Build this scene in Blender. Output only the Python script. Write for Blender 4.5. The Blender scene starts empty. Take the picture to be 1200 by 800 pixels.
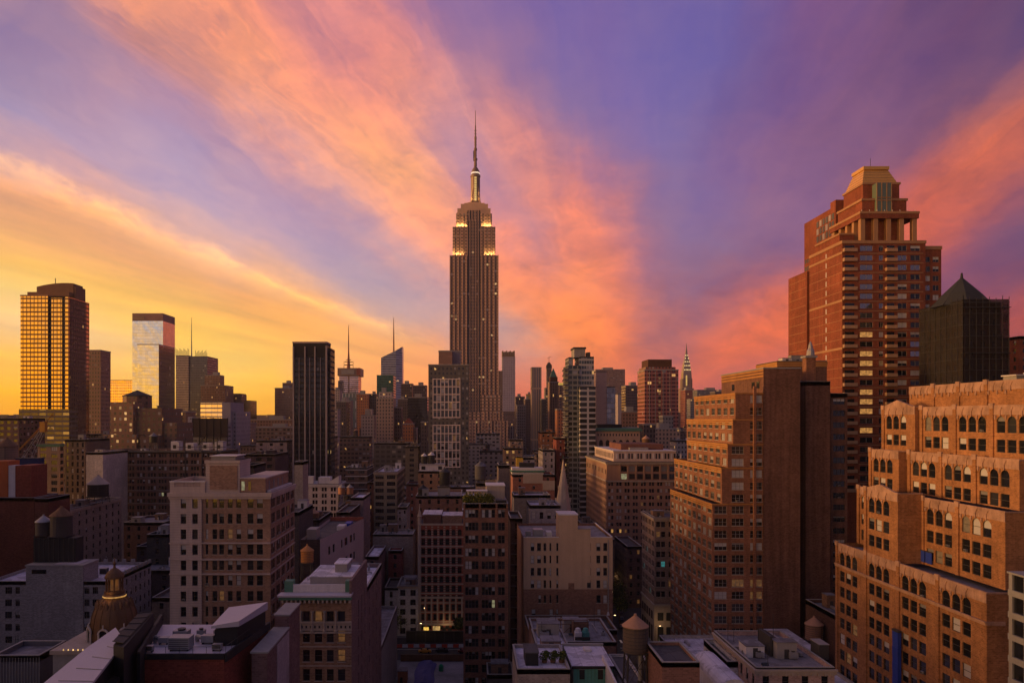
import bpy, math, random
import numpy as np
R = math.radians
S = bpy.context.scene
COL = S.collection
# ---------------------------------------------------------------- picture geometry (a 1200 x 800 frame)
VX, HY, F, H = 550.0, 490.0, 900.0, 85.0      # vanishing point of the avenues, horizon row, focal length, eye height (m)
def X(px, Y): return (px - VX) / F * Y
def Z(py, Y): return H - (py - HY) / F * Y
def YG(py, z=0.0): return (H - z) * F / (py - HY)      # distance of a point at height z seen in row py

# ---------------------------------------------------------------- camera
cam_d = bpy.data.cameras.new('camera'); cam = bpy.data.objects.new('camera', cam_d); COL.objects.link(cam)
cam.location = (0, 0, H); cam.rotation_euler = (R(90), 0, 0)
cam_d.sensor_width = 36.0; cam_d.lens = 36.0 * F / 1200.0
cam_d.shift_x = (600 - VX) / 1200.0; cam_d.shift_y = (HY - 400) / 1200.0
cam_d.clip_start = 1.0; cam_d.clip_end = 20000.0
S.camera = cam

# ---------------------------------------------------------------- view
S.view_settings.view_transform = 'Standard'; S.view_settings.look = 'None'
S.view_settings.gamma = 1.0; S.view_settings.use_curve_mapping = False
S.view_settings.exposure = 0.0
S.render.engine = 'CYCLES'
S.cycles.max_bounces = 5; S.cycles.diffuse_bounces = 3; S.cycles.glossy_bounces = 3
S.cycles.transmission_bounces = 2; S.cycles.volume_bounces = 0; S.cycles.transparent_max_bounces = 8
S.cycles.sample_clamp_indirect = 3.0
S.cycles.caustics_reflective = False; S.cycles.caustics_refractive = False
S.cycles.use_denoising = True

# ---------------------------------------------------------------- world: dusk sky, cloud streaks running to one far point
def lin(c):
    return tuple((x / 12.92 if x <= 0.04045 else ((x + 0.055) / 1.055) ** 2.4) for x in (v / 255.0 for v in c))
AX = math.atan2(200.0, 900.0)                       # azimuth the streaks run to
Avec = np.array([math.sin(AX), math.cos(AX), 0.0]); Rvec = np.array([math.cos(AX), -math.sin(AX), 0.0])
def sph(d):
    d = np.array(d, float); d /= np.linalg.norm(d)
    return math.degrees(math.atan2(max(d[2], 0), d @ Rvec)), math.degrees(math.acos(max(-1, min(1, d @ Avec))))
SKY = '''10: 0(140,115,155);60(150,122,155);110(172,130,150);150(225,145,125);175(252,160,118);205(215,140,125);240(225,140,125);270(250,155,120);300(215,135,130);340(190,125,140);385(235,145,130);410(175,122,150);440(250,150,125);475(140,108,155);540(135,105,158);600(122,98,158);660(118,98,160);720(118,98,160);780(112,96,160);840(108,94,158);900(112,88,150);955(128,84,130);1010(110,82,135);1050(125,82,120);1100(102,76,125);1140(122,78,112);1195(92,76,125)
50: 0(135,118,162);50(145,122,162);100(168,135,158);140(178,135,150);165(250,160,120);190(252,162,118);215(190,140,145);240(215,140,130);270(250,158,118);295(255,160,118);330(210,135,135);370(210,135,140);405(185,125,145);440(250,150,125);465(200,130,140);510(145,110,155);560(145,112,155);600(132,105,158);660(122,102,165);700(125,100,158);760(118,102,162);820(110,98,162);880(105,90,150);920(115,88,140);975(120,85,130);1000(125,82,120);1060(108,82,130);1110(130,82,118);1150(108,80,125);1195(115,82,125)
90: 0(145,132,172);60(160,135,165);105(195,148,160);140(160,132,168);175(155,130,170);195(215,150,145);230(252,165,130);265(250,160,125);300(255,165,125);340(225,142,130);380(225,140,130);430(240,148,130);480(245,155,130);500(225,145,138);530(165,120,148);575(180,125,145);610(150,115,150);660(130,108,160);720(120,102,165);790(112,100,165);850(112,95,155);900(112,85,140);950(125,88,135);1000(135,90,128);1060(125,85,128);1120(110,82,130);1170(140,92,120);1195(155,98,115)
130: 0(150,140,180);60(175,145,172);120(180,148,178);175(170,145,180);215(145,130,178);250(225,160,155);280(235,165,150);320(250,165,132);360(252,160,130);400(245,158,130);450(240,152,135);490(250,160,132);520(195,140,155);550(215,145,140);590(215,140,138);620(165,120,150);670(135,110,160);740(125,105,165);800(118,102,160);860(115,92,145);920(125,88,135);980(130,92,125);1040(130,88,128);1100(135,90,120);1150(160,98,110);1195(170,100,105)
165: 0(155,148,190);60(180,155,185);120(195,160,175);170(182,155,185);230(150,138,182);265(205,158,165);300(190,150,172);340(235,160,145);380(250,165,132);430(252,168,128);475(255,172,122);510(205,150,155);535(165,130,165);585(225,145,135);610(235,140,125);650(150,115,150);700(130,108,158);770(128,110,165);840(122,98,150);900(120,90,140);960(135,92,128);1020(140,95,120);1080(130,88,125);1140(200,108,95);1190(225,115,85)
200: 0(225,165,145);30(190,160,185);90(185,158,190);150(200,165,180);205(165,150,188);260(195,158,175);310(190,150,172);350(205,155,165);390(240,165,140);440(255,175,128);480(255,175,120);520(225,150,145);545(160,130,165);600(205,140,145);625(240,145,120);660(160,118,145);720(135,110,155);790(125,108,160);850(135,98,145);900(140,98,135);960(130,92,130);1050(150,95,125);1110(205,108,92);1160(230,115,80);1195(190,100,95)
225: 5(250,170,115);35(252,172,110);60(245,172,140);100(205,168,185);160(205,170,185);220(190,162,188);280(190,158,180);330(180,150,180);370(205,158,165);420(250,168,135);470(255,172,125);510(248,162,130);590(170,130,155);640(225,140,125);680(250,142,110);710(190,120,130);760(140,108,148);820(130,105,155);880(148,104,138);940(135,98,138);1060(180,98,110);1100(225,110,85);1150(225,112,85);1195(130,90,125)
250: 5(225,165,125);40(230,165,120);75(250,175,110);100(252,175,115);125(235,172,150);180(212,175,185);240(198,168,188);300(195,160,182);360(180,150,178);410(200,155,165);450(245,165,145);500(252,162,130);590(215,138,140);620(190,130,145);655(245,142,118);685(250,140,108);725(190,118,125);770(140,108,145);830(132,105,150);890(150,105,135);1080(220,108,88);1130(215,105,90);1170(125,85,120)
275: 5(235,175,130);50(225,165,125);100(232,165,125);145(255,180,100);165(240,178,145);200(225,175,165);250(205,172,182);320(190,160,182);380(175,150,178);430(190,152,168);470(235,162,148);515(252,160,130);590(240,145,130);630(185,128,140);670(245,140,112);715(225,130,112);745(150,108,140);800(138,112,150);860(130,108,150);900(140,102,138);1100(235,112,80);1150(140,88,115);1195(110,82,125)
300: 5(252,185,95);50(250,185,115);110(240,172,130);160(235,168,125);190(255,182,100);215(245,180,135);260(215,172,170);300(232,178,160);330(195,160,178);390(175,152,178);440(185,152,170);490(225,160,150);520(245,158,130);595(248,148,115);640(180,125,138);690(215,128,118);730(215,122,110);760(150,108,138);820(135,108,145);880(135,98,130);910(140,98,130);1120(190,95,100);1190(110,80,120)
325: 5(255,225,110);50(255,205,85);110(250,190,100);170(245,175,125);210(240,170,115);235(250,180,110);265(245,180,140);310(250,185,120);345(220,172,160);390(180,158,178);440(180,155,172);490(200,158,162);520(235,158,140);600(250,145,105);630(235,135,110);670(245,142,105);720(220,125,105);760(160,105,125);820(140,98,125);880(138,92,120);1130(130,82,115);1190(110,78,115)
350: 5(248,205,150);120(255,200,80);170(255,205,85);220(250,185,105);270(250,175,110);310(240,165,105);340(255,188,105);370(250,180,120);410(205,170,165);450(180,160,172);500(180,158,170);520(195,155,160);600(250,150,100);640(245,140,100);680(255,150,95);720(225,125,95);770(165,105,115);830(150,92,110);880(165,95,105);915(195,102,90);1190(180,85,85)
380: 5(250,210,170);115(250,205,150);140(250,200,110);220(255,205,90);270(252,185,100);320(250,172,100);370(255,175,95);410(255,185,110);440(235,172,130);480(200,165,155);510(195,155,155);605(165,148,155);640(230,140,105);670(255,148,80);700(250,135,85);760(195,112,100);810(160,100,112);850(190,102,92);890(245,118,72);915(248,118,70);1190(190,85,75)
405: 5(255,195,90);120(252,205,150);220(255,205,90);260(255,205,110);300(255,200,95);340(255,190,100);400(255,178,100);440(255,172,95);475(255,180,105);505(235,160,120);605(175,150,155);635(215,140,110);670(252,140,75);720(235,122,80);780(190,110,100);830(215,110,85);870(242,115,70);910(190,95,85)
430: 5(255,190,60);125(255,190,85);220(250,200,110);270(252,205,120);320(255,205,100);390(245,185,130);430(255,175,105);480(255,165,95);505(255,155,90);610(205,135,115);650(235,125,80);700(235,118,78);750(205,105,85);790(190,98,88);840(230,108,75);880(170,88,88);1190(120,70,90)
455: 5(255,185,35);125(255,180,65);260(255,195,60);320(255,190,60);390(250,165,80);430(250,160,95);480(245,150,95);610(215,110,85);650(215,105,75);750(190,92,80);800(170,85,85);850(180,90,85)
488: 5(245,155,30);130(245,155,45);300(240,160,55);330(240,160,60);480(200,125,85);610(190,95,80);800(150,80,85);1000(120,70,85);1190(110,65,85)'''
PTS = []
for ln in SKY.split('\n'):          # row: column(r,g,b); ...
    yy, rest = ln.split(':')
    for c in rest.split(';'): a, b = c.strip().split('('); PTS.append((int(a), int(yy), *[int(v) for v in b[:-1].split(',')]))
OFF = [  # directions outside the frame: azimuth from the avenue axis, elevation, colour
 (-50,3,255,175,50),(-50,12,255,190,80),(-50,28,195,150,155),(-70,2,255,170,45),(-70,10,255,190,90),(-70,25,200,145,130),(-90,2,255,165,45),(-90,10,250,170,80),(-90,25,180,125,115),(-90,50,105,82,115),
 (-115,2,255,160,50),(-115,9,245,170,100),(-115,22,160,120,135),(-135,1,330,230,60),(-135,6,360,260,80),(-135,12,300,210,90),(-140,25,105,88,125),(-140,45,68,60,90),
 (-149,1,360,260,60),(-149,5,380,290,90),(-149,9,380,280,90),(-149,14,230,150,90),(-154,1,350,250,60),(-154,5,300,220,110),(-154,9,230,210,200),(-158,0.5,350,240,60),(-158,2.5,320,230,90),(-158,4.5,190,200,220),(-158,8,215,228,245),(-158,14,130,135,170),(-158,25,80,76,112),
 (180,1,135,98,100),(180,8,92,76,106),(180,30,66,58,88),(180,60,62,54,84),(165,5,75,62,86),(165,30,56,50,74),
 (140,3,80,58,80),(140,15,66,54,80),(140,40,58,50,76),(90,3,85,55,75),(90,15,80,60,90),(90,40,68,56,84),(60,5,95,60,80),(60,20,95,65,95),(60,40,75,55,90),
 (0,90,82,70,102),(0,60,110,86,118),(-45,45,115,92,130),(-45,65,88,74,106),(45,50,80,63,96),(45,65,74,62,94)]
SP, SC = [], []
for px, py, r, g, b in PTS:
    k_ = .93 if px >= 1050 else 1.0
    SP.append(sph(((px - VX) / F, 1.0, (HY - py) / F))); SC.append(lin((r * k_, g * k_, b * k_)))
nin = len(SP)
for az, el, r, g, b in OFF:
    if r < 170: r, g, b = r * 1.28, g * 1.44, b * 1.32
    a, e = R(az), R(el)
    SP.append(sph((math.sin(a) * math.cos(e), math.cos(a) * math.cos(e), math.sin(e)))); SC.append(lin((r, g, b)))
SP = np.array(SP); SC = np.array(SC)
def dirof(th, rr):
    t, q = R(th), R(rr)
    return math.cos(q) * Avec + math.sin(q) * (math.cos(t) * Rvec + math.sin(t) * np.array([0, 0, 1.0]))
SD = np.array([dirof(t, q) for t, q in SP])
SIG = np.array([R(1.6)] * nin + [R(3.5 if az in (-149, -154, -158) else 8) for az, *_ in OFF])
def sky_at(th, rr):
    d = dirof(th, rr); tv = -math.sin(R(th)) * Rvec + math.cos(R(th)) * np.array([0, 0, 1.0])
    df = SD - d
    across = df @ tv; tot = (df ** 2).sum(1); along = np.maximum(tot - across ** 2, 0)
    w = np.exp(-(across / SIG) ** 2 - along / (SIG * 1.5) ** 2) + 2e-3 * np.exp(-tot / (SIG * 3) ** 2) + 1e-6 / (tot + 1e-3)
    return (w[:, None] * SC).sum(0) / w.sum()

class N:
    """tiny wrapper for building node trees"""
    def __init__(s, tree): s.t = tree; s.n = tree.nodes; s.l = tree.links
    def _set(s, sock, v):
        if v is None: return
        if isinstance(v, bpy.types.NodeSocket): s.l.new(v, sock)
        elif isinstance(v, (tuple, list)) and sock.type == 'RGBA' and len(v) == 3: sock.default_value = (*v, 1)
        else: sock.default_value = v
    def m(s, op, a, b=None, c=None, clamp=False):
        n = s.n.new('ShaderNodeMath'); n.operation = op; n.use_clamp = clamp
        for i, v in enumerate((a, b, c)): s._set(n.inputs[i], v)
        return n.outputs[0]
    def v(s, op, a, b=None, c=None, out=0, scale=None):
        n = s.n.new('ShaderNodeVectorMath'); n.operation = op
        for i, q in enumerate((a, b, c)):
            if q is not None: s._set(n.inputs[i], q)
        if scale is not None: s._set(n.inputs['Scale'], scale)
        return n.outputs[out]
    def xyz(s, v):
        n = s.n.new('ShaderNodeSeparateXYZ'); s._set(n.inputs[0], v); return n.outputs
    def com(s, x, y, z):
        n = s.n.new('ShaderNodeCombineXYZ')
        for i, q in enumerate((x, y, z)): s._set(n.inputs[i], q)
        return n.outputs[0]
    def noise(s, vec, scale, detail=2.0, rough=0.5, dist=0.0, out=0):
        n = s.n.new('ShaderNodeTexNoise'); s._set(n.inputs['Vector'], vec); s._set(n.inputs['Scale'], scale)
        n.inputs['Detail'].default_value = detail; n.inputs['Roughness'].default_value = rough; n.inputs['Distortion'].default_value = dist
        return n.outputs[out]
    def mix(s, f, a, b, blend='MIX'):
        n = s.n.new('ShaderNodeMix'); n.data_type = 'RGBA'; n.blend_type = blend
        s._set(n.inputs[0], f); s._set(n.inputs[6], a); s._set(n.inputs[7], b); return n.outputs[2]
    def maprange(s, v, a, b, c, d, smooth=False):
        n = s.n.new('ShaderNodeMapRange'); n.interpolation_type = 'SMOOTHSTEP' if smooth else 'LINEAR'
        for i, q in enumerate((v, a, b, c, d)): s._set(n.inputs[i], q)
        return n.outputs[0]

W = bpy.data.worlds.new('World'); S.world = W; W.use_nodes = True
nt = W.node_tree; nt.nodes.clear(); q = N(nt)
tc = nt.nodes.new('ShaderNodeTexCoord')
D = q.v('NORMALIZE', tc.outputs['Generated'])
dr = q.v('DOT_PRODUCT', D, tuple(Rvec), out=1); da = q.v('DOT_PRODUCT', D, tuple(Avec), out=1)
dz = q.m('MAXIMUM', q.xyz(D)[2], 0.0)
th0 = q.m('DIVIDE', q.m('ARCTAN2', dz, dr), math.pi)                 # 0 east .. 1 west
rr0 = q.m('DIVIDE', q.m('ARCCOSINE', q.m('MINIMUM', q.m('MAXIMUM', da, -1.0), 1.0)), math.pi)
pc = q.com(q.m('MULTIPLY', th0, 9.0), q.m('MULTIPLY', rr0, 14.0), 0.0)
wn = q.xyz(q.noise(q.v('MULTIPLY', D, (1.0, 1.0, 1.6)), 11.0, 6.0, 0.62, 0.1, out=1))
wn2 = q.xyz(q.noise(pc, 1.5, 4.0, 0.52, 0.15, out=1))
amp = q.maprange(dz, 0.0, 0.12, 0.25, 1.0)
farw = q.maprange(rr0, 0.06, 0.2, 0.0, 1.0)
wa = q.noise(q.com(q.m('MULTIPLY', th0, 20.0), q.m('MULTIPLY', rr0, 12.0), 7.0), 1.3, 7.0, 0.6, 0.25, out=1)
wn = q.xyz(q.mix(farw, q.com(wn[0], wn[1], wn[2]), wa))
nearv = q.m('MULTIPLY', q.maprange(rr0, 0.0, 0.2, 2.0, 0.75), q.maprange(th0, 0.84, 0.9, 1.0, 0.45))      # keep the puffs the same size close to the far point
wth = q.m('ADD', q.m('MULTIPLY', q.m('MULTIPLY', q.m('SUBTRACT', wn[0], 0.5), 0.075), nearv), q.m('MULTIPLY', q.m('SUBTRACT', wn2[0], 0.5), 0.008))
th1 = q.m('ADD', th0, q.m('MULTIPLY', wth, amp))
rr1 = q.m('ADD', rr0, q.m('MULTIPLY', q.m('MULTIPLY', q.m('SUBTRACT', wn[1], 0.5), 0.04), amp))
rows = [1.5, 3.5, 5.5, 7.5, 9.5, 11.5, 13.5, 15.5, 17.5, 19.5, 22, 24.5, 27, 29.5, 32, 34.5, 37, 40, 43, 46, 49, 53, 58, 65, 75, 90, 110, 130, 140, 150, 156, 160, 164, 168, 172, 176]
NS = 32
acc = None
for i, rdeg in enumerate(rows):
    gt_ = bpy.data.node_groups.new('sky_row', 'ShaderNodeTree'); gq = N(gt_)          # one small group per row
    gt_.interface.new_socket('th', in_out='INPUT', socket_type='NodeSocketFloat'); gt_.interface.new_socket('Color', in_out='OUTPUT', socket_type='NodeSocketColor')
    gi = gt_.nodes.new('NodeGroupInput'); go = gt_.nodes.new('NodeGroupOutput'); halves = []
    for h in (0, 1):
        cr = gt_.nodes.new('ShaderNodeValToRGB'); el = cr.color_ramp
        while len(el.elements) < NS: el.elements.new(1.0)
        for k in range(NS):
            t = k / (NS - 1); el.elements[k].position = t
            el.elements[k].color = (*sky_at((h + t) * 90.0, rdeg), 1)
        halves.append(cr)
    for h in (0, 1): gt_.links.new(gq.m('SUBTRACT', gq.m('MULTIPLY', gi.outputs[0], 2.0), float(h), clamp=True), halves[h].inputs[0])
    gt_.links.new(gq.mix(gq.m('GREATER_THAN', gi.outputs[0], 0.5), halves[0].outputs[0], halves[1].outputs[0]), go.inputs[0])
    gn = nt.nodes.new('ShaderNodeGroup'); gn.node_tree = gt_; nt.links.new(th1, gn.inputs[0]); c = gn.outputs[0]
    acc = c if acc is None else q.mix(q.maprange(rr1, rows[i - 1] / 180, rdeg / 180, 0.0, 1.0), acc, c)
# wisps: streaks along the cloud direction, puffs across it; stronger where the cloud is lit warm
up = q.maprange(dz, 0.0, 0.1, 0.35, 1.0); left = q.maprange(th0, 0.84, 0.9, 0.0, 1.0)
far = q.maprange(rr0, 0.04, 0.25, 0.0, 1.0)
st = q.m('SUBTRACT', q.noise(q.com(q.m('MULTIPLY', th1, 26.0), q.m('MULTIPLY', rr1, 9.0), 3.0), 1.4, 9.0, 0.62, 0.5), 0.5)
puff = q.m('SUBTRACT', q.noise(q.v('MULTIPLY', D, (1.0, 1.0, 1.8)), 14.0, 8.0, 0.66, 0.4), 0.5)
st3 = q.m('SUBTRACT', q.noise(q.com(q.m('MULTIPLY', th0, 80.0), q.m('MULTIPLY', rr0, 9.0), 5.0), 1.0, 6.0, 0.6, 0.1), 0.5)
sw = q.m('MULTIPLY', q.m('MULTIPLY', st, far), q.maprange(left, 0, 1, 2.3, 0.4))
sw = q.m('ADD', sw, q.m('MULTIPLY', puff, q.m('MULTIPLY', q.maprange(left, 0, 1, 1.2, 0.3), q.maprange(far, 0, 1, 1.2, 0.45))))
sw = q.m('ADD', sw, q.m('MULTIPLY', q.m('MULTIPLY', st3, left), 0.9))
cc_ = q.xyz(acc); warm = q.maprange(q.m('SUBTRACT', cc_[0], cc_[2]), 0.0, 0.4, 0.35, 1.0)
sw = q.m('MULTIPLY', q.m('MULTIPLY', q.m('MULTIPLY', sw, up), warm), q.maprange(th0, 0.35, 0.5, 1.25, 1.0))
st4 = q.m('SUBTRACT', q.noise(q.com(q.m('MULTIPLY', th0, 15.0), q.m('MULTIPLY', rr0, 24.0), 11.0), 1.3, 7.0, 0.62, 0.6), 0.5)
right = q.maprange(th0, 0.4, 0.5, 1.0, 0.0)
sw = q.m('ADD', sw, q.m('MULTIPLY', q.m('MULTIPLY', q.m('MULTIPLY', q.m('SUBTRACT', q.m('MULTIPLY', st4, 1.0), 0.06), right), far), up))
tint = q.com(q.m('ADD', 1.0, q.m('MULTIPLY', sw, 0.95)), q.m('ADD', 1.0, q.m('MULTIPLY', sw, 0.72)), q.m('ADD', 1.0, q.m('MULTIPLY', sw, 0.05)))
# the crisp lit edge of the lower cloud bank in the west
bead = q.noise(q.com(q.m('MULTIPLY', th0, 70.0), q.m('MULTIPLY', rr0, 60.0), 1.0), 1.6, 5.0, 0.6, 0.2)
e0 = q.m('SUBTRACT', th0, q.m('SUBTRACT', 0.9025, q.m('MULTIPLY', rr0, 0.10)))
e0 = q.m('ADD', e0, q.m('MULTIPLY', q.m('SUBTRACT', bead, 0.5), 0.02))
band = q.m('POWER', 2.718, q.m('MULTIPLY', q.m('MULTIPLY', e0, e0), -22000.0))
band = q.m('MULTIPLY', q.m('MULTIPLY', band, q.maprange(bead, 0.35, 0.7, 0.3, 1.4)), q.maprange(rr0, 0.07, 0.12, 0.0, 1.0))
under = q.m('MULTIPLY', q.maprange(e0, 0.002, 0.012, 0.0, 1.0), q.maprange(e0, 0.012, 0.034, 1.0, 0.0))
under = q.m('MULTIPLY', under, q.maprange(rr0, 0.07, 0.16, 0.0, 0.08))
sat = q.maprange(q.m('SUBTRACT', cc_[0], cc_[2]), 0.1, 0.6, 0.0, 1.0)
lumv = q.m('ADD', q.m('ADD', q.m('MULTIPLY', cc_[0], 0.3), q.m('MULTIPLY', cc_[1], 0.6)), q.m('MULTIPLY', cc_[2], 0.1))
acc = q.v('MAXIMUM', q.v('ADD', acc, q.v('SCALE', q.v('SUBTRACT', acc, q.com(lumv, lumv, lumv)), scale=q.m('MULTIPLY', sat, 0.03))), (0.01, 0.01, 0.01))
skyc = q.v('MULTIPLY', acc, tint)
skyc = q.v('ADD', skyc, q.v('SCALE', (0.30, 0.15, 0.0), scale=band))
skyc = q.v('SCALE', skyc, scale=q.m('SUBTRACT', 1.0, under))
# the haze box below takes a little of the light near the horizon: the sky is that much brighter there
skyc = q.v('SCALE', skyc, scale=q.m('POWER', 2.718, q.m('MULTIPLY', 0.00004, q.m('MINIMUM', 5500.0, q.m('DIVIDE', 367.0, q.m('MAXIMUM', dz, 0.01))))))
bg = nt.nodes.new('ShaderNodeBackground'); nt.links.new(skyc, bg.inputs[0]); bg.inputs[1].default_value = 1.0
out = nt.nodes.new('ShaderNodeOutputWorld'); nt.links.new(bg.outputs[0], out.inputs[0])
W.cycles.sampling_method = 'MANUAL'; W.cycles.sample_map_resolution = 512

# ---------------------------------------------------------------- the low sun in the west
sd = bpy.data.lights.new('sun', 'SUN'); sun = bpy.data.objects.new('sun', sd); COL.objects.link(sun)
sd.energy = 3.0; sd.angle = R(9); sd.color = (1.0, 0.53, 0.2)
sun.rotation_euler = (R(85), 0, R(-86))          # from the west, a little south of it, 5 degrees up

# ================================================================ helpers
rnd = random.Random(7)
class MB:
    """collects faces, then links them as ONE mesh object"""
    def __init__(s): s.v = []; s.f = []; s.mi = []; s.mats = []
    def mat(s, m):
        if m not in s.mats: s.mats.append(m)
        return s.mats.index(m)
    def face(s, pts, m=None):
        k = len(s.v); s.v.extend(pts); s.f.append(tuple(range(k, k + len(pts)))); s.mi.append(s.mat(m) if m else 0)
    def box(s, x0, x1, y0, y1, z0, z1, m=None, bottom=True):
        k = len(s.v); i = s.mat(m) if m else 0
        s.v += [(x0,y0,z0),(x1,y0,z0),(x1,y1,z0),(x0,y1,z0),(x0,y0,z1),(x1,y0,z1),(x1,y1,z1),(x0,y1,z1)]
        fs = [(0,1,5,4),(1,2,6,5),(2,3,7,6),(3,0,4,7),(4,5,6,7)] + ([(3,2,1,0)] if bottom else [])
        for f in fs: s.f.append(tuple(k + a for a in f)); s.mi.append(i)
    def prism(s, pts, z0, z1, m=None, top=True):
        n = len(pts); k = len(s.v); i = s.mat(m) if m else 0
        zt = z1 if isinstance(z1, (list, tuple)) else [z1] * n
        s.v += [(x, y, z0) for x, y in pts] + [(x, y, zt[j]) for j, (x, y) in enumerate(pts)]
        for a in range(n): b = (a + 1) % n; s.f.append((k+a, k+b, k+n+b, k+n+a)); s.mi.append(i)
        if top: s.f.append(tuple(k + n + a for a in range(n))); s.mi.append(i)
        s.f.append(tuple(k + a for a in reversed(range(n)))); s.mi.append(i)
    def lathe(s, cx, cy, prof, n=12, m=None, rot=0.0, cap=True):
        """prof = [(radius, z)...] from the bottom up"""
        i = s.mat(m) if m else 0; rings = []
        for r, z in prof:
            k = len(s.v)
            for a in range(n):
                t = rot + 2 * math.pi * a / n; s.v.append((cx + r * math.cos(t), cy + r * math.sin(t), z))
            rings.append(k)
        for a, b in zip(rings, rings[1:]):
            for j in range(n): s.f.append((a+j, a+(j+1)%n, b+(j+1)%n, b+j)); s.mi.append(i)
        if cap:
            s.f.append(tuple(rings[-1] + j for j in range(n))); s.mi.append(i)
            s.f.append(tuple(rings[0] + j for j in reversed(range(n)))); s.mi.append(i)
    def bar(s, p, q, r, m=None, n=4):
        p = np.array(p, float); q_ = np.array(q, float); d = q_ - p; L = np.linalg.norm(d)
        if L < 1e-6: return
        d /= L; a = np.cross(d, (0, 0, 1.0))
        if np.linalg.norm(a) < 1e-3: a = np.array((1.0, 0, 0))
        a /= np.linalg.norm(a); b = np.cross(d, a); k = len(s.v); i = s.mat(m) if m else 0
        for c in (p, q_):
            for j in range(n):
                t = 2 * math.pi * (j + .5) / n; s.v.append(tuple(c + r * (math.cos(t) * a + math.sin(t) * b)))
        for j in range(n): s.f.append((k+j, k+n+j, k+n+(j+1)%n, k+(j+1)%n)); s.mi.append(i)
        s.f.append(tuple(k + j for j in range(n))); s.mi.append(i)
        s.f.append(tuple(k + n + j for j in reversed(range(n)))); s.mi.append(i)
    def build(s, name, m=None, parent=None, smooth=False):
        me = bpy.data.meshes.new(name)
        pp = parent
        while pp is not None and 'o_' not in pp: pp = pp.parent
        ox, oy, oz = pp['o_'] if pp is not None else (0, 0, 0)
        vv = [(a - ox, b - oy, c - oz) for a, b, c in s.v] if (ox or oy or oz) else s.v
        me.from_pydata(vv, [], s.f)
        for mm in (s.mats if s.mats else ([m] if m else [])): me.materials.append(mm)
        if len(s.mats) > 1: me.polygons.foreach_set('material_index', s.mi)
        if smooth: me.polygons.foreach_set('use_smooth', [True] * len(me.polygons))
        me.update()
        o = bpy.data.objects.new(name, me); COL.objects.link(o)
        if parent is not None: o.parent = parent
        return o

LABELS = {}
def tag(o, label, cat, group=None, kind=None):
    if label: o['label'] = label
    if cat: o['category'] = cat
    if group: o['group'] = group
    if kind: o['kind'] = kind
    if label: LABELS.setdefault(label, []).append(o.name)
    return o
def empty(name, loc, label, cat, group=None):
    o = bpy.data.objects.new(name, None); COL.objects.link(o); o.location = loc; o['o_'] = tuple(float(v) for v in loc)
    o.empty_display_size = 1
    return tag(o, label, cat, group)

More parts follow.
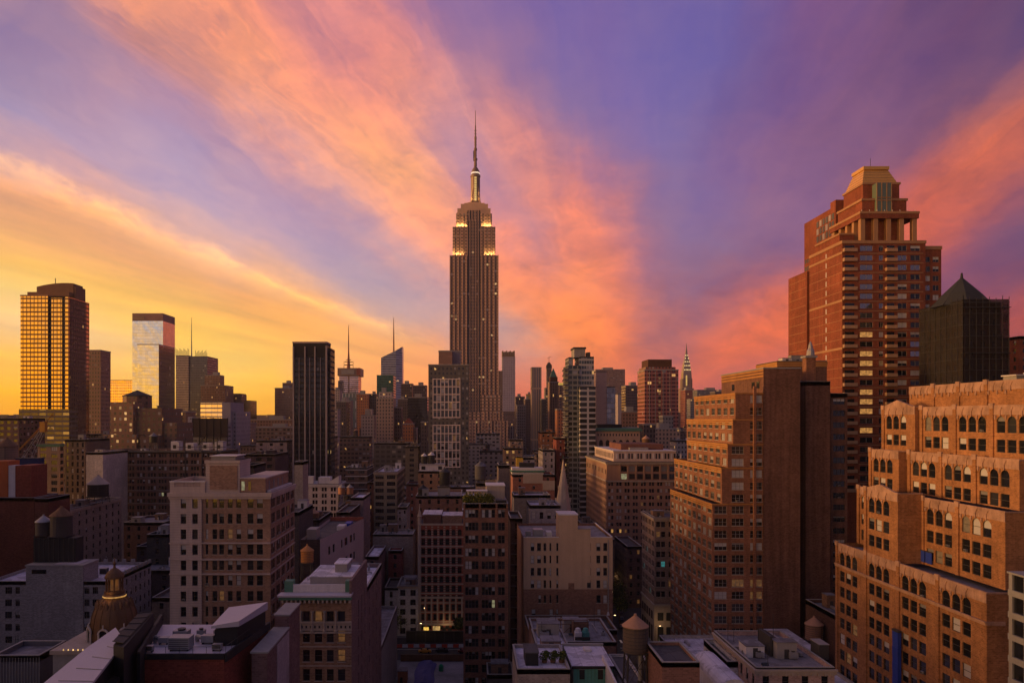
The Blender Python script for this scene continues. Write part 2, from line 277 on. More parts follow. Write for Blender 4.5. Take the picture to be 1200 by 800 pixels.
# ================================================================ materials
MATS = {}
def newmat(name):
    m = bpy.data.materials.new(name); m.use_nodes = True; t = m.node_tree
    b = t.nodes['Principled BSDF']; return m, N(t), b
BRICKY = {'zig', 'Q', 'V', 'DB', 'BT', 'b', 'BGL'}
def srf(color, rough=0.85, spec=0.3, vary=0.25, metal=0.0, streak=0.15, key='', scale=1.0, bump=0.0, course=0.0):
    """weathered plain surface: blotches, rain streaks, fine mottling"""
    k = ('srf', tuple(round(c, 3) for c in color), rough, vary, metal, streak, key, scale, bump, course)
    if k in MATS: return MATS[k]
    m, q, b = newmat('surface'); t = m.node_tree
    P = t.nodes.new('ShaderNodeTexCoord').outputs['Object']; x = q.xyz(P)
    n1 = q.noise(P, 0.12 * scale, 4, 0.6); n2 = q.noise(P, 2.2 * scale, 3, 0.7)
    stv = q.noise(q.com(q.m('MULTIPLY', q.m('ADD', x[0], x[1]), 0.9 * scale), 0.0, q.m('MULTIPLY', x[2], 0.05 * scale)), 1.0, 3, 0.6)
    f = q.m('ADD', 1.0, q.m('MULTIPLY', q.m('SUBTRACT', n1, 0.5), vary * 2.4))
    f = q.m('ADD', f, q.m('MULTIPLY', q.m('SUBTRACT', n2, 0.5), vary * 1.3))
    f = q.m('ADD', f, q.m('MULTIPLY', q.m('SUBTRACT', stv, 0.5), streak * 2.4))
    if course:
        wv = q.m('FRACT', q.m('MULTIPLY', x[2], course))
        f = q.m('MULTIPLY', f, q.m('SUBTRACT', 1.0, q.m('MULTIPLY', q.m('LESS_THAN', wv, 0.16), 0.22)))
    if key == 'roof': f = q.m('MULTIPLY', f, q.maprange(q.noise(P, .3, 3, .6, .4), .5, .56, 1.0, .68)); f = q.m('MULTIPLY', f, q.m('SUBTRACT', 1.0, q.m('MULTIPLY', q.m('LESS_THAN', q.m('FRACT', q.m('MULTIPLY', x[0], .34)), .05), .25)))
    if key in BRICKY:      # brick courses, a few odd bricks and square repair patches
        bt = t.nodes.new('ShaderNodeTexBrick'); q.l.new(q.com(q.m('ADD', x[0], x[1]), x[2], 0.0), bt.inputs['Vector']); bt.inputs['Scale'].default_value = 1.0
        bt.inputs['Brick Width'].default_value = 0.62; bt.inputs['Row Height'].default_value = 0.31; bt.inputs['Mortar Size'].default_value = 0.03
        bt.inputs['Color1'].default_value = (.78, .78, .78, 1); bt.inputs['Color2'].default_value = (1.25, 1.25, 1.25, 1); bt.inputs['Mortar'].default_value = (1.25, 1.2, 1.15, 1)
        wn_ = t.nodes.new('ShaderNodeTexWhiteNoise'); q.l.new(q.com(q.m('FLOOR', q.m('MULTIPLY', q.m('ADD', x[0], x[1]), .28)), q.m('FLOOR', q.m('MULTIPLY', x[2], .19)), 1.0), wn_.inputs[0])
        f = q.m('MULTIPLY', f, q.m('ADD', 1.0, q.m('MULTIPLY', q.m('GREATER_THAN', wn_.outputs[0], .86), .14)))
        f = q.m('MULTIPLY', f, q.xyz(bt.outputs[0])[0])
    q.l.new(q.v('SCALE', color, scale=f), b.inputs['Base Color'])
    b.inputs['Roughness'].default_value = rough; b.inputs['Specular IOR Level'].default_value = spec; b.inputs['Metallic'].default_value = metal
    MATS[k] = m; return m
def brick(color, course=0.0): return srf(color, 0.9, 0.2, 0.22, 0, 0.16, 'b', 1.0, 0, course)
def roofing(color): return srf(color, 0.8, 0.35, 0.42, 0, 0.0, 'roof', 1.6)
def emit(color, s, key=''):
    k = ('e', color, s, key)
    if k in MATS: return MATS[k]
    m, q, b = newmat('lit'); b.inputs['Base Color'].default_value = (0.1, 0.1, 0.1, 1)
    P = m.node_tree.nodes.new('ShaderNodeTexCoord').outputs['Object']
    n = q.noise(P, 1.1, 2, 0.6)
    b.inputs['Emission Color'].default_value = (*color, 1)
    q.l.new(q.m('MULTIPLY', q.maprange(n, 0.3, 0.7, 0.35, 1.2), s), b.inputs['Emission Strength'])
    MATS[k] = m; return m
def glassmat(base, rough=0.06, metal=0.0, spec=0.6, key='', wav=0.02):
    k = ('g', base, rough, metal, spec, key)
    if k in MATS: return MATS[k]
    m, q, b = newmat('glass'); t = m.node_tree
    tcn = t.nodes.new('ShaderNodeTexCoord'); oi = t.nodes.new('ShaderNodeObjectInfo')
    n = q.noise(tcn.outputs['Object'], 0.35, 2, 0.5)
    b.inputs['Base Color'].default_value = (*base, 1); b.inputs['Roughness'].default_value = rough
    b.inputs['Metallic'].default_value = metal; b.inputs['Specular IOR Level'].default_value = spec
    bp = t.nodes.new('ShaderNodeBump'); bp.inputs['Strength'].default_value = 0.5; bp.inputs['Distance'].default_value = wav
    q.l.new(n, bp.inputs['Height']); q.l.new(bp.outputs[0], b.inputs['Normal'])
    MATS[k] = m; return m
G_DARK = glassmat((0.012, 0.013, 0.016)); G_MID = glassmat((0.03, 0.032, 0.036), 0.1)
G_MIR = glassmat((0.35, 0.33, 0.32), 0.04, 0.9, key='mir')
BLIND = srf((0.5, 0.48, 0.46), 0.6, 0.5, 0.1, key='blind'); BLIND2 = srf((0.2, 0.19, 0.18), 0.6, 0.5, 0.15, key='blind2')
FRAME = srf((0.07, 0.065, 0.06), 0.6, key='fr'); FRAMEL = srf((0.3, 0.28, 0.25), 0.6, key='frl')
LITW = emit((1.0, 0.50, 0.13), 0.6); LITD = emit((1.0, 0.42, 0.1), 0.12); LITC = emit((0.8, 0.75, 0.4), 0.3); LITG = emit((1.0, 0.44, 0.10), 0.55, 'g'); LITT = emit((0.1, 0.6, 0.6), 0.3)
TAR = roofing((0.07, 0.068, 0.07)); LILAC = roofing((0.58, 0.55, 0.62)); GREYR = roofing((0.2, 0.195, 0.21)); SILVER = roofing((0.68, 0.65, 0.72))
STEEL = srf((0.05, 0.047, 0.045), 0.6, key='steel'); GALV = srf((0.32, 0.31, 0.31), 0.45, metal=0.3, key='galv')
CONC = srf((0.3, 0.28, 0.26), 0.9, key='conc'); PALE = srf((0.62, 0.58, 0.56), 0.8, key='pale'); STONE = srf((0.42, 0.34, 0.27), 0.85, key='stone')
COPPER = srf((0.08, 0.2, 0.14), 0.7, key='cop'); WOOD = srf((0.16, 0.085, 0.045), 0.85, vary=0.35, streak=.4, key='wood', scale=2)

def facade(wall, glass, fh, bw, wr, hr, lit=0.03, bright=0.12, groughness=0.1, gmetal=0.0, band=None, vary=0.2, z0=0.0, gspec=0.5, litcol=(1.0, 0.5, 0.15), lits=1.3, off=0.0):
    """far building skin: window grid in object space; glass, blinds and a few lit rooms"""
    k = ('fac', wall, glass, fh, bw, wr, hr, lit, bright, groughness, gmetal, band, litcol, lits, off, z0)
    if k in MATS: return MATS[k]
    m, q, b = newmat('facade'); t = m.node_tree
    P = t.nodes.new('ShaderNodeTexCoord').outputs['Object']; x = q.xyz(P)
    Nn = q.xyz(t.nodes.new('ShaderNodeTexCoord').outputs['Normal'])
    side = q.m('GREATER_THAN', q.m('ABSOLUTE', Nn[0]), 0.7)
    u = q.m('ADD', q.m('MULTIPLY', x[1], side), q.m('MULTIPLY', x[0], q.m('SUBTRACT', 1.0, side)))
    u = q.m('ADD', u, off + 500 * bw); uu = q.m('DIVIDE', u, bw); zz = q.m('DIVIDE', q.m('SUBTRACT', x[2], z0), fh)
    fu = q.m('FRACT', uu); fz = q.m('FRACT', zz)
    mu = q.m('LESS_THAN', q.m('ABSOLUTE', q.m('SUBTRACT', fu, 0.5)), wr / 2)
    mz = q.m('LESS_THAN', q.m('ABSOLUTE', q.m('SUBTRACT', fz, 0.5)), hr / 2)
    vert = q.m('LESS_THAN', q.m('ABSOLUTE', Nn[2]), 0.5)
    mask = q.m('MULTIPLY', q.m('MULTIPLY', mu, mz), vert)
    cell = q.com(q.m('FLOOR', uu), q.m('FLOOR', zz), side)
    wn = t.nodes.new('ShaderNodeTexWhiteNoise'); q.l.new(cell, wn.inputs[0])
    rv = wn.outputs[0]; rc = q.xyz(wn.outputs[1])
    n1 = q.noise(P, 0.08, 3, 0.6); n2 = q.noise(P, 1.1, 2, 0.6)
    f = q.m('ADD', q.m('ADD', 1.0 - vary * 1.2, q.m('MULTIPLY', n1, vary * 1.6)), q.m('MULTIPLY', n2, vary * 0.8))
    wc = q.v('SCALE', wall, scale=f)
    if band:
        wc = q.mix(q.m('MULTIPLY', q.m('SUBTRACT', 1.0, mz), vert), wc, q.v('SCALE', band, scale=f))
    gv = q.mix(q.m('LESS_THAN', rv, bright), glass, (0.3, 0.28, 0.26))
    gv = q.v('SCALE', gv, scale=q.maprange(rc[1], 0, 1, *((0.6, 1.4) if gmetal < .8 else (0.9, 1.08))))
    q.l.new(q.mix(mask, wc, gv), b.inputs['Base Color'])
    q.l.new(q.maprange(mask, 0, 1, 0.85, groughness), b.inputs['Roughness'])
    if gmetal: q.l.new(q.m('MULTIPLY', mask, gmetal), b.inputs['Metallic'])
    b.inputs['Specular IOR Level'].default_value = gspec
    if gmetal > .8:      # panes out of true: broken, rippled reflections
        bp = t.nodes.new('ShaderNodeBump'); bp.inputs['Strength'].default_value = 1.0; bp.inputs['Distance'].default_value = 1.0
        q.l.new(q.m('ADD', q.m('MULTIPLY', q.noise(P, .045, 2, .5), .45), q.m('MULTIPLY', q.noise(P, .5, 2, .5), .035)), bp.inputs['Height']); q.l.new(bp.outputs[0], b.inputs['Normal'])
    # pockets of lit rooms
    lm = q.m('MULTIPLY', mask, q.m('GREATER_THAN', rc[0], q.m('SUBTRACT', 1.0, q.m('MULTIPLY', lit * .5, q.maprange(n1, 0.35, 0.65, 0.1, 2.0)))))
    b.inputs['Emission Color'].default_value = (*litcol, 1)
    q.l.new(q.m('MULTIPLY', q.m('MULTIPLY', lm, lits), q.maprange(rc[2], 0, 1, 0.08, 0.7)), b.inputs['Emission Strength'])
    MATS[k] = m; return m

# ================================================================ windows
WIN = {}
def win_mesh(w, h, style, var, arch):
    """window unit standing in the plane y = 0 of its own axes, centre bottom at the origin, looking to -y"""
    w = round(w, 2); h = round(h, 2); k = (w, h, style, var, arch)
    if k in WIN: return WIN[k]
    fr = FRAMEL if 'L' in style else FRAME; b = MB(); hw = w / 2
    t = 0.07
    gl = {'d': G_DARK, 'm': G_MID, 'r': G_MIR}.get(var, G_DARK)
    if var == 'b': gl = BLIND
    if var == 'l': gl = LITW
    if var == 'e': gl = LITD
    if var == 'g': gl = LITG
    if var == 'c': gl = LITC
    if var == 't': gl = LITT
    def pane(z0, z1, m): b.face([(-hw, 0.03, z0), (hw, 0.03, z0), (hw, 0.03, z1), (-hw, 0.03, z1)], m)
    if var == 'h': pane(0, h * .5, G_DARK); pane(h * .5, h, BLIND)
    elif var == 'q': pane(0, h * .7, G_DARK); pane(h * .7, h, BLIND2)
    else: pane(0, h, gl)
    b.box(-hw, -hw + t, -0.05, 0.02, 0, h, fr); b.box(hw - t, hw, -0.05, 0.02, 0, h, fr)
    b.box(-hw + t, hw - t, -0.05, 0.02, h - t, h, fr); b.box(-hw + t, hw - t, -0.05, 0.02, 0, t, fr)
    nv = {'1': 0, '2': 1, '3': 2, '4': 3}.get(style[0], 0)
    for i in range(nv):
        x = -hw + w * (i + 1) / (nv + 1); b.box(x - .06, x + .06, -0.07, 0.015, t, h - t, fr)
    if 'x' not in style: b.box(-hw + t, hw - t, -0.06, 0.012, h * .5 - .04, h * .5 + .04, fr)
    if var == 'a': b.box(-.38, .38, -0.55, -0.08, t, t + .48, GALV); b.box(-.34, .34, -.57, -.552, t + .05, t + .4, STEEL)
    if 's' in style: b.box(-hw - .12, hw + .12, -0.38, -0.06, -0.16, 0.0, STONE)
    me = bpy.data.meshes.new('window'); me.from_pydata(b.v, [], b.f)
    for mm in b.mats: me.materials.append(mm)
    me.polygons.foreach_set('material_index', b.mi); me.update()
    WIN[k] = (me, b); return WIN[k]
def pick(mixd):
    r = rnd.random() * sum(mixd.values())
    for k, v in mixd.items():
        r -= v
        if r <= 0: return k
    return 'd'
MIX = {'a': 5, 'd': 58, 'm': 12, 'b': 8, 'h': 12, 'q': 13, 'e': 0.8, 'l': 0.25}
NWIN = [0]; SPLIT = {}
def put_windows(root, wl, limit=100):
    """wl: (x, y, z, rot, w, h, style, var, arch); the nearest `limit` become parts, the rest one part"""
    wl = sorted(wl, key=lambda a: a[0] ** 2 + a[1] ** 2 + (a[2] - H) ** 2)
    ox, oy, oz = root['o_']
    for (x, y, z, rot, w, h, st, var, ar) in wl[:limit]:
        near = x * x + y * y < 46000
        me, t_b = win_mesh(w, h, st, var, ar)
        if near:      # close ones: the frame is a sub-part of the window
            if me.name not in SPLIT:
                two = []
                for fr_ in (0, 1):
                    k_ = [i for i, f in enumerate(t_b.f) if (t_b.mats[t_b.mi[i]] in (FRAME, FRAMEL, STONE, STEEL, GALV)) == bool(fr_)]
                    m2 = bpy.data.meshes.new('window_frame' if fr_ else 'window'); used = sorted({a for i in k_ for a in t_b.f[i]}); mp = {a: j for j, a in enumerate(used)}
                    m2.from_pydata([t_b.v[a] for a in used], [], [tuple(mp[a] for a in t_b.f[i]) for i in k_])
                    for mm in t_b.mats: m2.materials.append(mm)
                    m2.polygons.foreach_set('material_index', [t_b.mi[i] for i in k_]); m2.update(); two.append(m2)
                SPLIT[me.name] = two
            me, fm = SPLIT[me.name]
        o = bpy.data.objects.new('window', me)
        if near: fo = bpy.data.objects.new('frame', fm); COL.objects.link(fo); fo.parent = o
        COL.objects.link(o); o.parent = root
        o.location = (x - ox, y - oy, z - oz); o.rotation_euler = (0, 0, rot); NWIN[0] += 1
    if len(wl) > limit:
        b = MB()
        for (x, y, z, rot, w, h, st, var, ar) in wl[limit:]:
            _, t = win_mesh(w, h, st, var, ar); k = len(b.v); c, s_ = math.cos(rot), math.sin(rot)
            b.v += [(x + c * p[0] - s_ * p[1], y + s_ * p[0] + c * p[1], z + p[2]) for p in t.v]
            idx = [b.mat(mm) for mm in t.mats]
            b.f += [tuple(k + a for a in f) for f in t.f]; b.mi += [idx[i] for i in t.mi]
        o = b.build('window', None, root); o['kind'] = 'stuff'

def wall_side(mb, O, u, L, z0, z1, rows, m, rec=0.28, arch_m=None):
    """one wall face with real openings. rows = [(zb, zt, [(a, b)...], arched)], low to high. Returns holes."""
    ux, uy = u; nx, ny = uy, -ux
    def P(a, z, d=0.0): return (O[0] + ux * a - nx * d, O[1] + uy * a - ny * d, z)
    def quad(a0, a1, b0, b1):
        if a1 - a0 > 1e-4 and b1 - b0 > 1e-4: mb.face([P(a0, b0), P(a1, b0), P(a1, b1), P(a0, b1)], m)
    z = z0
    for zb, zt, hs, ar in rows:
        if zt > z1 - 0.05 or zb < z: continue
        quad(0, L, z, zb); a = 0
        for h0, h1 in hs:
            quad(a, h0, zb, zt); a = h1
            mb.face([P(h0, zb), P(h0, zb, rec), P(h0, zt, rec), P(h0, zt)], m)
            mb.face([P(h1, zb, rec), P(h1, zb), P(h1, zt), P(h1, zt, rec)], m)
            mb.face([P(h0, zb), P(h1, zb), P(h1, zb, rec), P(h0, zb, rec)], m)
            mb.face([P(h0, zt, rec), P(h1, zt, rec), P(h1, zt), P(h0, zt)], m)
            if ar:
                r = (h1 - h0) / 2; c = (h0 + h1) / 2; e = 0.012; rise = min(r, (zt - zb) * .5)
                for sg in (-1, 1):
                    pts = [P(c + sg * r, zt, -e)] + [P(c + sg * r * math.cos(t), zt - rise + rise * math.sin(t), -e) for t in [i * math.pi / 16 for i in range(0, 9)]]
                    if sg < 0: pts = pts[::-1]
                    mb.face(pts[::-1] if sg > 0 else pts[::-1], m)
        quad(a, L, zb, zt); z = zt
    quad(0, L, z, z1)

def bays(L, bw, ww, group=1, margin=None, gap=0.35):
    """hole spans along a wall of length L: one group of `group` windows of width ww per bay"""
    n = max(1, int((L - 0.6) / bw)); b = L / n; out = []
    gw = group * ww + (group - 1) * gap
    if gw > b - .4: gw = b - .4; ww = (gw - (group - 1) * gap) / group
    for i in range(n):
        s = b * i + (b - gw) / 2
        for g in range(group): out.append((s + g * (ww + gap), s + g * (ww + gap) + ww))
    return out

FOOT = []          # footprints kept for the overlap test
def building(name, label, bx, wall=(0.25, 0.17, 0.12), fh=3.7, bw=3.6, ww=1.3, wh=1.9, grp=1, style='1', top=1.6, sides='SE', cat='building',
             cornice=None, parapet=0.9, roof=None, z0=0.0, mix=None, group='city buildings', shader=None, wz0=0.0, sill=False, rec=0.28, limit=100,
             blankS=None, arch_top=False, bands=None, clutter=3, pentm=None, pent=None, root=None, wallm=None, sidespec=None, corner_quoin=False, eb=None, seed=None):
    """bx = (x0, x1, y0, y1, z1).  Walls with openings on the sides asked for, roof slab, parapet, cornice, rooftop pieces."""
    x0, x1, y0, y1, z1 = bx
    if root is None:
        root = empty(name, ((x0 + x1) / 2, (y0 + y1) / 2, 0), label, cat, group)
        FOOT.append((x0, x1, y0, y1, z1, root.name))
    wm = wallm or (shader if shader else brick(wall))
    W_ = MB(); wl = []
    sd_ = {'S': ((x0, y0), (1, 0), x1 - x0, 0.0), 'E': ((x1, y0), (0, 1), y1 - y0, R(90)), 'N': ((x1, y1), (-1, 0), x1 - x0, R(180)), 'W': ((x0, y1), (0, -1), y1 - y0, R(-90))}
    for k, (O, u, L, rot) in sd_.items():
        rows = []
        if k in sides and not shader:
            sp = dict(bw=bw, ww=ww, grp=grp, wh=wh, style=style, span=None)
            if sidespec and k in sidespec: sp.update(sidespec[k])
            hs = sp.get('holes') or bays(L, sp['bw'], sp['ww'], sp['grp'])
            if sp['span']: hs = [h for h in hs if sp['span'][0] * L <= h[0] and h[1] <= sp['span'][1] * L]
            zt = z1 - top; i = 0
            while zt - sp['wh'] > max(z0, wz0) + 0.3:
                ar = arch_top and i == 0
                w_h = sp['wh'] * (1.25 if ar else 1.0)
                rows.append((zt - w_h, zt, hs, ar)); zt -= fh + (0.25 * sp['wh'] if ar else 0); i += 1
            rows = rows[::-1]
            nx, ny = u[1], -u[0]
            for zb, zt_, hh, ar in rows:
                for h0, h1 in hh:
                    c = (h0 + h1) / 2
                    wl.append((O[0] + u[0] * c - nx * (rec - .06), O[1] + u[1] * c - ny * (rec - .06), zb, rot, h1 - h0, zt_ - zb, sp['style'] + ('s' if sill else ''), pick(mix or MIX), ar))
        wall_side(W_, O, u, L, z0, z1, rows, wm, rec)
    W_.build('wall', wm, root)
    if wl: put_windows(root, wl, limit)
    rf = MB(); rm = roof or TAR
    ph = parapet; t = 0.35
    rf.box(x0 + t, x1 - t, y0 + t, y1 - t, z1 - ph - 0.3 if ph else z1 - .3, z1 - ph + 0.01 if ph else z1 + .02, rm)
    rf.build('roof', rm, root)
    if ph:
        pp = MB(); pw = cornice[2] if cornice and len(cornice) > 2 else wm
        for a in ((x0, x1, y0, y0 + t), (x0, x1, y1 - t, y1), (x0, x0 + t, y0 + t, y1 - t), (x1 - t, x1, y0 + t, y1 - t)):
            pp.box(a[0], a[1], a[2], a[3], z1 - ph - .3, z1 + .012, pw if not shader else CONC)
            pp.box(a[0] - .04, a[1] + .04, a[2] - .04, a[3] + .04, z1 + .012, z1 + .16, CONC)
        pp.build('parapet', None, root)
    if cornice:
        c, pr = cornice[0], cornice[1]; cm = cornice[2] if len(cornice) > 2 else STONE; cb = MB()
        for k, (ch, cp) in enumerate(((0.45, 1.0), (0.35, 0.6), (0.3, 0.3))):
            zt = z1 - 0.25 - k * c * 0.33; zb = zt - c * 0.33 + 0.004
            e = pr * (1.0, .62, .3)[k]
            cb.box(x0 - e, x1 + e, y0 - e, y0 - .002, zb, zt, cm)
            if 'E' in sides or x1 < 0: cb.box(x1 + .002, x1 + e, y0 - .002, y1, zb, zt, cm)
            if 'W' in sides or x0 > 0: cb.box(x0 - e, x0 - .002, y0 - .002, y1, zb, zt, cm)
        if pr > .4:
            nn = int((x1 - x0) / 1.2)
            for i in range(nn):
                xx = x0 + (x1 - x0) * (i + .5) / nn
                cb.box(xx - .2, xx + .2, y0 - pr * .8, y0 - .01, z1 - .3 - c, z1 - .25 - c * .66, cm)
        cb.build('cornice', cm, root)
    if bands:
        bb = MB()
        for zf, hh, cm in bands:
            zz = z1 - zf; e = .12
            bb.box(x0 - e, x1 + e, y0 - e, y0 - .003, zz, zz + hh, cm)
            bb.box(x1 + .003, x1 + e, y0 - .003, y1, zz, zz + hh, cm)
            bb.box(x0 - e, x0 - .003, y0 - .003, y1, zz, zz + hh, cm)
        bb.build('band', bands[0][2], root)
    rr = random.Random(hash((round(x0, 1), round(y0, 1))) & 0xffff)
    zr = z1 - (ph or 0) + .02
    clutter = int(clutter * 2.2) if y0 < 480 else clutter
    if clutter and x1 - x0 > 7 and y1 - y0 > 7:
        for i in range(min(2, 1 + clutter // 6)):
            w, d, h = rr.uniform(2.5, 5), rr.uniform(2.5, 5), rr.uniform(2, 3.6)
            cx, cy = rr.uniform(x0 + w / 2 + .8, x1 - w / 2 - .8), rr.uniform(y0 + d / 2 + 1, y1 - d / 2 - .8)
            b = MB(); pm = rr.choice([wm if not shader else CONC, CONC, PALE, brick((.2, .12, .08))])
            b.box(cx - w/2, cx + w/2, cy - d/2, cy + d/2, zr, zr + h, pm); b.box(cx - w/2 - .12, cx + w/2 + .12, cy - d/2 - .12, cy + d/2 + .12, zr + h, zr + h + .18, GREYR)
            b.box(cx - .5, cx + .5, cy - d/2 - .03, cy - d/2 - .005, zr, zr + min(2.0, h * .9), STEEL); b.build('bulkhead', None, root)
        for i in range(clutter):
            b = MB(); cx, cy = rr.uniform(x0 + 1.5, x1 - 1.5), rr.uniform(y0 + 1.5, y1 - 1.5); s_ = rr.uniform(.4, 1.1)
            ty = rr.random() * 1.45
            if ty >= 1.0:
                ln = rr.uniform(2.5, 7) * (1 if rr.random() < .5 else -1); ex, ey = (min(max(cx + ln, x0 + .7), x1 - .7), cy) if rr.random() < .5 else (cx, min(max(cy + ln, y0 + .7), y1 - .7))
                if ty < 1.18: b.bar((cx, cy, zr + .35), (ex, ey, zr + .35), .13, GALV); b.bar((cx, cy, zr), (cx, cy, zr + .48), .13, GALV); b.bar((ex, ey, zr), (ex, ey, zr + .48), .13, GALV); b.build('roof_pipe', None, root)
                elif ty < 1.32: b.bar((cx, cy, zr), (cx, cy, zr + rr.uniform(3, 6)), .06, STEEL); b.bar((cx - .8, cy, zr + 2.6), (cx + .8, cy, zr + 2.6), .04, STEEL); b.build('antenna', None, root)
                else: b.box(min(cx, ex) - .3, max(cx, ex) + .3, min(cy, ey) - .3, max(cy, ey) + .3, zr + .15, zr + .75, GALV); b.box(cx - .4, cx + .4, cy - .4, cy + .4, zr, zr + .149, STEEL); b.build('duct', None, root)
                continue
            if ty < .4:
                b.box(cx - s_, cx + s_, cy - s_ * .7, cy + s_ * .7, zr + .25, zr + .25 + s_ * 1.3, GALV); b.box(cx - s_ * .8, cx - s_ * .6, cy - .1, cy + .1, zr, zr + .25, STEEL); b.box(cx + s_ * .6, cx + s_ * .8, cy - .1, cy + .1, zr, zr + .25, STEEL)
                b.lathe(cx, cy, [(s_ * .45, zr + .25 + s_ * 1.3), (s_ * .5, zr + .5 + s_ * 1.3)], 10, STEEL); b.build('fan_unit', None, root)
            elif ty < .7:
                b.lathe(cx, cy, [(.18, zr), (.18, zr + s_ * 1.6), (.32, zr + s_ * 1.6), (.05, zr + s_ * 2)], 8, GALV); b.build('vent_pipe', None, root)
            else:
                b.box(cx - s_, cx + s_, cy - s_ * .6, cy + s_ * .6, zr, zr + .4, CONC)
                b.face([(cx - s_, cy - s_ * .6, zr + .4), (cx + s_, cy - s_ * .6, zr + .4), (cx + s_, cy, zr + .95), (cx - s_, cy, zr + .95)], G_MID)
                b.face([(cx + s_, cy + s_ * .6, zr + .4), (cx - s_, cy + s_ * .6, zr + .4), (cx - s_, cy, zr + .95), (cx + s_, cy, zr + .95)], G_MID)
                b.build('skylight', None, root)
    return root

def pbox(px0, px1, py, Y, depth=None, back=None):
    """box whose front face spans px0..px1 with its top in row py at distance Y; the rear edge shows at `back` or lies `depth` m behind"""
    x0, x1 = X(px0, Y), X(px1, Y)
    if depth is None:
        e = px1 if (back is not None and back > px1) else px0
        depth = Y * (e - VX) / (back - VX) - Y
    return (x0, x1, Y, Y + depth, Z(py, Y))

def extra(root, name, fn, m=None):
    b = MB(); fn(b); return b.build(name, m, root)

TANKS = [0]
def water_tower(x, y, z, r, h, leg, label, wood=None, roofc=None, group='rooftop water towers'):
    t = empty('water_tower', (x, y, z), label, 'water tower', group); wd = wood or WOOD; rc = roofc or WOOD
    b = MB(); b.lathe(x, y, [(r * 1.02, z + leg), (r, z + leg + h)], 20, wd); tk_ = b.build('tank', None, t, False)
    b = MB()
    for i in range(7):
        zz = z + leg + h * (i + .4) / 7; b.lathe(x, y, [(r * 1.035, zz), (r * 1.035, zz + .08)], 20, STEEL)
    b.build('hoop', None, tk_)
    b = MB(); b.lathe(x, y, [(r * 1.1, z + leg + h), (r * 1.1, z + leg + h + .12), (r * .12, z + leg + h + r * .85), (r * .12, z + leg + h + r * .85 + .35)], 20, rc); b.build('conical_roof', None, t)
    d = r * .72
    for sx in (-1, 1):
        for sy in (-1, 1):
            b = MB(); b.bar((x + sx * d, y + sy * d, z + leg), (x + sx * d * 1.15, y + sy * d * 1.15, z), .12 + r * .02, STEEL); b.build('leg', None, t)
    b = MB()
    for (a, c) in (((-1, -1), (1, -1)), ((1, -1), (1, 1)), ((1, 1), (-1, 1)), ((-1, 1), (-1, -1))):
        b.bar((x + a[0] * d, y + a[1] * d, z + leg - .2), (x + c[0] * d * 1.12, y + c[1] * d * 1.12, z + .3), .06, STEEL)
        b.bar((x + c[0] * d, y + c[1] * d, z + leg - .2), (x + a[0] * d * 1.12, y + a[1] * d * 1.12, z + .3), .06, STEEL)
        b.bar((x + a[0] * d * 1.05, y + a[1] * d * 1.05, z + leg * .55), (x + c[0] * d * 1.05, y + c[1] * d * 1.05, z + leg * .55), .07, STEEL)
    b.build('brace', None, t)
    b = MB(); b.box(x - d * 1.25, x + d * 1.25, y - d * 1.25, y + d * 1.25, z + leg - .25, z + leg - .003, STEEL); b.build('platform', None, t)
    b = MB()
    for dx in (-.22, .22): b.bar((x + r * .5 + dx, y - r * 1.12, z), (x + r * .5 + dx, y - r * 1.12, z + leg + h), .035, STEEL)
    for k in range(int((leg + h) / .6)): b.bar((x + r * .5 - .22, y - r * 1.12, z + .3 + k * .6), (x + r * .5 + .22, y - r * 1.12, z + .3 + k * .6), .03, STEEL)
    b.build('ladder', None, t)
    return t
def tank_px(px, pytop, pybot, Y, zbase, label, wpx, **k):
    """tank body between rows pytop (eaves) and pybot, width wpx pixels, standing on height zbase"""
    r = wpx / 2 / F * Y; z1 = Z(pytop, Y); z2 = Z(pybot, Y)
    return water_tower(X(px, Y), Y, zbase, r, z1 - z2, z2 - zbase, label, **k)

# ================================================================ the setting: ground, streets
ASPH = srf((0.05, 0.05, 0.052), 0.9, 0.2, 0.4, key='asph', streak=0)
PAVE = srf((0.17, 0.165, 0.16), 0.9, 0.2, 0.3, key='pave', streak=0)
g = MB(); g.face([(-3500, -400, 0), (4000, -400, 0), (4000, 5400, 0), (-3500, 5400, 0)]); tag(g.build('ground', ASPH), None, None, kind='structure')
def slab(name, pts, z=0.13, m=None):
    b = MB(); b.prism(pts, 0.002, z); o = b.build(name, m or PAVE); tag(o, None, None, kind='structure'); return o
slab('pavement', [(-60, 297.5), (7, 297.5), (7, 420), (-60, 420)])
slab('pavement', [(-60, 240), (7, 240), (7, 270), (-60, 270)])
slab('pavement', [(14, 297), (56, 297), (56, 306), (88, 480), (14, 480)])
slab('pavement', [(14, 200), (56, 200), (52, 270), (14, 270)])
slab('pavement', [(68, 286), (140, 286), (140, 480), (103, 480), (68.5, 300)])
slab('pavement', [(70, 225), (150, 225), (150, 280.5), (70, 280.5)])
mk = MB(); WP = srf((0.7, 0.7, 0.68), 0.7, key='paint')
for i in range(6): mk.box(57.5 + i * 1.9, 58.3 + i * 1.9, 291, 295, 0.004, 0.009)
mk.box(64.6, 64.9, 250, 288, 0.004, 0.009); mk.box(68.3, 68.6, 262, 282, 0.004, 0.009); mk.box(56, 68, 284.5, 284.9, 0.004, 0.009)
mk.box(-60, 50, 283, 283.25, 0.004, 0.009)
tag(mk.build('road_markings', WP), None, None, kind='structure')

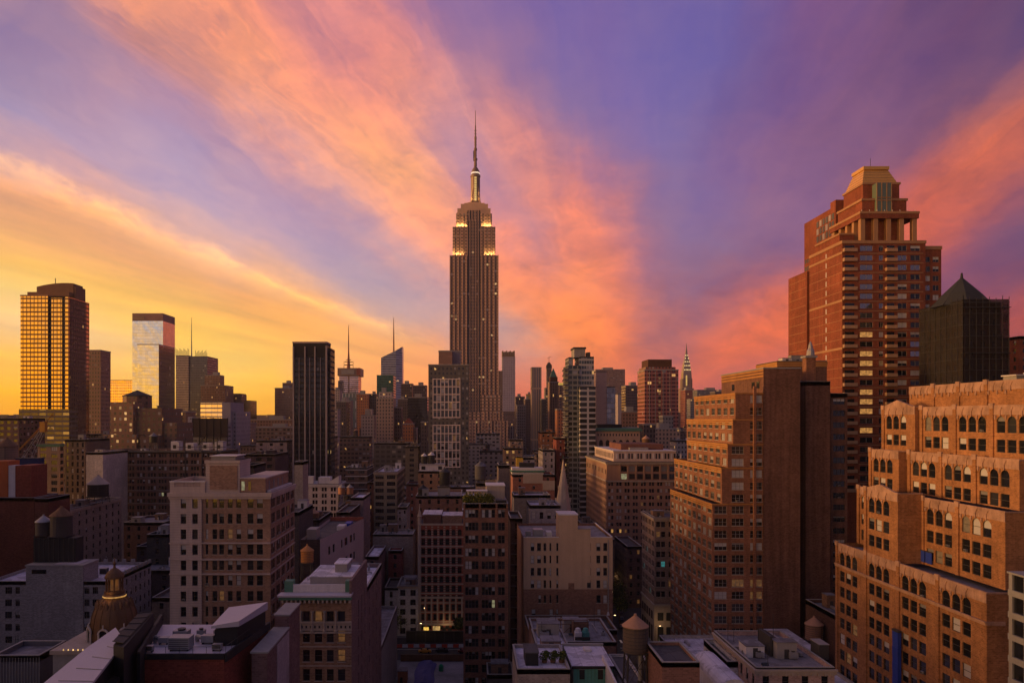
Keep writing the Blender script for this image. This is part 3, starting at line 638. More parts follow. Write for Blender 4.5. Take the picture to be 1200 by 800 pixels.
# unseen blocks added west of the view to keep the low sun off the streets
WEST_SHADE = []
for k, (a, b_, y_, d_, h_) in enumerate(((-262, -205, -170, 60, 92), (-250, -200, -100, 55, 84), (-258, -198, -38, 60, 80), (-255, -196, 30, 52, 86), (-262, -201, 90, 60, 78), (-270, -206, 158, 60, 84), (-280, -214, 226, 70, 80))):
    WEST_SHADE.append((a, b_, y_, y_ + d_, h_))

# ================================================================ right edge: the orange brick ziggurat
TB = srf((0.30, 0.14, 0.06), 0.9, 0.2, 0.45, 0, 0.3, 'zig', 1.6, 0, 3.0); TCR = srf((0.38, 0.23, 0.16), 0.85, 0.2, 0.7, 0, 0.25, 'crest', 3.0)
zg = empty('setback_building', (110, 168, 0), 'stepped orange brick office building with arched top windows filling the right edge', 'building', 'city buildings')
FOOT.append((94.3, 125, 140, 197.5, 53, 'zig'))
ZMIX = {'a': 4, 'd': 60, 'm': 10, 'h': 11, 'b': 5, 'q': 8, 'e': 2}
zwl = []
def tri(y, w=2.5, g_=0.65): return [(y, y - w), (y - w - g_, y - 2 * w - g_), (y - 2 * w - 2 * g_, y - 3 * w - 2 * g_)]
def ztier(x0, y0, y1, z0, z1, starts, nrow, crest=True, gables=(), x1=125, mixd=ZMIX, arched=True, w=2.5):
    m = MB(); hs = []
    for s in starts:
        for a, b in tri(s, w): hs.append((y1 - a, y1 - b))
    hs = [h for h in hs if h[0] > .3 and h[1] < (y1 - y0) - .3]
    rows = []; zt = z1 - 2.0; i = 0
    while zt - 2.5 > z0 + .2 and i < nrow:
        hh = 3.3 if (i == 0 and arched) else 2.6
        rows.append((zt - hh, zt, hs, i == 0 and arched)); zt -= hh + 1.35; i += 1
    for zb, zt_, h_, ar in rows:
        for a, b in h_: zwl.append((x0 + .24, y1 - (a + b) / 2, zb, R(-90), b - a, zt_ - zb, '1', pick(mixd), ar))
    wall_side(m, (x0, y1), (0, -1), y1 - y0, z0, z1, rows[::-1], TB, .32)
    wall_side(m, (x0, y0), (1, 0), x1 - x0, z0, z1, [], TB)
    wall_side(m, (x1, y1), (-1, 0), x1 - x0, z0, z1, [], TB)
    m.box(x0 + .5, x1, y0 + .5, y1 - .5, z1 - 1.2, z1 - 1.0, GREYR)
    m.build('wall', None, zg)
    if crest:
        c = MB(); c.box(x0 - .12, x0 - .004, y0, y1, z1 - 1.7, z1 + .05, TCR); c.box(x0 - .12, x0 + .4, y0 - .1, y1, z1 + .054, z1 + .3, TCR)
        c.box(x0 + .41, x1, y0 - .1, y0 + .3, z1 + .004, z1 + .26, TCR)
        for a, b in hs:                                     # keyed crest above each arch
            cy = y1 - (a + b) / 2
            c.bar((x0 - .2, cy, z1 - 2.0), (x0 - .2, cy, z1 - .9), .16, TCR); c.bar((x0 - .16, cy, z1 - .9), (x0 - .16, cy - .5, z1 - .1), .1, TCR)
            c.lathe(x0 - .1, cy + 1.5, [(.22, z1 - 2.6), (.3, z1 - 2.1), (.12, z1 - 1.7)], 6, TCR)
        for ya, yb, pk in gables:
            ym = (ya + yb) / 2
            c.face([(x0 - .14, yb, z1 + .2), (x0 - .14, ya, z1 + .2), (x0 - .14, ym, z1 + pk)], TCR)
            c.face([(x0 + .5, yb, z1 + .2), (x0 + .5, ya, z1 + .2), (x0 + .5, ym, z1 + pk)], TCR)
            c.face([(x0 - .14, yb, z1 + .2), (x0 - .14, ym, z1 + pk), (x0 + .5, ym, z1 + pk), (x0 + .5, yb, z1 + .2)], TCR)
            c.face([(x0 - .14, ya, z1 + .2), (x0 - .14, ym, z1 + pk), (x0 + .5, ym, z1 + pk), (x0 + .5, ya, z1 + .2)], TCR)
        c.build('crest', None, zg)
    # flat brick piers between the window groups
    pr = MB()
    for s in starts:
        for yy in (s + 1.25,):
            if y0 + .6 < yy < y1 - .6: pr = MB(); pr.box(x0 - .3, x0 - .003, yy - .55, yy + .55, z0 + .02, z1 - .4, TB); pr.box(x0 - .42, x0 - .003, yy - .68, yy + .68, z1 - .396, z1 + .7, TCR); pr.build('pier', None, zg)

st0 = [195.5, 181.3, 167.4, 153.2]
ztier(94.3, 140, 197.5, 0, 53.0, st0, 15)
ztier(94.3, 169, 183.6, 53.02, 68.3, [181.3], 4, gables=((169.6, 183, 1.6),), x1=99.8)
ztier(99.8, 143, 197.5, 53.01, 67.4, [195.5, 167.6, 155.6], 3)
ztier(102.6, 183.5, 197.4, 67.42, 76.9, [195], 2, x1=104.6, gables=((184, 197, .4),))
ztier(104.6, 146, 197.5, 67.41, 76.9, [181.2, 169, 157.5], 2)
ztier(105.9, 182.5, 197.4, 76.92, 87.6, [195], 2, x1=107.1, gables=((183, 197, 1.9),), mixd={'d': 5, 'l': 1, 'e': 1, 'h': 2})
ztier(107.1, 146, 197.5, 76.91, 87.4, [180.5, 168, 156], 2)
ztier(112, 150, 195.5, 87.42, 92.7, [194, 184, 174.5, 165], 1, mixd={'d': 5, 'b': 2, 'e': 2, 'h': 1, 'l': .6}, w=2.0)
put_windows(zg, zwl, 100)
bm = MB(); bm.box(93.95, 94.15, 139.8, 197.5, 47.3, 47.75, TCR); bm.box(93.75, 94.15, 139.6, 197.5, 47.754, 48.0, TCR); bm.box(94.16, 97.6, 139.75, 139.99, 47.3, 48.0, TCR); bm.build('string_course', None, zg)
bm = MB(); bm.box(113, 117, 152.5, 156, 91.8, 94.0, CONC); bm.box(112.7, 117.3, 152.2, 156.3, 94.0, 94.25, PALE); bm.box(114, 118, 160, 164, 91.8, 93.9, CONC); bm.box(113.7, 118.3, 159.7, 164.3, 93.9, 94.15, PALE); bm.build('roof_cabin', None, zg)
BLUE = srf((0.02, 0.05, 0.35), 0.6, 0.3, 0.3, key='blue')
bm = MB()
for k in range(22): zz = 1 + k * 1.7; bm.box(93.2 - (k % 2) * .06, 93.9, 167.0, 169.2, zz, zz + 1.72, BLUE)
bm.box(93.1, 93.94, 166.9, 169.3, 38.4, 38.8, STEEL)
tag(bm.build('debris_chute'), 'blue tarpaulin strip hanging down the orange stepped brick facade', 'tarpaulin')
for i, (yy, lb) in enumerate(((166.2, 'smaller blue sheet over a set-back window of the orange stepped building, nearer one'), (168.8, 'smaller blue sheet over a set-back window of the orange stepped building, further one'))):
    bm = MB(); bm.box(99.35, 99.5, yy - 1.1, yy + 1.1, 53.6, 56.0, BLUE); bm.box(99.3, 99.54, yy - 1.15, yy + 1.15, 56.004, 56.15, STEEL); tag(bm.build('tarpaulin'), lb, 'tarpaulin', 'blue sheets')
# white panelled building in the corner
wp = empty('panel_building', (93, 121, 0), 'sliver of pale panelled modern building at the bottom right corner', 'building', 'city buildings')
bm = MB(); PAN = srf((0.28, 0.27, 0.26), 0.6, 0.3, 0.15, key='pan'); x0 = X(1181, 126); z1 = Z(671, 126)
for k in range(10):
    z = z1 - 3.6 * (k + 1)
    bm.box(x0, x0 + 9, 116, 126, z, z + 1.0, PAN)
    for yy in (117, 120.4, 123.8): bm.box(x0 + .02, x0 + 8.9, yy + 1.2, yy + 2.0, z + 1.004, z + 3.596, PAN)
bm.box(x0 - .1, x0 + 9.1, 115.9, 126.1, z1, z1 + .3, PAN); bm.build('wall', None, wp)
bm = MB(); bm.box(x0 + .35, x0 + 8.7, 116.3, 125.7, 0, z1 - .05, G_DARK); bm.build('glazing', None, wp)
bm = MB(); bm.box(x0 + .3, x0 + 8.9, 116.1, 125.9, 0, z1 - 36, PAN); bm.build('base', None, wp)

# ================================================================ brown brick tower with orange lit setbacks
QB = srf((0.25, 0.115, 0.065), 0.9, 0.2, 0.4, 0, 0.35, 'Q', 1.0, 0, 1.6); QG = srf((0.46, 0.22, 0.065), 0.75, 0.2, 0.3, 0, 0.1, 'QG', 1.5, 0, 1.2)
qt = empty('setback_tower', (86, 250, 0), 'brown brick tower with orange western setbacks and a blank south wall', 'building', 'city buildings')
FOOT.append((72.8, 98.9, 230, 278, 99, 'Q'))
qwl = []
QM = {'a': 6, 'd': 26, 'm': 20, 'b': 16, 'h': 16, 'q': 10, 'e': 3, 'l': 1}; QMW = {'d': 14, 'm': 14, 'b': 26, 'h': 24, 'q': 14, 'r': 12}  # QMW: extra pale blinds also stand in for white reflections
def qtier(x0, y1, z0, z1, nb, south):
    m = MB(); L = y1 - 230; rows = []; rs = []; n = int((z1 - z0) / 3.65 + .3)
    hw = bays(L, L / nb, 3.5) if nb else []
    hsS = [(88 - x0 - w0, 88 - x0 - w1) for w0, w1 in south if x0 < 88 - w0 - .2]
    for k in range(n):
        zb = z1 - 3.65 * (k + 1) + .75
        if zb < z0 + .2: continue
        rows.append((zb, zb + 2.2, hw, False)); rs.append((zb, zb + 2.2, hsS, False))
    for zb, zt, h_, _ in rows:
        for a, b in h_: qwl.append((x0 + .24, y1 - (a + b) / 2, zb, R(-90), b - a, 2.2, '3sL', pick(QMW), False))
    for zb, zt, h_, _ in rs:
        for a, b in h_: qwl.append((x0 + (a + b) / 2, 230.24, zb, 0, b - a, 2.2, '3sL' if b - a > 2.2 else '2sL', pick(QM), False))
    wall_side(m, (x0, y1), (0, -1), L, z0, z1, rows[::-1], QB); wall_side(m, (x0, 230), (1, 0), 88 - x0, z0, z1, rs[::-1], QB)
    wall_side(m, (88, y1), (-1, 0), 88 - x0, z0, z1, [], QB); m.box(x0 + .4, 87.9, 230.4, y1 - .4, z1 - .9, z1 - .7, TAR)
    m.build('wall', None, qt)
    c = MB()
    for k, dz_ in enumerate((0.0, .62, 1.24)): c.box(x0 - .16, x0 - .004, 229.9, y1, z1 - .42 - dz_, z1 - dz_ - (.003 if k else -.05), QG)
    c.box(x0 - .16, 88, 229.84, 229.996, z1 - .3, z1 + .05, QG); c.build('coping', None, qt)
so = [(14.6, 10.9), (9.4, 5.8), (3.9, 0.3)]
qtier(72.8, 278, 0, 59.4, 10, so); qtier(75.6, 283, 59.41, 70.2, 10, so); qtier(77.4, 273, 70.21, 77.3, 8, so)
qtier(79.0, 279, 77.31, 84.7, 9, so); qtier(79.7, 272, 84.71, 92.6, 8, so)
put_windows(qt, qwl, 100)
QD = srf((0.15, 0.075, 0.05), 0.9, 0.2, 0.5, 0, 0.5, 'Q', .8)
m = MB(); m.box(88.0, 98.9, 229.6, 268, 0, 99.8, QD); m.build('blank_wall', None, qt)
m = MB(); 
for k in range(3): m.box(87.85, 87.996, 229.6, 268, 99.2 - k * .9, 99.7 - k * .9, QG)
m.box(87.8, 99.1, 229.4, 268.2, 99.804, 100.2, CONC); m.build('coping', None, qt)
for yy in (234, 238, 256): m = MB(); m.box(87.86, 87.997, yy - 1.1, yy + 1.1, 94.2, 96.2, G_DARK); m.build('window', None, qt)

m = MB(); m.box(84.9, 85.7, 229.2, 229.99, 0, 94.6, QB); m.build('pier', None, qt)
# second slab and chimney
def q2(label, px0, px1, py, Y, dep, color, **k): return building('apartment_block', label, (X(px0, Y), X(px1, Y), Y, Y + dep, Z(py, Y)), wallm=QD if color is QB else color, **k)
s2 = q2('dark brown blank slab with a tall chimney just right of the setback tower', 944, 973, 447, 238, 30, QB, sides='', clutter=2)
m = MB(); m.box(X(945, 238.5), X(956, 238.5), 238.5, 241.5, Z(447, 238), Z(419, 238.5), QB); m.box(X(943.5, 238.5), X(957.5, 238.5), 238.2, 241.8, Z(419, 238.5), Z(416.5, 238.5), CONC)
m.build('chimney', None, s2)
m = MB(); m.lathe(X(949.8, 240), 240, [(1.25, Z(416.5, 240)), (1.1, Z(411, 240)), (.7, Z(408, 240)), (.55, Z(404, 240)), (.12, Z(400, 240))], 10, GALV); m.build('cowl', None, s2)
q2('narrow brown block with wide windows behind the orange brick ziggurat, right of the chimney slab', 973.5, 993, 461, 242, 24, QB, sides='S', bw=4.8, ww=3.7, style='3', wh=1.8, fh=3.7, mix=QM, wz0=20)
q2('brown block with ochre coping rising behind the blank slab', 911, 969, 423, 274, 20, QB, sides='', parapet=1.2, cornice=(1.8, .3, QG))
gap = q2('dark recessed stair block with small landings between two blank brown walls', 938.2, 943.4, 463, 252, 12, brick((.05, .035, .03)), sides='S', bw=1.4, ww=.9, wh=2.2, clutter=0, wz0=10)

# ================================================================ red apartment tower with gold pyramid cap
VB = srf((0.22, 0.066, 0.033), 0.9, 0.2, 0.35, 0, 0.35, 'V', .8); VT = srf((0.40, 0.22, 0.11), 0.8, 0.2, 0.2, 0, .1, 'VT')
vt = empty('apartment_tower', (165, 315, 0), 'tall red brick apartment tower with balconies and a gold pyramid cap', 'building', 'city buildings')
FOOT.append((145, 186, 300, 360, 150, 'V'))
VX0, VX1, VZ = 145.7, 178.2, 153.5
m = MB(); vwl = []; fh = 3.74; rows = []; colsV = [(6.9, 11.9), (14.3, 16.0), (21.6, 25.2), (26.6, 30.4)]
nf = 34
VM = {'d': 26, 'b': 12, 'h': 14, 'q': 12, 'm': 22, 'r': 16, 'e': 1.5}
for k in range(nf): rows.append((VZ - 3.0 - k * fh - .2, VZ - 3.0 - k * fh + 1.9, colsV, False))
for i, (zb, zt, h_, _) in enumerate(rows):
    for j, (a, b) in enumerate(h_):
        if j == 0: v = 'r' if i < 9 else ('g' if 9 <= i < 20 and i % 4 != 2 else pick(VM))
        else: v = pick(VM)
        vwl.append((VX0 + (a + b) / 2, 300.2, zb, 0, b - a, zt - zb, '2xL', v, False))
wall_side(m, (VX0, 300), (1, 0), VX1 - VX0, 0, VZ, rows[::-1], VB); wall_side(m, (VX0, 329), (0, -1), 29, 0, VZ, [], VB)
wall_side(m, (VX1, 300), (0, 1), 29, 0, VZ, [], VB); wall_side(m, (VX1, 329), (-1, 0), VX1 - VX0, 0, VZ, [], VB); m.box(VX0 + .3, VX1 - .3, 300.3, 328.7, VZ - .6, VZ - .5, TAR)
m.build('wall', None, vt)
m = MB(); rows2 = [(a, b, [(1, 3.6), (4.6, 7)], False) for a, b, _, __ in rows]
for zb, zt, h_, _ in rows2:
    for a, b in h_: vwl.append((VX1 + .02 + (a + b) / 2, 303.2, zb, 0, b - a, zt - zb, '2xL', pick(VM), False))
wall_side(m, (VX1 + .02, 303), (1, 0), 8, 0, VZ - 1.5, rows2[::-1], VB); wall_side(m, (VX1 + 8.02, 303), (0, 1), 22, 0, VZ - 1.5, [], VB); wall_side(m, (VX1 + 8.02, 325), (-1, 0), 8, 0, VZ - 1.5, [], VB)
m.box(VX1 + .02, VX1 + 8, 303.2, 324.8, VZ - 2, VZ - 1.7, TAR); m.build('wing_wall', None, vt)
put_windows(vt, vwl, 100)
m = MB()
for k in range(0, nf):
    z = VZ - 3.9 - k * fh + .1
    m.box(VX0 + 6.4, VX0 + 31.6, 299.9, 299.997, z - .5, z - .15, VT)
    if k % 5 == 0: m.box(VX0 - .1, VX0 - .003, 300, 329, z - .4, z + .5, VT)
    else: m.box(VX0 - .05, VX0 - .003, 300, 329, z - .2, z - .05, VT)
for k in range(nf): z = VZ - 3 - k * fh; m.box(VX0 - .06, VX0 - .004, 313.2, 313.9, z - .6, z + 1.4, PALE)
m.box(VX0 - .25, VX1 + .2, 299.7, 299.99, VZ - .3, VZ + .9, VT); m.box(VX0 - .25, VX0 - .01, 299.99, 329, VZ - .3, VZ + .9, VT); m.box(VX1 + .3, VX1 + 8.2, 302.7, 302.99, VZ - 2, VZ - .6, VT)
m.build('band', None, vt)
GLR = srf((0.42, 0.26, 0.15), 0.6, key='rail')
nb_ = 0
for k in range(nf - 8):
    z = VZ - 3.4 - k * fh
    for a, b in ((.1, 5.2), (16.6, 20.8)):
        m = MB(); m.box(VX0 + a, VX0 + b, 298.4, 299.99, z - .25, z, GLR); m.box(VX0 + a, VX0 + b, 298.4, 298.5, z, z + 1.05, GLR); m.box(VX0 + a, VX0 + a + .1, 298.5, 299.99, z, z + 1.05, GLR); m.box(VX0 + b - .1, VX0 + b, 298.5, 299.99, z, z + 1.05, GLR)
        m.box(VX0 + a + .8, VX0 + b - .6, 299.9, 299.985, z + .05, z + 2.3, G_DARK)
        m.build('balcony', None, vt)
# rear slabs
m = MB(); m.box(145.0, 156.8, 330, 349, 0, 148.2, VB); 
for k in range(30): m.box(144.95, 144.996, 331, 348, 145 - k * 3.8, 145.15 - k * 3.8, VT)
m.build('rear_wing', None, vt)
m = MB(); m.box(157, 169, 329.2, 360, 0, 176, VB); m.box(157, 160.5, 329.1, 334, 176, 178.6, VB); m.build('rear_slab', None, vt)
m = MB()
for k in range(6):
    for j in range(6): m.box(156.9, 156.997, 330.5 + j * 2.9, 332.6 + j * 2.9, 154.2 + k * 3.3, 156.9 + k * 3.3, G_DARK if (k + j) % 3 else G_MIR)
for k in range(3):
    for j in range(6): m.box(156.9, 156.997, 348.4 + j * 1.9, 349.6 + j * 1.9, 150 + k * 3.5, 151.9 + k * 3.5, G_DARK)
m.build('window_grid', None, vt)
# crown
def frame_box(m, x0, x1, y0, y1, z0, z1, mat, t=.35):
    m.box(x0 - t, x1 + t, y0 - t, y1 + t, z1 - .5, z1, mat)
m = MB(); cx, cy = 162.3, 315.0
for i in range(5):
    for j in (0, 1): xx = 154.2 + i * 5.1; m.box(xx, xx + 1.7, 302.5 + j * 22, 304.5 + j * 22, VZ, 163.6, VT)
for j in range(1, 4): m.box(154.2, 155.8, 302.5 + j * 5.5, 304.2 + j * 5.5, VZ, 163.6, VT)
m.box(157, 173.5, 306.5, 322, VZ, 163.6, VB); m.box(153.7, 176.8, 301.9, 327.4, 163.6, 165.4, VB); m.box(153.5, 177, 301.7, 327.6, 165.4, 166.3, VT); m.box(147.5, 153.4, 306, 327, VZ, 158.0, VB); m.box(147.2, 153.45, 305.7, 327.3, 158.0, 158.7, VT); m.build('colonnade', None, vt)
m = MB(); m.box(156, 173.6, 305, 325, 166.3, 171.3, VB); m.box(155.6, 174, 304.6, 325.4, 171.3, 172.2, VT); m.box(157.4, 171.9, 307, 323, 172.2, 178.4, VB); m.box(157, 172.3, 306.6, 323.4, 178.4, 179.2, VT)
m.build('drum', None, vt)
CG = glassmat((0.14, 0.19, 0.14), 0.25, key='crownglass')
m = MB(); m.box(161, 166.8, 303.4, 307.5, 166.3, 178.0, CG)
for xx in (160.9, 162.8, 164.8, 166.7): m.box(xx, xx + .2, 303.2, 303.39, 166.3, 178, VT)
for zz in (170.9, 172): m.box(160.9, 166.9, 303.2, 303.395, zz, zz + .3, VT)
m.build('bay_window', None, vt)
GOLD = srf((0.75, 0.42, 0.10), 0.42, 0.5, 0.2, 0.5, .1, 'gold')
m = MB(); zb, zt = 179.2, 185.4
a = [(157.6, 307.8), (171.6, 307.8), (171.6, 322.2), (157.6, 322.2)]; b = [(159.6, 310.6), (169.2, 310.6), (169.2, 319.4), (159.6, 319.4)]
for i in range(4):
    j = (i + 1) % 4; m.face([(*a[i], zb), (*a[j], zb), (*b[j], zt), (*b[i], zt)], GOLD)
    for t in (.2, .4, .6, .8):
        m.bar([a[i][k] * (1 - t) + b[i][k] * t for k in (0, 1)] + [zb * (1 - t) + zt * t], [a[j][k] * (1 - t) + b[j][k] * t for k in (0, 1)] + [zb * (1 - t) + zt * t], .12, VT)
m.box(159.2, 169.6, 310.1, 319.9, zt, zt + 1.3, GOLD); m.build('pyramid_roof', None, vt)
m = MB(); m.bar((164.5, 315, zt + 1), (164.5, 315, 191.5), .09, STEEL); m.build('mast', None, vt)
m = MB()
for i in range(8): m.bar((154.5 + i * 3, 302.3, 166.3), (154.5 + i * 3, 302.3, 167.0), .12, PALE)
m.build('roof_lamp', LITW, vt)

# ================================================================ netted tower under scaffolding
wt = empty('scaffolded_tower', (175, 270, 0), 'dark tower wrapped in scaffolding and netting with a pointed copper roof', 'building', 'city buildings')
FOOT.append((166, 181, 258, 283, 125, 'W'))
net, q_, bs = newmat('netting'); t_ = net.node_tree
P_ = t_.nodes.new('ShaderNodeTexCoord').outputs['Object']
bs.inputs['Base Color'].default_value = (0.016, 0.012, 0.011, 1); bs.inputs['Roughness'].default_value = 0.9
q_.l.new(q_.maprange(q_.noise(P_, .18, 3, .6), .35, .65, .62, .95), bs.inputs['Alpha'])
DKB = srf((0.11, 0.05, 0.025), 0.9, key='wb')
building('core', None, (167.6, 179.6, 259.6, 281.5, 124), wallm=DKB, sides='SW', bw=3.2, ww=1.5, wh=2.2, fh=3.8, root=wt, clutter=0, wz0=60, mix={'d': 1})
m = MB(); m.box(166, 181.2, 258, 283, 0, 125.0, net); m.build('netting', None, wt)
m = MB()
for i in range(8):
    xx = 165.8 + i * 2.2; m.bar((xx, 257.8, 50), (xx, 257.8, 126.2 - (i % 3) * .4), .1, STEEL)
for j in range(9):
    yy = 257.8 + j * 3.15; m.bar((165.8, yy, 50), (165.8, yy, 126.3 - (j % 2) * .7), .1, STEEL)
for k in range(20):
    z = 124 - k * 3.8; m.bar((165.8, 257.8, z), (181.4, 257.8, z), .1, STEEL); m.bar((165.8, 257.8, z), (165.8, 283.1, z), .1, STEEL)
    if k % 4 == 0: m.box(165.2, 181.6, 257.2, 258, z - 1.9, z - 1.7, STEEL)
m.build('scaffold', None, wt)
m = MB(); CPR = srf((0.03, 0.032, 0.034), .8, key='cpr'); m.lathe(X(1127, 270), 270, [(9.6, 124.2), (6.2, 128.4), (.5, 134.2), (.3, 136)], 8, CPR, rot=R(22.5))
for k in range(8):
    t = R(22.5) + 2 * math.pi * k / 8; m.bar((X(1127, 270) + 9.7 * math.cos(t), 270 + 9.7 * math.sin(t), 124.3), (X(1127, 270), 270, 134.4), .16, STEEL)
m.build('pointed_roof', None, wt)
building('apartment_block', 'sliver of red brick tower at the far right edge of the skyline', (X(1194, 330), X(1194, 330) + 20, 330, 350, Z(394, 330)), wallm=VB, sides='SW', fh=3.6, bw=4, ww=1.6, clutter=0, wz0=90, sidespec=None)

# ================================================================ foreground left
RB = brick((0.22, 0.055, 0.035)); BLK = srf((0.02, 0.02, 0.022), .7, key='blk'); ZINC = srf((0.5, 0.46, 0.5), 0.5, 0.4, 0.12, 0.0, .05, 'zinc', .8)
ph = empty('penthouse_building', (-42, 112, 0), 'red walled building with flat lilac roof and black sloping penthouse at bottom left', 'building', 'city buildings')
m = MB(); m.prism([(-47, 107.6), (-34.4, 107.6), (-32.5, 124), (-52, 124)], 0, 51.7, RB); m.build('wall', None, ph)
m = MB(); m.prism([(-46.8, 107.9), (-34.6, 107.9), (-32.8, 123.8), (-51.8, 123.8)], 51.703, 51.8, ZINC); m.build('roof', None, ph)
m = MB(); m.prism([(-47.1, 107.4), (-34.3, 107.4), (-34.3, 107.7), (-47.1, 107.7)], 51.3, 52.1, BLK); m.prism([(-34.2, 107.4), (-33.9, 107.4), (-32.1, 124), (-32.6, 124)], 51.0, 52.2, BLK); m.build('parapet', None, ph)
m = MB()
m.prism([(-48.2, 80), (-42.5, 80), (-45.3, 92), (-47.2, 101), (-50.2, 115), (-52.4, 114)], 40, 53.5, BLK)
m.prism([(-46.9, 101.2), (-45.0, 100), (-48.5, 118), (-50.2, 116)], 46, 55.2, BLK); m.prism([(-45.0, 104), (-44.6, 104), (-49.5, 124), (-50, 124)], 46, 53.4, BLK)
m.prism([(-44.5, 80), (-42, 80), (-46.9, 107.6), (-47.6, 107.6)], 0, 51.2, BLK); m.build('black_wall', None, ph)
m = MB(); m.prism([(-48.6, 79), (-42.0, 79), (-44.8, 92), (-46.8, 101), (-48.5, 108), (-52.8, 114.6), (-52.0, 104), (-50.1, 90)], 53.5, 53.85, ZINC)
for k in range(7): m.bar((-48.3 + (k - 0) * .0 - .45 * k * .55, 82 + k * 4.6, 53.9), (-42.9 - k * .85, 82.6 + k * 4.2, 53.9), .05, GALV)
m.face([(-47.1, 101.4, 55.6), (-45.6, 101.2, 55.4), (-48.6, 117.6, 55.4), (-50.0, 116, 55.6)], BLK)
for k in range(6): t = k / 5; m.bar((-47.1 - 2.9 * t, 101.4 + 14.6 * t, 55.65), (-45.6 - 3 * t, 101.2 + 16.4 * t, 55.45), .08, STEEL)
m.build('penthouse_roof', None, ph)
m = MB(); m.prism([(-37.0, 111.6), (-34.0, 112.6), (-32.4, 122.0), (-37.6, 121.0)], 51.8, [54.3, 54.9, 55.3, 54.7], BLK); m.build('roof_cabin', None, ph)
m = MB(); m.prism([(-37.4, 111.2), (-33.7, 112.3), (-32.1, 122.3), (-38.0, 121.3)], [54.6][0], [54.95, 55.4, 55.8, 55.2], ZINC); m.build('cabin_roof', None, ph)
m = MB()
for k in range(7): m.bar((-46.4 + k * 1.9, 107.75, 52.1), (-46.4 + k * 1.9, 107.75, 53.0), .035, STEEL)
m.bar((-46.4, 107.75, 53.0), (-35, 107.75, 53.0), .035, STEEL); m.bar((-34.2, 107.8, 53.1), (-32.8, 122, 53.1), .035, STEEL)
for k in range(8): m.bar((-34.2 + k * .2, 107.8 + k * 2, 52.1), (-34.2 + k * .2, 107.8 + k * 2, 53.1), .035, STEEL)
m.build('railing', None, ph)
def hvac(label, x, y, kind, s=1.0):
    t = empty('rooftop_unit', (x, y, 51.8), label, 'air conditioner', 'rooftop air conditioning units'); z = 51.8
    m = MB(); m.box(x - s, x + s, y - s * .7, y + s * .7, z + .25, z + .25 + s * 1.1, GALV); m.build('casing', None, t)
    m = MB()
    for sx in (-.8, .8): m.box(x + sx * s - .06, x + sx * s + .06, y - s * .65, y + s * .65, z, z + .25, STEEL)
    m.build('base', None, t)
    m = MB()
    if kind == 'fan': m.lathe(x, y, [(s * .5, z + .25 + s * 1.1), (s * .55, z + .5 + s * 1.1)], 14, STEEL)
    elif kind == 'duct': m.bar((x - s, y, z + .8), (x - s * 2.2, y + s, z + .8), .32, GALV, 10); m.bar((x - s * 2.2, y + s, z + .8), (x - s * 2.2, y + s, z + .1), .32, GALV, 10)
    else:
        for k in range(5): m.box(x - s * .9, x + s * .9, y - s * .7 - .06, y - s * .7 - .005, z + .4 + k * s * .2, z + .47 + k * s * .2, STEEL)
    m.build({'fan': 'fan', 'duct': 'duct'}.get(kind, 'grille'), None, t)
hvac('largest grey fan unit on the penthouse roof, behind the wide low casing', -43.2, 115.4, 'fan', 1.1)
hvac('wide low grey casing nearest the red wall on the penthouse roof', -41.5, 110.6, 'grille', 1.5)
hvac('grey unit with bent duct at the left end of the penthouse roof', -45.0, 113.2, 'duct', .7)
hvac('small grey cube unit by the railing at the left end of the roof', -45.6, 109.3, 'grille', .6)
hvac('grey ducted unit between the low casing and the black cabin', -38.6, 113.6, 'duct', .9)
hvac('white box unit at the right front corner of the penthouse roof', -36.1, 110.0, 'grille', .65)
hvac('grey fan unit close in front of the black roof cabin', -38.2, 117.2, 'fan', .7)
hvac('grey round-topped unit near the middle of the penthouse roof', -41.0, 117.5, 'fan', .6)
# brick flank and painted wall to its right
pw = empty('brick_building', (-30.6, 122, 0), 'narrow brick flank with faded white paint right of the red walled penthouse', 'building', 'city buildings')
m = MB(); m.box(-31.9, -29.6, 112.5, 126, 0, 50.6, brick((.17, .10, .09))); m.box(-31.9, -29.6, 126.01, 134, 0, 52.6, brick((.17, .10, .09))); m.build('wall', None, pw)
m = MB(); m.box(-29.59, -29.5, 118, 125.8, 30, 50.2, srf((.38, .31, .31), .9, .2, .6, key='oldpaint')); m.build('painted_patch', None, pw)
m = MB(); m.box(-32.1, -29.45, 112.4, 126, 50.604, 50.85, CONC); m.box(-32.1, -29.45, 126.02, 134.1, 52.604, 52.85, CONC); m.build('coping', None, pw)

# gilded dome
dm = empty('domed_building', (-69.3, 150, 0), 'ornate building with a ribbed gilded dome and lantern lit at its foot', 'building', 'city buildings')
FOOT.append((-77, -61, 142, 158, 42, 'dome'))
DG = srf((0.15, 0.078, 0.035), 0.6, 0.4, 0.3, .2, .1, 'dome'); DW = srf((0.5, 0.44, 0.38), .7, key='domew'); cx, cy = -69.3, 150.0
m = MB(); m.box(-77, -61.2, 142, 158, 0, 41.5, CONC); m.box(-77.4, -60.8, 141.6, 158.4, 41.5, 42.2, STONE); m.build('wall', None, dm)
m = MB(); prof = [(4.3, 42.2), (4.5, 42.9), (4.35, 44.2), (4.25, 45.6), (4.0, 47), (3.5, 48.4), (2.7, 49.5), (1.9, 50.2)]
m.lathe(cx, cy, prof, 32, DG); m.build('dome', None, dm, True)
m = MB()
for k in range(16):
    t = 2 * math.pi * (k + .5) / 16
    for (r0, z0), (r1, z1) in zip(prof, prof[1:]): m.bar((cx + r0 * math.cos(t), cy + r0 * math.sin(t), z0), (cx + r1 * math.cos(t), cy + r1 * math.sin(t), z1), .13, DG)
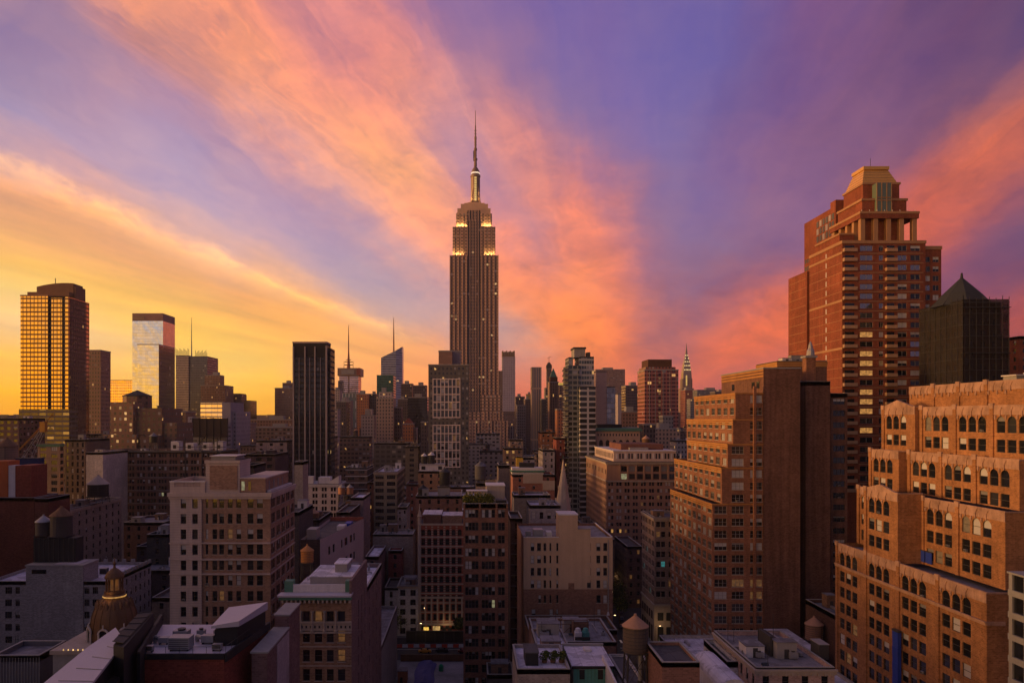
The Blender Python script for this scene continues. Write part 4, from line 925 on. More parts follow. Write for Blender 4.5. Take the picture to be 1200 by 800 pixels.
for k in range(16):
    t = 2 * math.pi * k / 16; m.lathe(cx + 3.1 * math.cos(t), cy + 3.1 * math.sin(t), [(.1, 47.6), (.5, 48.4), (.35, 49.2), (.05, 49.8)], 6, DG)
m.build('rib', None, dm)
m = MB(); m.lathe(cx, cy, [(1.9, 50.2), (2.1, 50.6), (1.9, 50.9), (1.6, 51.0)], 20, DG); m.build('collar', None, dm)
m = MB(); m.lathe(cx, cy, [(2.12, 50.3), (2.2, 50.42), (2.12, 50.55)], 20, emit((1, .5, .12), .6, 'ring')); m.build('light_ring', None, dm)
m = MB()
for k in range(8):
    t = 2 * math.pi * (k + .5) / 8; m.lathe(cx + 1.45 * math.cos(t), cy + 1.45 * math.sin(t), [(.2, 51), (.16, 53.6), (.26, 53.9)], 6, DG)
m.lathe(cx, cy, [(1.85, 51), (1.85, 51.5)], 16, DG); m.lathe(cx, cy, [(1.8, 53.9), (1.75, 54.3), (1.35, 55.0), (.7, 55.6), (.25, 55.9), (.2, 56.4), (.34, 56.7), (.1, 57.1), (.04, 58)], 16, DG); m.build('lantern', None, dm)
m = MB(); m.lathe(cx, cy, [(.8, 51.5), (.8, 53.7)], 8, emit((1, .35, .06), .1, 'lan')); m.build('lamp', None, dm)
for k in range(8):
    t = 2 * math.pi * k / 8 - R(90); m = MB(); ca, sa = math.cos(t), math.sin(t)
    def L(a, r, z): return (cx + r * ca - a * sa, cy + r * sa + a * ca, z)
    m.bar(L(-.85, 4.75, 41.8), L(-.85, 4.75, 44.2), .2, DW); m.bar(L(.85, 4.75, 41.8), L(.85, 4.75, 44.2), .2, DW)
    pts = [L(.95 * math.cos(a), 4.75, 44.1 + .95 * math.sin(a)) for a in [i * math.pi / 8 for i in range(9)]]
    for p, r_ in zip(pts, pts[1:]): m.bar(p, r_, .2, DW)
    m.face([L(-.8, 4.5, 41.8), L(.8, 4.5, 41.8), L(.8, 4.5, 44.6), L(-.8, 4.5, 44.6)], G_DARK); m.bar(L(0, 4.75, 45.1), L(0, 4.75, 45.9), .12, DW); m.build('dormer', None, dm)
m = MB()
for k in range(10): m.lathe(-66.8 - k * .9, 141.7, [(.1, 42.2), (.14, 42.35), (.05, 42.5)], 6, emit((1, .6, .2), 1.2, 'bulb'))
m.build('bulb_row', None, dm)
ld = bpy.data.lights.new('dome_glow', 'POINT'); lo = bpy.data.objects.new('dome_glow', ld); COL.objects.link(lo); lo.location = (cx - .3, cy - 2.9, 50.9); ld.energy = 25; ld.color = (1, .5, .15); ld.shadow_soft_size = .3
ld = bpy.data.lights.new('dome_glow', 'POINT'); lo = bpy.data.objects.new('dome_glow', ld); COL.objects.link(lo); lo.location = (cx - 6.4, cy - 7.6, 41.9); ld.energy = 25; ld.color = (1, .5, .15); ld.shadow_soft_size = .3

# grey loft building behind the dome
gb = building('loft_building', 'grey loft building with lilac roof and battlemented side wall left of the dome', (-141, -105.5, 225, 254.6, Z(681, 225)), wall=(0.27, 0.25, 0.245), sides='SE', fh=3.6, bw=4.3, grp=1, ww=2.9, style='3', wh=2.0, roof=LILAC, clutter=0, limit=100,
   sidespec={'S': dict(holes=[(1.2, 3.5), (5.0, 7.0), (8.0, 9.3)] + [(24.3 + k * 1.95, 25.8 + k * 1.95) for k in range(3)] + [(30.6, 32.2)]), 'E': dict(bw=3.0, ww=1.1, wh=1.9, style='1')}, mix={'d': 30, 'm': 30, 'h': 8, 'b': 8, 'q': 10}, parapet=.7)
m = MB()
for k in range(12): m.box(-105.9, -105.3, 226 + k * 2.45, 227.2 + k * 2.45, Z(681, 225) + .17, Z(681, 225) + 1.2, CONC)
for k in range(5): m.box(-112 - k * 3, -110.8 - k * 3, 254.1, 254.7, Z(681, 225) + .17, Z(681, 225) + 1.2, CONC)
m.build('merlon', None, gb)
m = MB(); m.box(X(31, 225), X(98, 225), 224.7, 234, 0, Z(663, 225), brick((.27, .25, .245))); m.box(X(31, 225) - .2, X(98, 225) + .2, 224.5, 234.2, Z(663, 225), Z(663, 225) + .4, CONC)
m.box(X(62, 225), X(90, 225), 226, 232, Z(663, 225) + .4, Z(663, 225) + .5, ZINC); m.box(X(38, 225), X(55, 225), 224.6, 224.69, 39.6, 40.8, G_DARK); m.build('stair_tower', None, gb)
m = MB(); m.box(X(38, 228), X(88, 228), 228.5, 233, Z(663, 225) + .5, 49.4, BLK)
for k in range(9): m.box(X(39, 228) + k * 1.45, X(39, 228) + k * 1.45 + .2, 228.3, 228.49, Z(663, 225) + .5, 49.4, STEEL)
m.build('roof_screen', None, gb)
tank_px(51, 611, 626, 231, 49.45, 'smaller dark water tower with blue-grey lid on the grey loft roof, left of its twin', 17, wood=srf((.07, .06, .06), key='dkw'), roofc=GALV)
tank_px(72, 604, 627, 231, 49.45, 'larger dark water tower with tan lid on the grey loft roof', 24, wood=srf((.07, .06, .06), key='dkw'))
for i, (px, lb) in enumerate(((101, 'small grey vent box near the stair tower on the grey loft lilac roof'), (122, 'small dark vent box in the middle of the grey loft lilac roof'))):
    m = MB(); x_, y_ = X(px, 240), 240; m.box(x_ - 1, x_ + 1, y_ - 1, y_ + 1, 36.6, 38.2, STEEL); m.box(x_ - 1.1, x_ + 1.1, y_ - 1.1, y_ + 1.1, 38.2, 38.35, GALV); tag(m.build('vent_box'), lb, 'vent', 'vent boxes on the grey loft roof')
# corrugated shed in the corner
sh = building('metal_shed', 'ribbed dark metal building at the bottom left corner', (X(-8, 150), X(46, 150), 150, 160, Z(768, 150)), wallm=srf((.13, .125, .14), .5, key='rib'), sides='', clutter=0, roof=GREYR)
m = MB()
for k in range(16): xx = X(-8, 150) + .3 + k * .58; m.box(xx, xx + .12, 149.85, 149.995, 20, Z(770, 150), GALV)
m.build('rib', None, sh)

# ---- red brick building at the left edge and its neighbours
rb = building('brick_building', 'windowless dark red brick building at the left edge with a white topped shaft', (X(-30, 262), X(40, 262), 262, 277, Z(583, 262)), wall=(0.16, 0.05, 0.03), sides='', clutter=2)
m = MB(); m.box(X(20, 265), X(38.5, 265), 264, 274, Z(583, 262) - .5, Z(545, 265), RB); m.box(X(12, 265), X(19.8, 265), 264, 268, Z(583, 262) - .5, Z(545, 265), PALE); m.build('lift_shaft', None, rb)
m = MB(); m.box(X(-10, 265), X(9, 265), 265, 272, Z(583, 262) - .5, Z(540, 265), srf((.5, .13, .04), key='org')); m.build('orange_shaft', None, rb)
building('brick_building', 'lower dark red wing stepping down behind the loft building water towers', (X(40.5, 262), X(57, 262), 262, 276, Z(584, 262)), wall=(0.13, 0.045, 0.03), sides='', clutter=0)
tank_px(8, 523, 541, 300, 62, 'pale broad water tank with peaked lid at the far left edge', 23, wood=srf((.3, .2, .15), key='ltw'), roofc=WOOD)
building('brick_building', 'dark block carrying the pale water tank at the far left edge', (X(-20, 294), X(22, 294), 292, 308, 61.9), wall=(0.12, 0.06, 0.045), sides='', clutter=0)
cb_ = building('loft_building', 'building with cream pilastered front and plain brick flank in the left middle', (X(57, 280), X(80, 280), 280, 323, Z(597, 280)), wall=(0.24, 0.19, 0.155), sides='SE', fh=3.4, bw=2.6, ww=1.5, wh=2.2, clutter=3, cornice=(1.2, .5), sidespec={'E': dict(bw=5.0, ww=1.4, wh=1.8)}, mix={'d': 4, 'm': 2, 'h': 1})
m = MB()
for k in range(4): xx = X(57, 280) + .1 + k * 2.32; m.box(xx, xx + .5, 279.6, 279.995, 30, Z(599, 280), PALE)
m.build('pilaster', None, cb_)
tank_px(115, 567, 581, 300, 52, 'dark squat water tank with white and brown lids on the brick flanked building', 23, wood=BLK, roofc=STONE)
# crane
cr = empty('crane', (X(36, 290), 290, 50), 'yellow crane with lattice tower leaning over the left rooftops', 'crane'); YEL = srf((.55, .25, .03), .6, key='yel')
m = MB(); p0 = np.array((X(62, 292), 292, Z(486, 292))); p1 = np.array((X(22, 288), 288, Z(527, 288)))
for dx, dz_ in ((0, 0), (.9, 0), (.45, .9)): m.bar(p0 + (dx, 0, dz_), p1 + (dx * .4, 0, dz_ * .4), .13, YEL)
for k in range(16):
    t = k / 16; t2 = (k + 1) / 16; m.bar(p0 * (1 - t) + p1 * t, p0 * (1 - t2) + p1 * t2 + (.45, 0, .8 * (1 - t2)), .07, YEL)
m.build('boom', None, cr)
m = MB(); a0 = np.array((X(52, 290), 290, Z(500, 290))); a1 = np.array((X(31, 290), 290, Z(538, 290)))
for dx in (-1.1, 1.1):
    for dy in (-.8, .8): m.bar(a0 + (dx * .5, dy, 0), a1 + (dx * 1.6, dy, 0), .11, GALV)
for k in range(10):
    t = k / 10; t2 = (k + 1) / 10; s = (-1) ** k; w0 = 1.1 * (.5 + 1.1 * t); w1 = 1.1 * (.5 + 1.1 * t2)
    m.bar(a0 * (1 - t) + a1 * t + (s * w0, -.8, 0), a0 * (1 - t2) + a1 * t2 + (-s * w1, -.8, 0), .07, GALV)
m.build('lattice_tower', None, cr)
m = MB(); m.box(X(48, 290), X(54, 290), 289, 291, Z(506, 290), Z(494, 290), YEL); m.build('cab', None, cr)
m = MB(); BNET = srf((.02, .035, .12), .9, key='bn'); m.box(X(18, 286), X(45, 286), 286, 290, 20, Z(537, 286), BNET); m.box(X(18, 286) - .3, X(45, 286) + .3, 285.8, 290.2, Z(537, 286), Z(537, 286) + .2, STEEL)
tag(m.build('netted_frame'), 'dark blue netted frame under the foot of the yellow crane', 'scaffold')

# ================================================================ beige pavilion building
bb = empty('hotel_building', (-65, 200, 0), 'tall beige and tan brick building with pale corner bay and balustrade, left of centre', 'building', 'city buildings')
FOOT.append((X(200, 190), X(317, 190), 190, 216, 66, 'B'))
BT = srf((0.30, 0.185, 0.125), .9, .2, .2, 0, .2, 'BT', 1, 0, 0); BPL = srf((0.52, 0.42, 0.36), .85, .2, .2, 0, .2, 'BPL', 1, 0, 1.6); zc = Z(577, 190)
bw_ = []; rows = []; hM = [(X(a, 190) - X(237, 190), X(b, 190) - X(237, 190)) for a, b in ((241, 244), (249, 254.5), (257, 262.5), (267, 272.5), (277, 282.5), (290, 297), (301, 308))]
hP = [(X(a, 190) - X(200, 190), X(b, 190) - X(200, 190)) for a, b in ((212.5, 219), (226, 232.5))]
RW = []
for k in range(16):
    zt = Z(583.5, 190) - k * 3.82; RW.append((zt - 2.45, zt))
m = MB()
wall_side(m, (X(237, 190), 190), (1, 0), X(317, 190) - X(237, 190), 0, zc, [(a, b, hM, False) for a, b in RW[::-1]], BT)
hE = bays(26, 4.3, 1.6, 2, gap=.25)
wall_side(m, (X(317, 190), 190), (0, 1), 26, 0, zc, [(a, b, hE, False) for a, b in RW[::-1]], BT)
wall_side(m, (X(317, 190), 216), (-1, 0), X(317, 190) - X(200, 190), 0, zc, [], BT); wall_side(m, (X(200, 190), 216), (0, -1), 26, 0, zc, [], BT); m.build('wall', None, bb)
m = MB(); wall_side(m, (X(200, 190), 189.5), (1, 0), X(237, 190) - X(200, 190), 0, zc, [(a, b, hP, False) for a, b in RW[::-1]], BPL, .5)
m.face([(X(237, 190), 189.5, 0), (X(237, 190), 190, 0), (X(237, 190), 190, zc), (X(237, 190), 189.5, zc)], BPL)
m.face([(X(200, 190), 189.5, 0), (X(200, 190), 190, 0), (X(200, 190), 190, zc), (X(200, 190), 189.5, zc)], BPL); m.build('corner_bay', None, bb)
BMX = {'a': 5, 'd': 50, 'm': 12, 'h': 9, 'q': 12, 'b': 4, 'e': 3, 'l': .5}
for a, b in RW:
    for h0, h1 in hM: bw_.append((X(237, 190) + (h0 + h1) / 2, 190.22, a, 0, h1 - h0, b - a, '1s', pick(BMX), False))
    for h0, h1 in hP: bw_.append((X(200, 190) + (h0 + h1) / 2, 189.95, a, 0, h1 - h0, b - a, '1', pick(BMX), False))
    for h0, h1 in hE: bw_.append((X(317, 190) - .22, 190 + (h0 + h1) / 2, a, R(90), h1 - h0, b - a, '1s', pick({**BMX, 'm': 25, 'h': 12}), False))
put_windows(bb, bw_, 100)
m = MB(); x0, x1 = X(200, 190), X(317, 190)
for zz, hh, e in ((zc - .9, .9, .5), (zc - 1.5, .55, .25), (RW[3][0] - 1.35, .35, .2), (RW[2][0] - 1.1, .3, .16), (RW[4][0] - 1.1, .3, .16)):
    m.box(x0 - e, x1 + e, 189.5 - e, 189.49, zz, zz + hh, BPL); m.box(x1 + .003, x1 + e, 189.49, 216, zz, zz + hh, BPL); m.box(x0 - e, x0 - .003, 189.49, 216, zz, zz + hh, BPL); m.box(X(237, 190) + .003, x1 + e, 189.49, 189.99, zz, zz + hh, BPL)
m.build('cornice', None, bb)
m = MB(); m.box(x0 + .3, x1 - .3, 189.8, 215.7, zc - .3, zc + .01, GREYR); m.build('roof', None, bb)
m = MB(); xa = X(241, 190); zt = Z(560, 190)
m.box(x0, xa, 189.5, 189.95, zc + .015, zc + 1.5, BPL)
for k in range(18): m.box(x0 + 1.2 + k * .36, x0 + 1.38 + k * .36, 189.6, 189.9, zc + 1.5, zc + 2.6, BPL)
for xx in (x0, xa - 1.1): m.box(xx, xx + 1.1, 189.5, 189.95, zc + 1.5, zc + 2.6, BPL)
m.box(x0 - .1, xa, 189.4, 190.1, zc + 2.6, zc + 2.9, PALE); m.box(x0, x0 + .4, 190.1, 205, zc + .015, zc + 2.9, BPL); m.box(xa - .4, xa, 190.1, 205, zc + .015, zc + 2.9, BPL); m.box(x0, xa, 205, 205.4, zc + .015, zc + 2.9, BPL); m.build('balustrade', None, bb)
m = MB(); xb = X(281, 190); z2 = Z(539, 190); m.box(xa + .02, xb, 189.9, 199, zc + .015, z2, BPL); m.box(xa + 1.1, xb - .5, 189.7, 189.89, zc + .8, z2 - 1.3, BT)
m.box(xa - .15, xb + .15, 189.6, 199.3, z2 - .7, z2, BPL); m.box(xa + 1.2, xb - 1.2, 190.5, 198, z2, z2 + .9, CONC); m.box(xa + .9, xb - .9, 190.2, 198.3, z2 + .9, z2 + 1.1, PALE); m.build('roof_pavilion', None, bb)
m = MB(); z3 = Z(561, 190); m.box(xb + .02, X(311, 190), 190.1, 214, zc + .015, z3, BT); m.box(xb + .02, X(311, 190) + .2, 189.9, 214.2, z3, z3 + .35, BPL)
m.box(X(283, 190), X(286.5, 190), 190.02, 190.09, zc + .6, z3 - .6, LITC); m.box(X(291, 190), X(294, 190), 190.02, 190.09, zc + .6, z3 - .6, G_DARK)
for k in range(4): m.box(X(311, 190) + .01, X(311, 190) + .06, 193 + k * 4.5, 194.2 + k * 4.5, zc + .6, z3 - .7, BLIND2)
m.build('attic', None, bb)
m = MB(); m.box(X(311, 190) + .1, x1 - .2, 191, 214, zc + .015, zc + .5, PALE); m.build('ledge', None, bb)

# ================================================================ building with heavy cornice and columns
d1 = empty('cornice_building', (-30, 164, 0), 'tan brick building with wide lilac cornice and column framed top windows, bottom centre-left', 'building', 'city buildings')
FOOT.append((X(330, 152), X(412, 152), 152, 175, 50, 'D'))
DB = srf((0.27, 0.165, 0.10), .9, .2, .22, 0, .2, 'DB'); DSd = brick((.19, .125, .115)); x0, x1 = X(330, 152), X(412, 152); zc = 50.3; hs = [(X(a, 152) - x0, X(b, 152) - x0) for a, b in ((341, 350), (355, 363), (369, 377.5), (383, 391), (396, 404.5))]
rows = [(46.7 - 1.9 - 1.6, 46.9, hs, False)]; dwl = []; RW = [(43.2, 46.9)]
for k in range(10): zt = Z(738.5, 152) - k * 3.8; RW.append((zt - 2.3, zt))
m = MB(); wall_side(m, (x0, 152), (1, 0), x1 - x0, 0, zc - 1.4, [(a, b, hs, False) for a, b in RW[::-1]], DB)
wall_side(m, (x0, 175), (0, -1), 23, 0, zc - 1.4, [], DB); wall_side(m, (x1, 175), (-1, 0), x1 - x0, 0, zc - 1.4, [], DB); m.build('wall', None, d1)
m = MB(); hE = [(9, 10), (14, 15), (19, 20)]; wall_side(m, (x1, 152), (0, 1), 23, 0, zc + 2.6, [(a, b, hE, False) for a, b in RW[::-1]], DSd); m.box(x1 - .5, x1 - .003, 152.2, 175, zc - 1.4, zc + 2.6, DSd); m.build('side_wall', None, d1)
for i, (a, b) in enumerate(RW):
    for h0, h1 in hs: dwl.append((x0 + (h0 + h1) / 2, 152.22, a, 0, h1 - h0, b - a, '1' + ('s' if i else ''), pick({'d': 50, 'm': 12, 'h': 8, 'q': 6, 'b': 5, 'e': 8}), False))
    for h0, h1 in hE: dwl.append((x1 - .22, 152 + (h0 + h1) / 2, a, R(90), h1 - h0, min(b - a, 2.2), '1', 'd', False))
put_windows(d1, dwl, 100)
m = MB()
m.box(x0 - .3, x1 + .1, 150.9, 151.99, zc - 1.0, zc - .35, COPPER); m.box(x0 - .5, x1 + .1, 150.5, 153.5, zc - .346, zc, ZINC)
for k in range(16): xx = x0 + .2 + k * .88; m.box(xx, xx + .35, 151.0, 151.98, zc - 1.6, zc - 1.004, STONE)
m.build('cornice', None, d1)
m = MB(); STL = srf((.42, .34, .26), .8, key='stl')
for a, b in ((351.3, 353.9), (364.5, 367.5), (379, 381.8), (392.4, 395.0)):
    xm = (X(a, 152) + X(b, 152)) / 2; m.lathe(xm, 151.7, [(.34, 42.9), (.34, 43.2), (.24, 43.3), (.2, 46.4), (.34, 46.8), (.36, 47.0)], 10, STL)
m.build('column', None, d1)
m = MB(); z = Z(738, 152); m.box(x0 - .15, x1 + .02, 151.7, 151.992, z, z + 1.5, STL); m.box(x0 - .25, x1 + .02, 151.4, 151.992, z + 1.504, z + 1.8, STL); m.box(x0 - .25, x1 + .02, 151.5, 151.992, 42.6, 42.9, STL)
for k in range(16): xx = x0 + .5 + k * .86; m.box(xx, xx + .3, 151.62, 151.695, z + .5, z + 1.0, BLK)
for k in (1, 2, 3): zz = Z(738.5, 152) - k * 3.8 + .55; m.box(x0 - .06, x1, 151.9, 151.994, zz, zz + .22, STL)
m.build('band', None, d1)
m = MB(); m.box(x0 + .4, x1 - .51, 153.5, 174.8, zc - 1.4, zc - 1.2, SILVER); m.build('roof', None, d1)
m = MB(); m.box(x0 + .6, x1 - .9, 153.6, 154.0, zc - 1.2, zc + 1.5, PALE); m.box(x0 + .2, x0 + 1.9, 153.5, 155.5, zc - 1.2, zc + 2.2, COPPER); m.box(x1 - 1.5, x1 - .52, 153.5, 155.5, zc - 1.2, zc + 2.2, COPPER)
m.box(x0 + 4, x1 - 1, 160, 172, zc - 1.2, zc + 1.7, CONC); m.box(x0 + 3.8, x1 - .8, 159.8, 172.2, zc + 1.7, zc + 1.9, SILVER); m.box(x0 + 8.5, x0 + 11, 164, 170, zc + 1.9, zc + 3.6, CONC); m.box(x0 + 8.3, x0 + 11.2, 163.8, 170.2, zc + 3.6, zc + 3.8, SILVER); m.build('roof_cabin', None, d1)
building('brick_building', 'plain brown brick rear block with broken parapet behind the corniced building', (X(330, 152) + 2, X(412, 152), 175.2, 203.6, 46.5), wallm=DSd, sides='E', bw=6.5, ww=1.0, wh=1.9, clutter=5, roof=SILVER, sidespec={'E': dict(bw=6.5, ww=1.0)}, mix={'d': 1, 'h': .2})
tank_px(360, 645, 658, 172, 49, 'orange lit cedar water tower behind the lilac cornice, bottom centre-left', 14.5, wood=srf((.5, .2, .06), key='otank'), roofc=srf((.45, .2, .07), key='otr'))
building('low_building', 'low building with long blank grey side wall beside the construction lot', (-46, -24, 206, 255, 22.7), wall=(.25, .23, .23), sides='', clutter=4, roof=GREYR)

# ================================================================ lot, tarp, street scene with taxi
slab('lot', [(-24, 200), (-1.6, 200), (-1.6, 268), (-24, 268)], .3, srf((.22, .21, .22), .9, .2, .6, key='lot'))
m = MB(); m.box(-24, 7, 268.2, 268.5, .1, 2.6, WOOD)
for k in range(16): m.box(-24 + k * 2, -23.8 + k * 2, 268, 268.2, .1, 2.8, WOOD)
tag(m.build('wooden_fence'), 'brown plank hoarding between the taxi street and the building lot', 'fence')
m = MB(); rr_ = random.Random(3)
gx = [[(-18 + 6.5 * i / 6 + .3 * math.sin(j), 243 + 22 * j / 8 + .4 * math.sin(i * 2), .5 + 1.5 * math.sin(math.pi * i / 6) * (.6 + .4 * rr_.random())) for i in range(7)] for j in range(9)]
for j in range(8):
    for i in range(6): m.face([gx[j][i], gx[j][i + 1], gx[j + 1][i + 1], gx[j + 1][i]])
m.face([gx[0][i] for i in range(7)][::-1]); tag(m.build('tarpaulin', srf((.07, .07, .22), .7, key='tp')), 'crumpled blue-violet tarpaulin over a heap on the building lot', 'tarpaulin')
m = MB(); m.box(-23, -20, 246, 250, .3, 4, srf((.3, .12, .06), key='crate')); m.box(-23.1, -19.9, 245.9, 250.1, 4, 4.2, GREYR); m.box(-22.2, -21.4, 245.85, 245.99, .3, 2.2, BLK); tag(m.build('site_hut'), 'orange-brown site hut at the left side of the building lot', 'hut')
m = MB(); m.lathe(-9.5, 258, [(.8, .3), (.85, 1.8), (.6, 2.3), (.2, 2.6)], 10, srf((.02, .25, .12), key='grn')); m.box(-10.1, -8.9, 257.4, 258.6, .3, .5, STEEL); tag(m.build('portable_tank'), 'small green tank standing on the building lot', 'tank')
BARR = srf((.55, .08, .04), .6, key='barR'); BARW = srf((.6, .6, .6), .6, key='barW')
for k in range(14):
    m = MB(); xx = -27 + k * 2.1; mm = BARR if k % 2 == 0 else BARW
    v = [(xx, 285.2), (xx + 2.02, 285.2), (xx + 2.02, 285.9), (xx, 285.9)]
    m.prism(v, .004, .35, mm); m.prism([(xx + .05, 285.4), (xx + 1.97, 285.4), (xx + 1.97, 285.7), (xx + .05, 285.7)], .354, 1.1, mm)
    tag(m.build('road_barrier'), ('red' if k % 2 == 0 else 'white') + ' plastic road barrier in the row behind the taxi', 'barrier', ('red' if k % 2 == 0 else 'white') + ' road barriers in the alternating row')
m = MB(); m.box(-24, 7, 291.5, 292, .1, 4.2, BLK); m.box(-24, 7, 291.2, 292.3, 4.2, 4.4, STEEL)
for k in range(9): m.box(-24 + k * 3.6, -23.7 + k * 3.6, 291.3, 291.48, .1, 4.2, STEEL)
tag(m.build('hoarding'), 'black site hoarding at the foot of the red striped building', 'hoarding')
def car(label, x, y, yaw, colr, name='parked_car', lamps=False, taxi=False, group='cars in the streets'):
    c = empty(name, (x, y, 0), label, 'taxi' if taxi else 'car', group); c['o_'] = (0.0, 0.0, 0.0); c.rotation_euler = (0, 0, yaw)
    pm = srf(colr, .3, .5, .05, .1, 0, 'paint')
    prof = [(-2.3, .35), (-2.35, .75), (-2.2, .95), (-1.5, 1.0), (-1.0, 1.42), (.6, 1.45), (1.2, 1.02), (2.1, .92), (2.35, .7), (2.3, .35)]
    b = MB(); n = len(prof); w = .9
    for s in (-1, 1): b.face([(px_, s * (w if pz < 1.05 else w * .82), pz) for px_, pz in (prof if s < 0 else prof[::-1])], pm)
    for (a, c_) in zip(prof, prof[1:] + prof[:1]):
        wa = w if a[1] < 1.05 else w * .82; wc = w if c_[1] < 1.05 else w * .82
        b.face([(a[0], -wa, a[1]), (a[0], wa, a[1]), (c_[0], wc, c_[1]), (c_[0], -wc, c_[1])], pm)
    b.build('body', None, c)
    b = MB()
    for s in (-1, 1): b.face([(-1.35, s * .885, 1.02), (1.05, s * .885, 1.02), (.55, s * .765, 1.38), (-.95, s * .765, 1.38)], G_DARK)
    b.face([(-1.5, -.78, 1.03), (-1.5, .78, 1.03), (-1.02, .68, 1.42), (-1.02, -.68, 1.42)], G_DARK); b.face([(1.22, -.78, 1.04), (1.22, .78, 1.04), (.64, .68, 1.45), (.64, -.68, 1.45)], G_DARK); b.build('windows', None, c)
    for wx in (-1.45, 1.4):
        for wy in (-.85, .85):
            b = MB(); b.bar((wx, wy - .1, .33), (wx, wy + .1, .33), .33, BLK, 14); b.build('wheel', None, c)
    for wy in (-.6, .6):
        b = MB(); b.box(2.3, 2.37, wy - .16, wy + .16, .6, .78, emit((1, .85, .6), 25, 'hl') if lamps else PALE); b.build('headlight', None, c)
    if taxi: b = MB(); b.box(-.4, -.1, -.3, .3, 1.46, 1.66, PALE); b.build('roof_sign', None, c)
    return c
car('yellow taxi driving in front of the red and white barriers', X(498, 279), 279, 0, (.6, .25, .02), 'taxi', taxi=True)
car('black car parked beside the yellow taxi', X(518, 280), 280, 0, (.015, .015, .017))
car('dark red car half hidden by the tall brown tower, right of the black car', X(544, 279), 279, 0, (.15, .02, .02))
car('car with its headlights on at the street corner below the water tower', X(781, 262), 262, R(180), (.03, .03, .035), lamps=True)
car('dark car waiting at the crossing, left of the car with headlights', X(764, 268), 268, R(100), (.05, .05, .06))
for k, (y_, nm) in enumerate(((312, 'nearest'), (324, 'second'), (336, 'third'), (350, 'fourth'), (368, 'farthest'))):
    car('%s of the dark cars parked along the tree lined avenue' % nm, 61 + (y_ - 306) * .17, y_, R(80), (.03 + .01 * k, .035, .06), group='cars parked along the avenue')
ld = bpy.data.lights.new('shop_glow', 'POINT'); lo = bpy.data.objects.new('shop_glow', ld); COL.objects.link(lo); lo.location = (-9, 297, 5); ld.energy = 120; ld.color = (1, .6, .25); ld.shadow_soft_size = .4

# ================================================================ centre foreground
# red and cream striped building with round-arched windows
RS = brick((.26, .075, .05)); CRM = srf((.4, .33, .27), .85, key='crm'); x0, x1 = X(490.5, 300), X(543.5, 300)
kb = empty('striped_building', ((x0 + x1) / 2, 310, 0), 'red and cream striped building with small arched windows and corner finial', 'building', 'city buildings')
FOOT.append((x0, x1, 300, 322, 44, 'K')); zt0 = Z(613, 300); kw = []
m = MB(); rows = []; hs = [(1.0 + i * 2.38, 2.55 + i * 2.38) for i in range(7)]
for k in range(11): zt = Z(620, 300) - k * 3.66; rows.append((zt - 2.45, zt, hs, k in (0, 5)))
for a, b, h_, ar in rows:
    for h0, h1 in h_: kw.append((x0 + (h0 + h1) / 2, 300.22, a, 0, h1 - h0, b - a, '1', pick({'d': 8, 'm': 1}), ar))
wall_side(m, (x0, 300), (1, 0), x1 - x0, 0, zt0, rows[::-1], RS); wall_side(m, (x1, 300), (0, 1), 22, 0, zt0, [], brick((.2, .1, .07))); wall_side(m, (x0, 322), (0, -1), 22, 0, zt0, [], RS); wall_side(m, (x1, 322), (-1, 0), x1 - x0, 0, zt0, [], RS); m.build('wall', None, kb); put_windows(kb, kw)
m = MB()
for k in range(30):
    zz = zt0 - 1.6 - k * .92
    if zz > Z(700, 300): m.box(x0 - .05, x0 + .95, 299.93, 299.996, zz, zz + .45, CRM)
    for i in range(6):
        if zz > Z(700, 300): m.box(x0 + 2.6 + i * 2.38, x0 + 3.33 + i * 2.38, 299.93, 299.996, zz, zz + .45, CRM)
for a, b, h_, ar in rows: m.box(x0 - .1, x1, 299.85, 299.925, a - .75, a - .3, CRM)
m.box(x0 - .3, x1, 299.6, 299.84, zt0 - .7, zt0, CRM); m.box(x0 - .1, x1, 299.8, 299.99, 0, 15.5, CRM) if False else None
m.build('band', None, kb)
m = MB()
for k in range(8): xx = x0 + .3 + k * 2.38; m.box(xx - .35, xx + .3, 299.75, 299.997, 5, 14.6, CRM)
m.box(x0 - .2, x1 + .1, 299.7, 299.99, 14.7, 15.5, CRM); m.box(x0 - .1, x1, 299.4, 299.99, 4.4, 5.2, CRM); m.build('lower_pier', None, kb)
m = MB(); m.lathe(x0 + .4, 300.4, [(.75, 0), (.75, Z(606, 300)), (1.0, Z(605, 300)), (.6, Z(602, 300)), (.25, Z(597, 300)), (.1, Z(590, 300))], 8, CRM); m.build('finial', None, kb)
m = MB(); m.box(x0 + .3, x1 - .3, 300.4, 321.7, zt0 - 1, zt0 - .9, TAR); m.box(x0 + 1.5, x0 + 8.5, 306, 320, zt0 - .9, zt0 + 2.6, brick((.13, .07, .055))); m.box(x0 + 1.2, x0 + 8.8, 305.7, 320.3, zt0 + 2.6, zt0 + 2.9, LILAC)
m.box(x0 + 9.2, x1 - .8, 306, 318, zt0 - .9, zt0 + 2.2, brick((.2, .13, .1))); m.box(x0 + 9, x1 - .5, 305.8, 318.2, zt0 + 2.2, zt0 + 2.4, LILAC); m.build('roof', None, kb)
m = MB(); m.box(x0 + 5.6, x0 + 8.4, 299.6, 299.79, .2, 4.0, emit((1, .6, .2), .5, 'sh')); m.box(x0 + 2, x0 + 4, 299.6, 299.79, .2, 3.6, emit((1, .6, .1), 1.2, 'sh2'))
for xx in (x0 + 10, x0 + 12.2): m.box(xx - .7, xx + .7, 299.6, 299.79, .2, 3.6, BLK)
m.build('shop_front', None, kb)
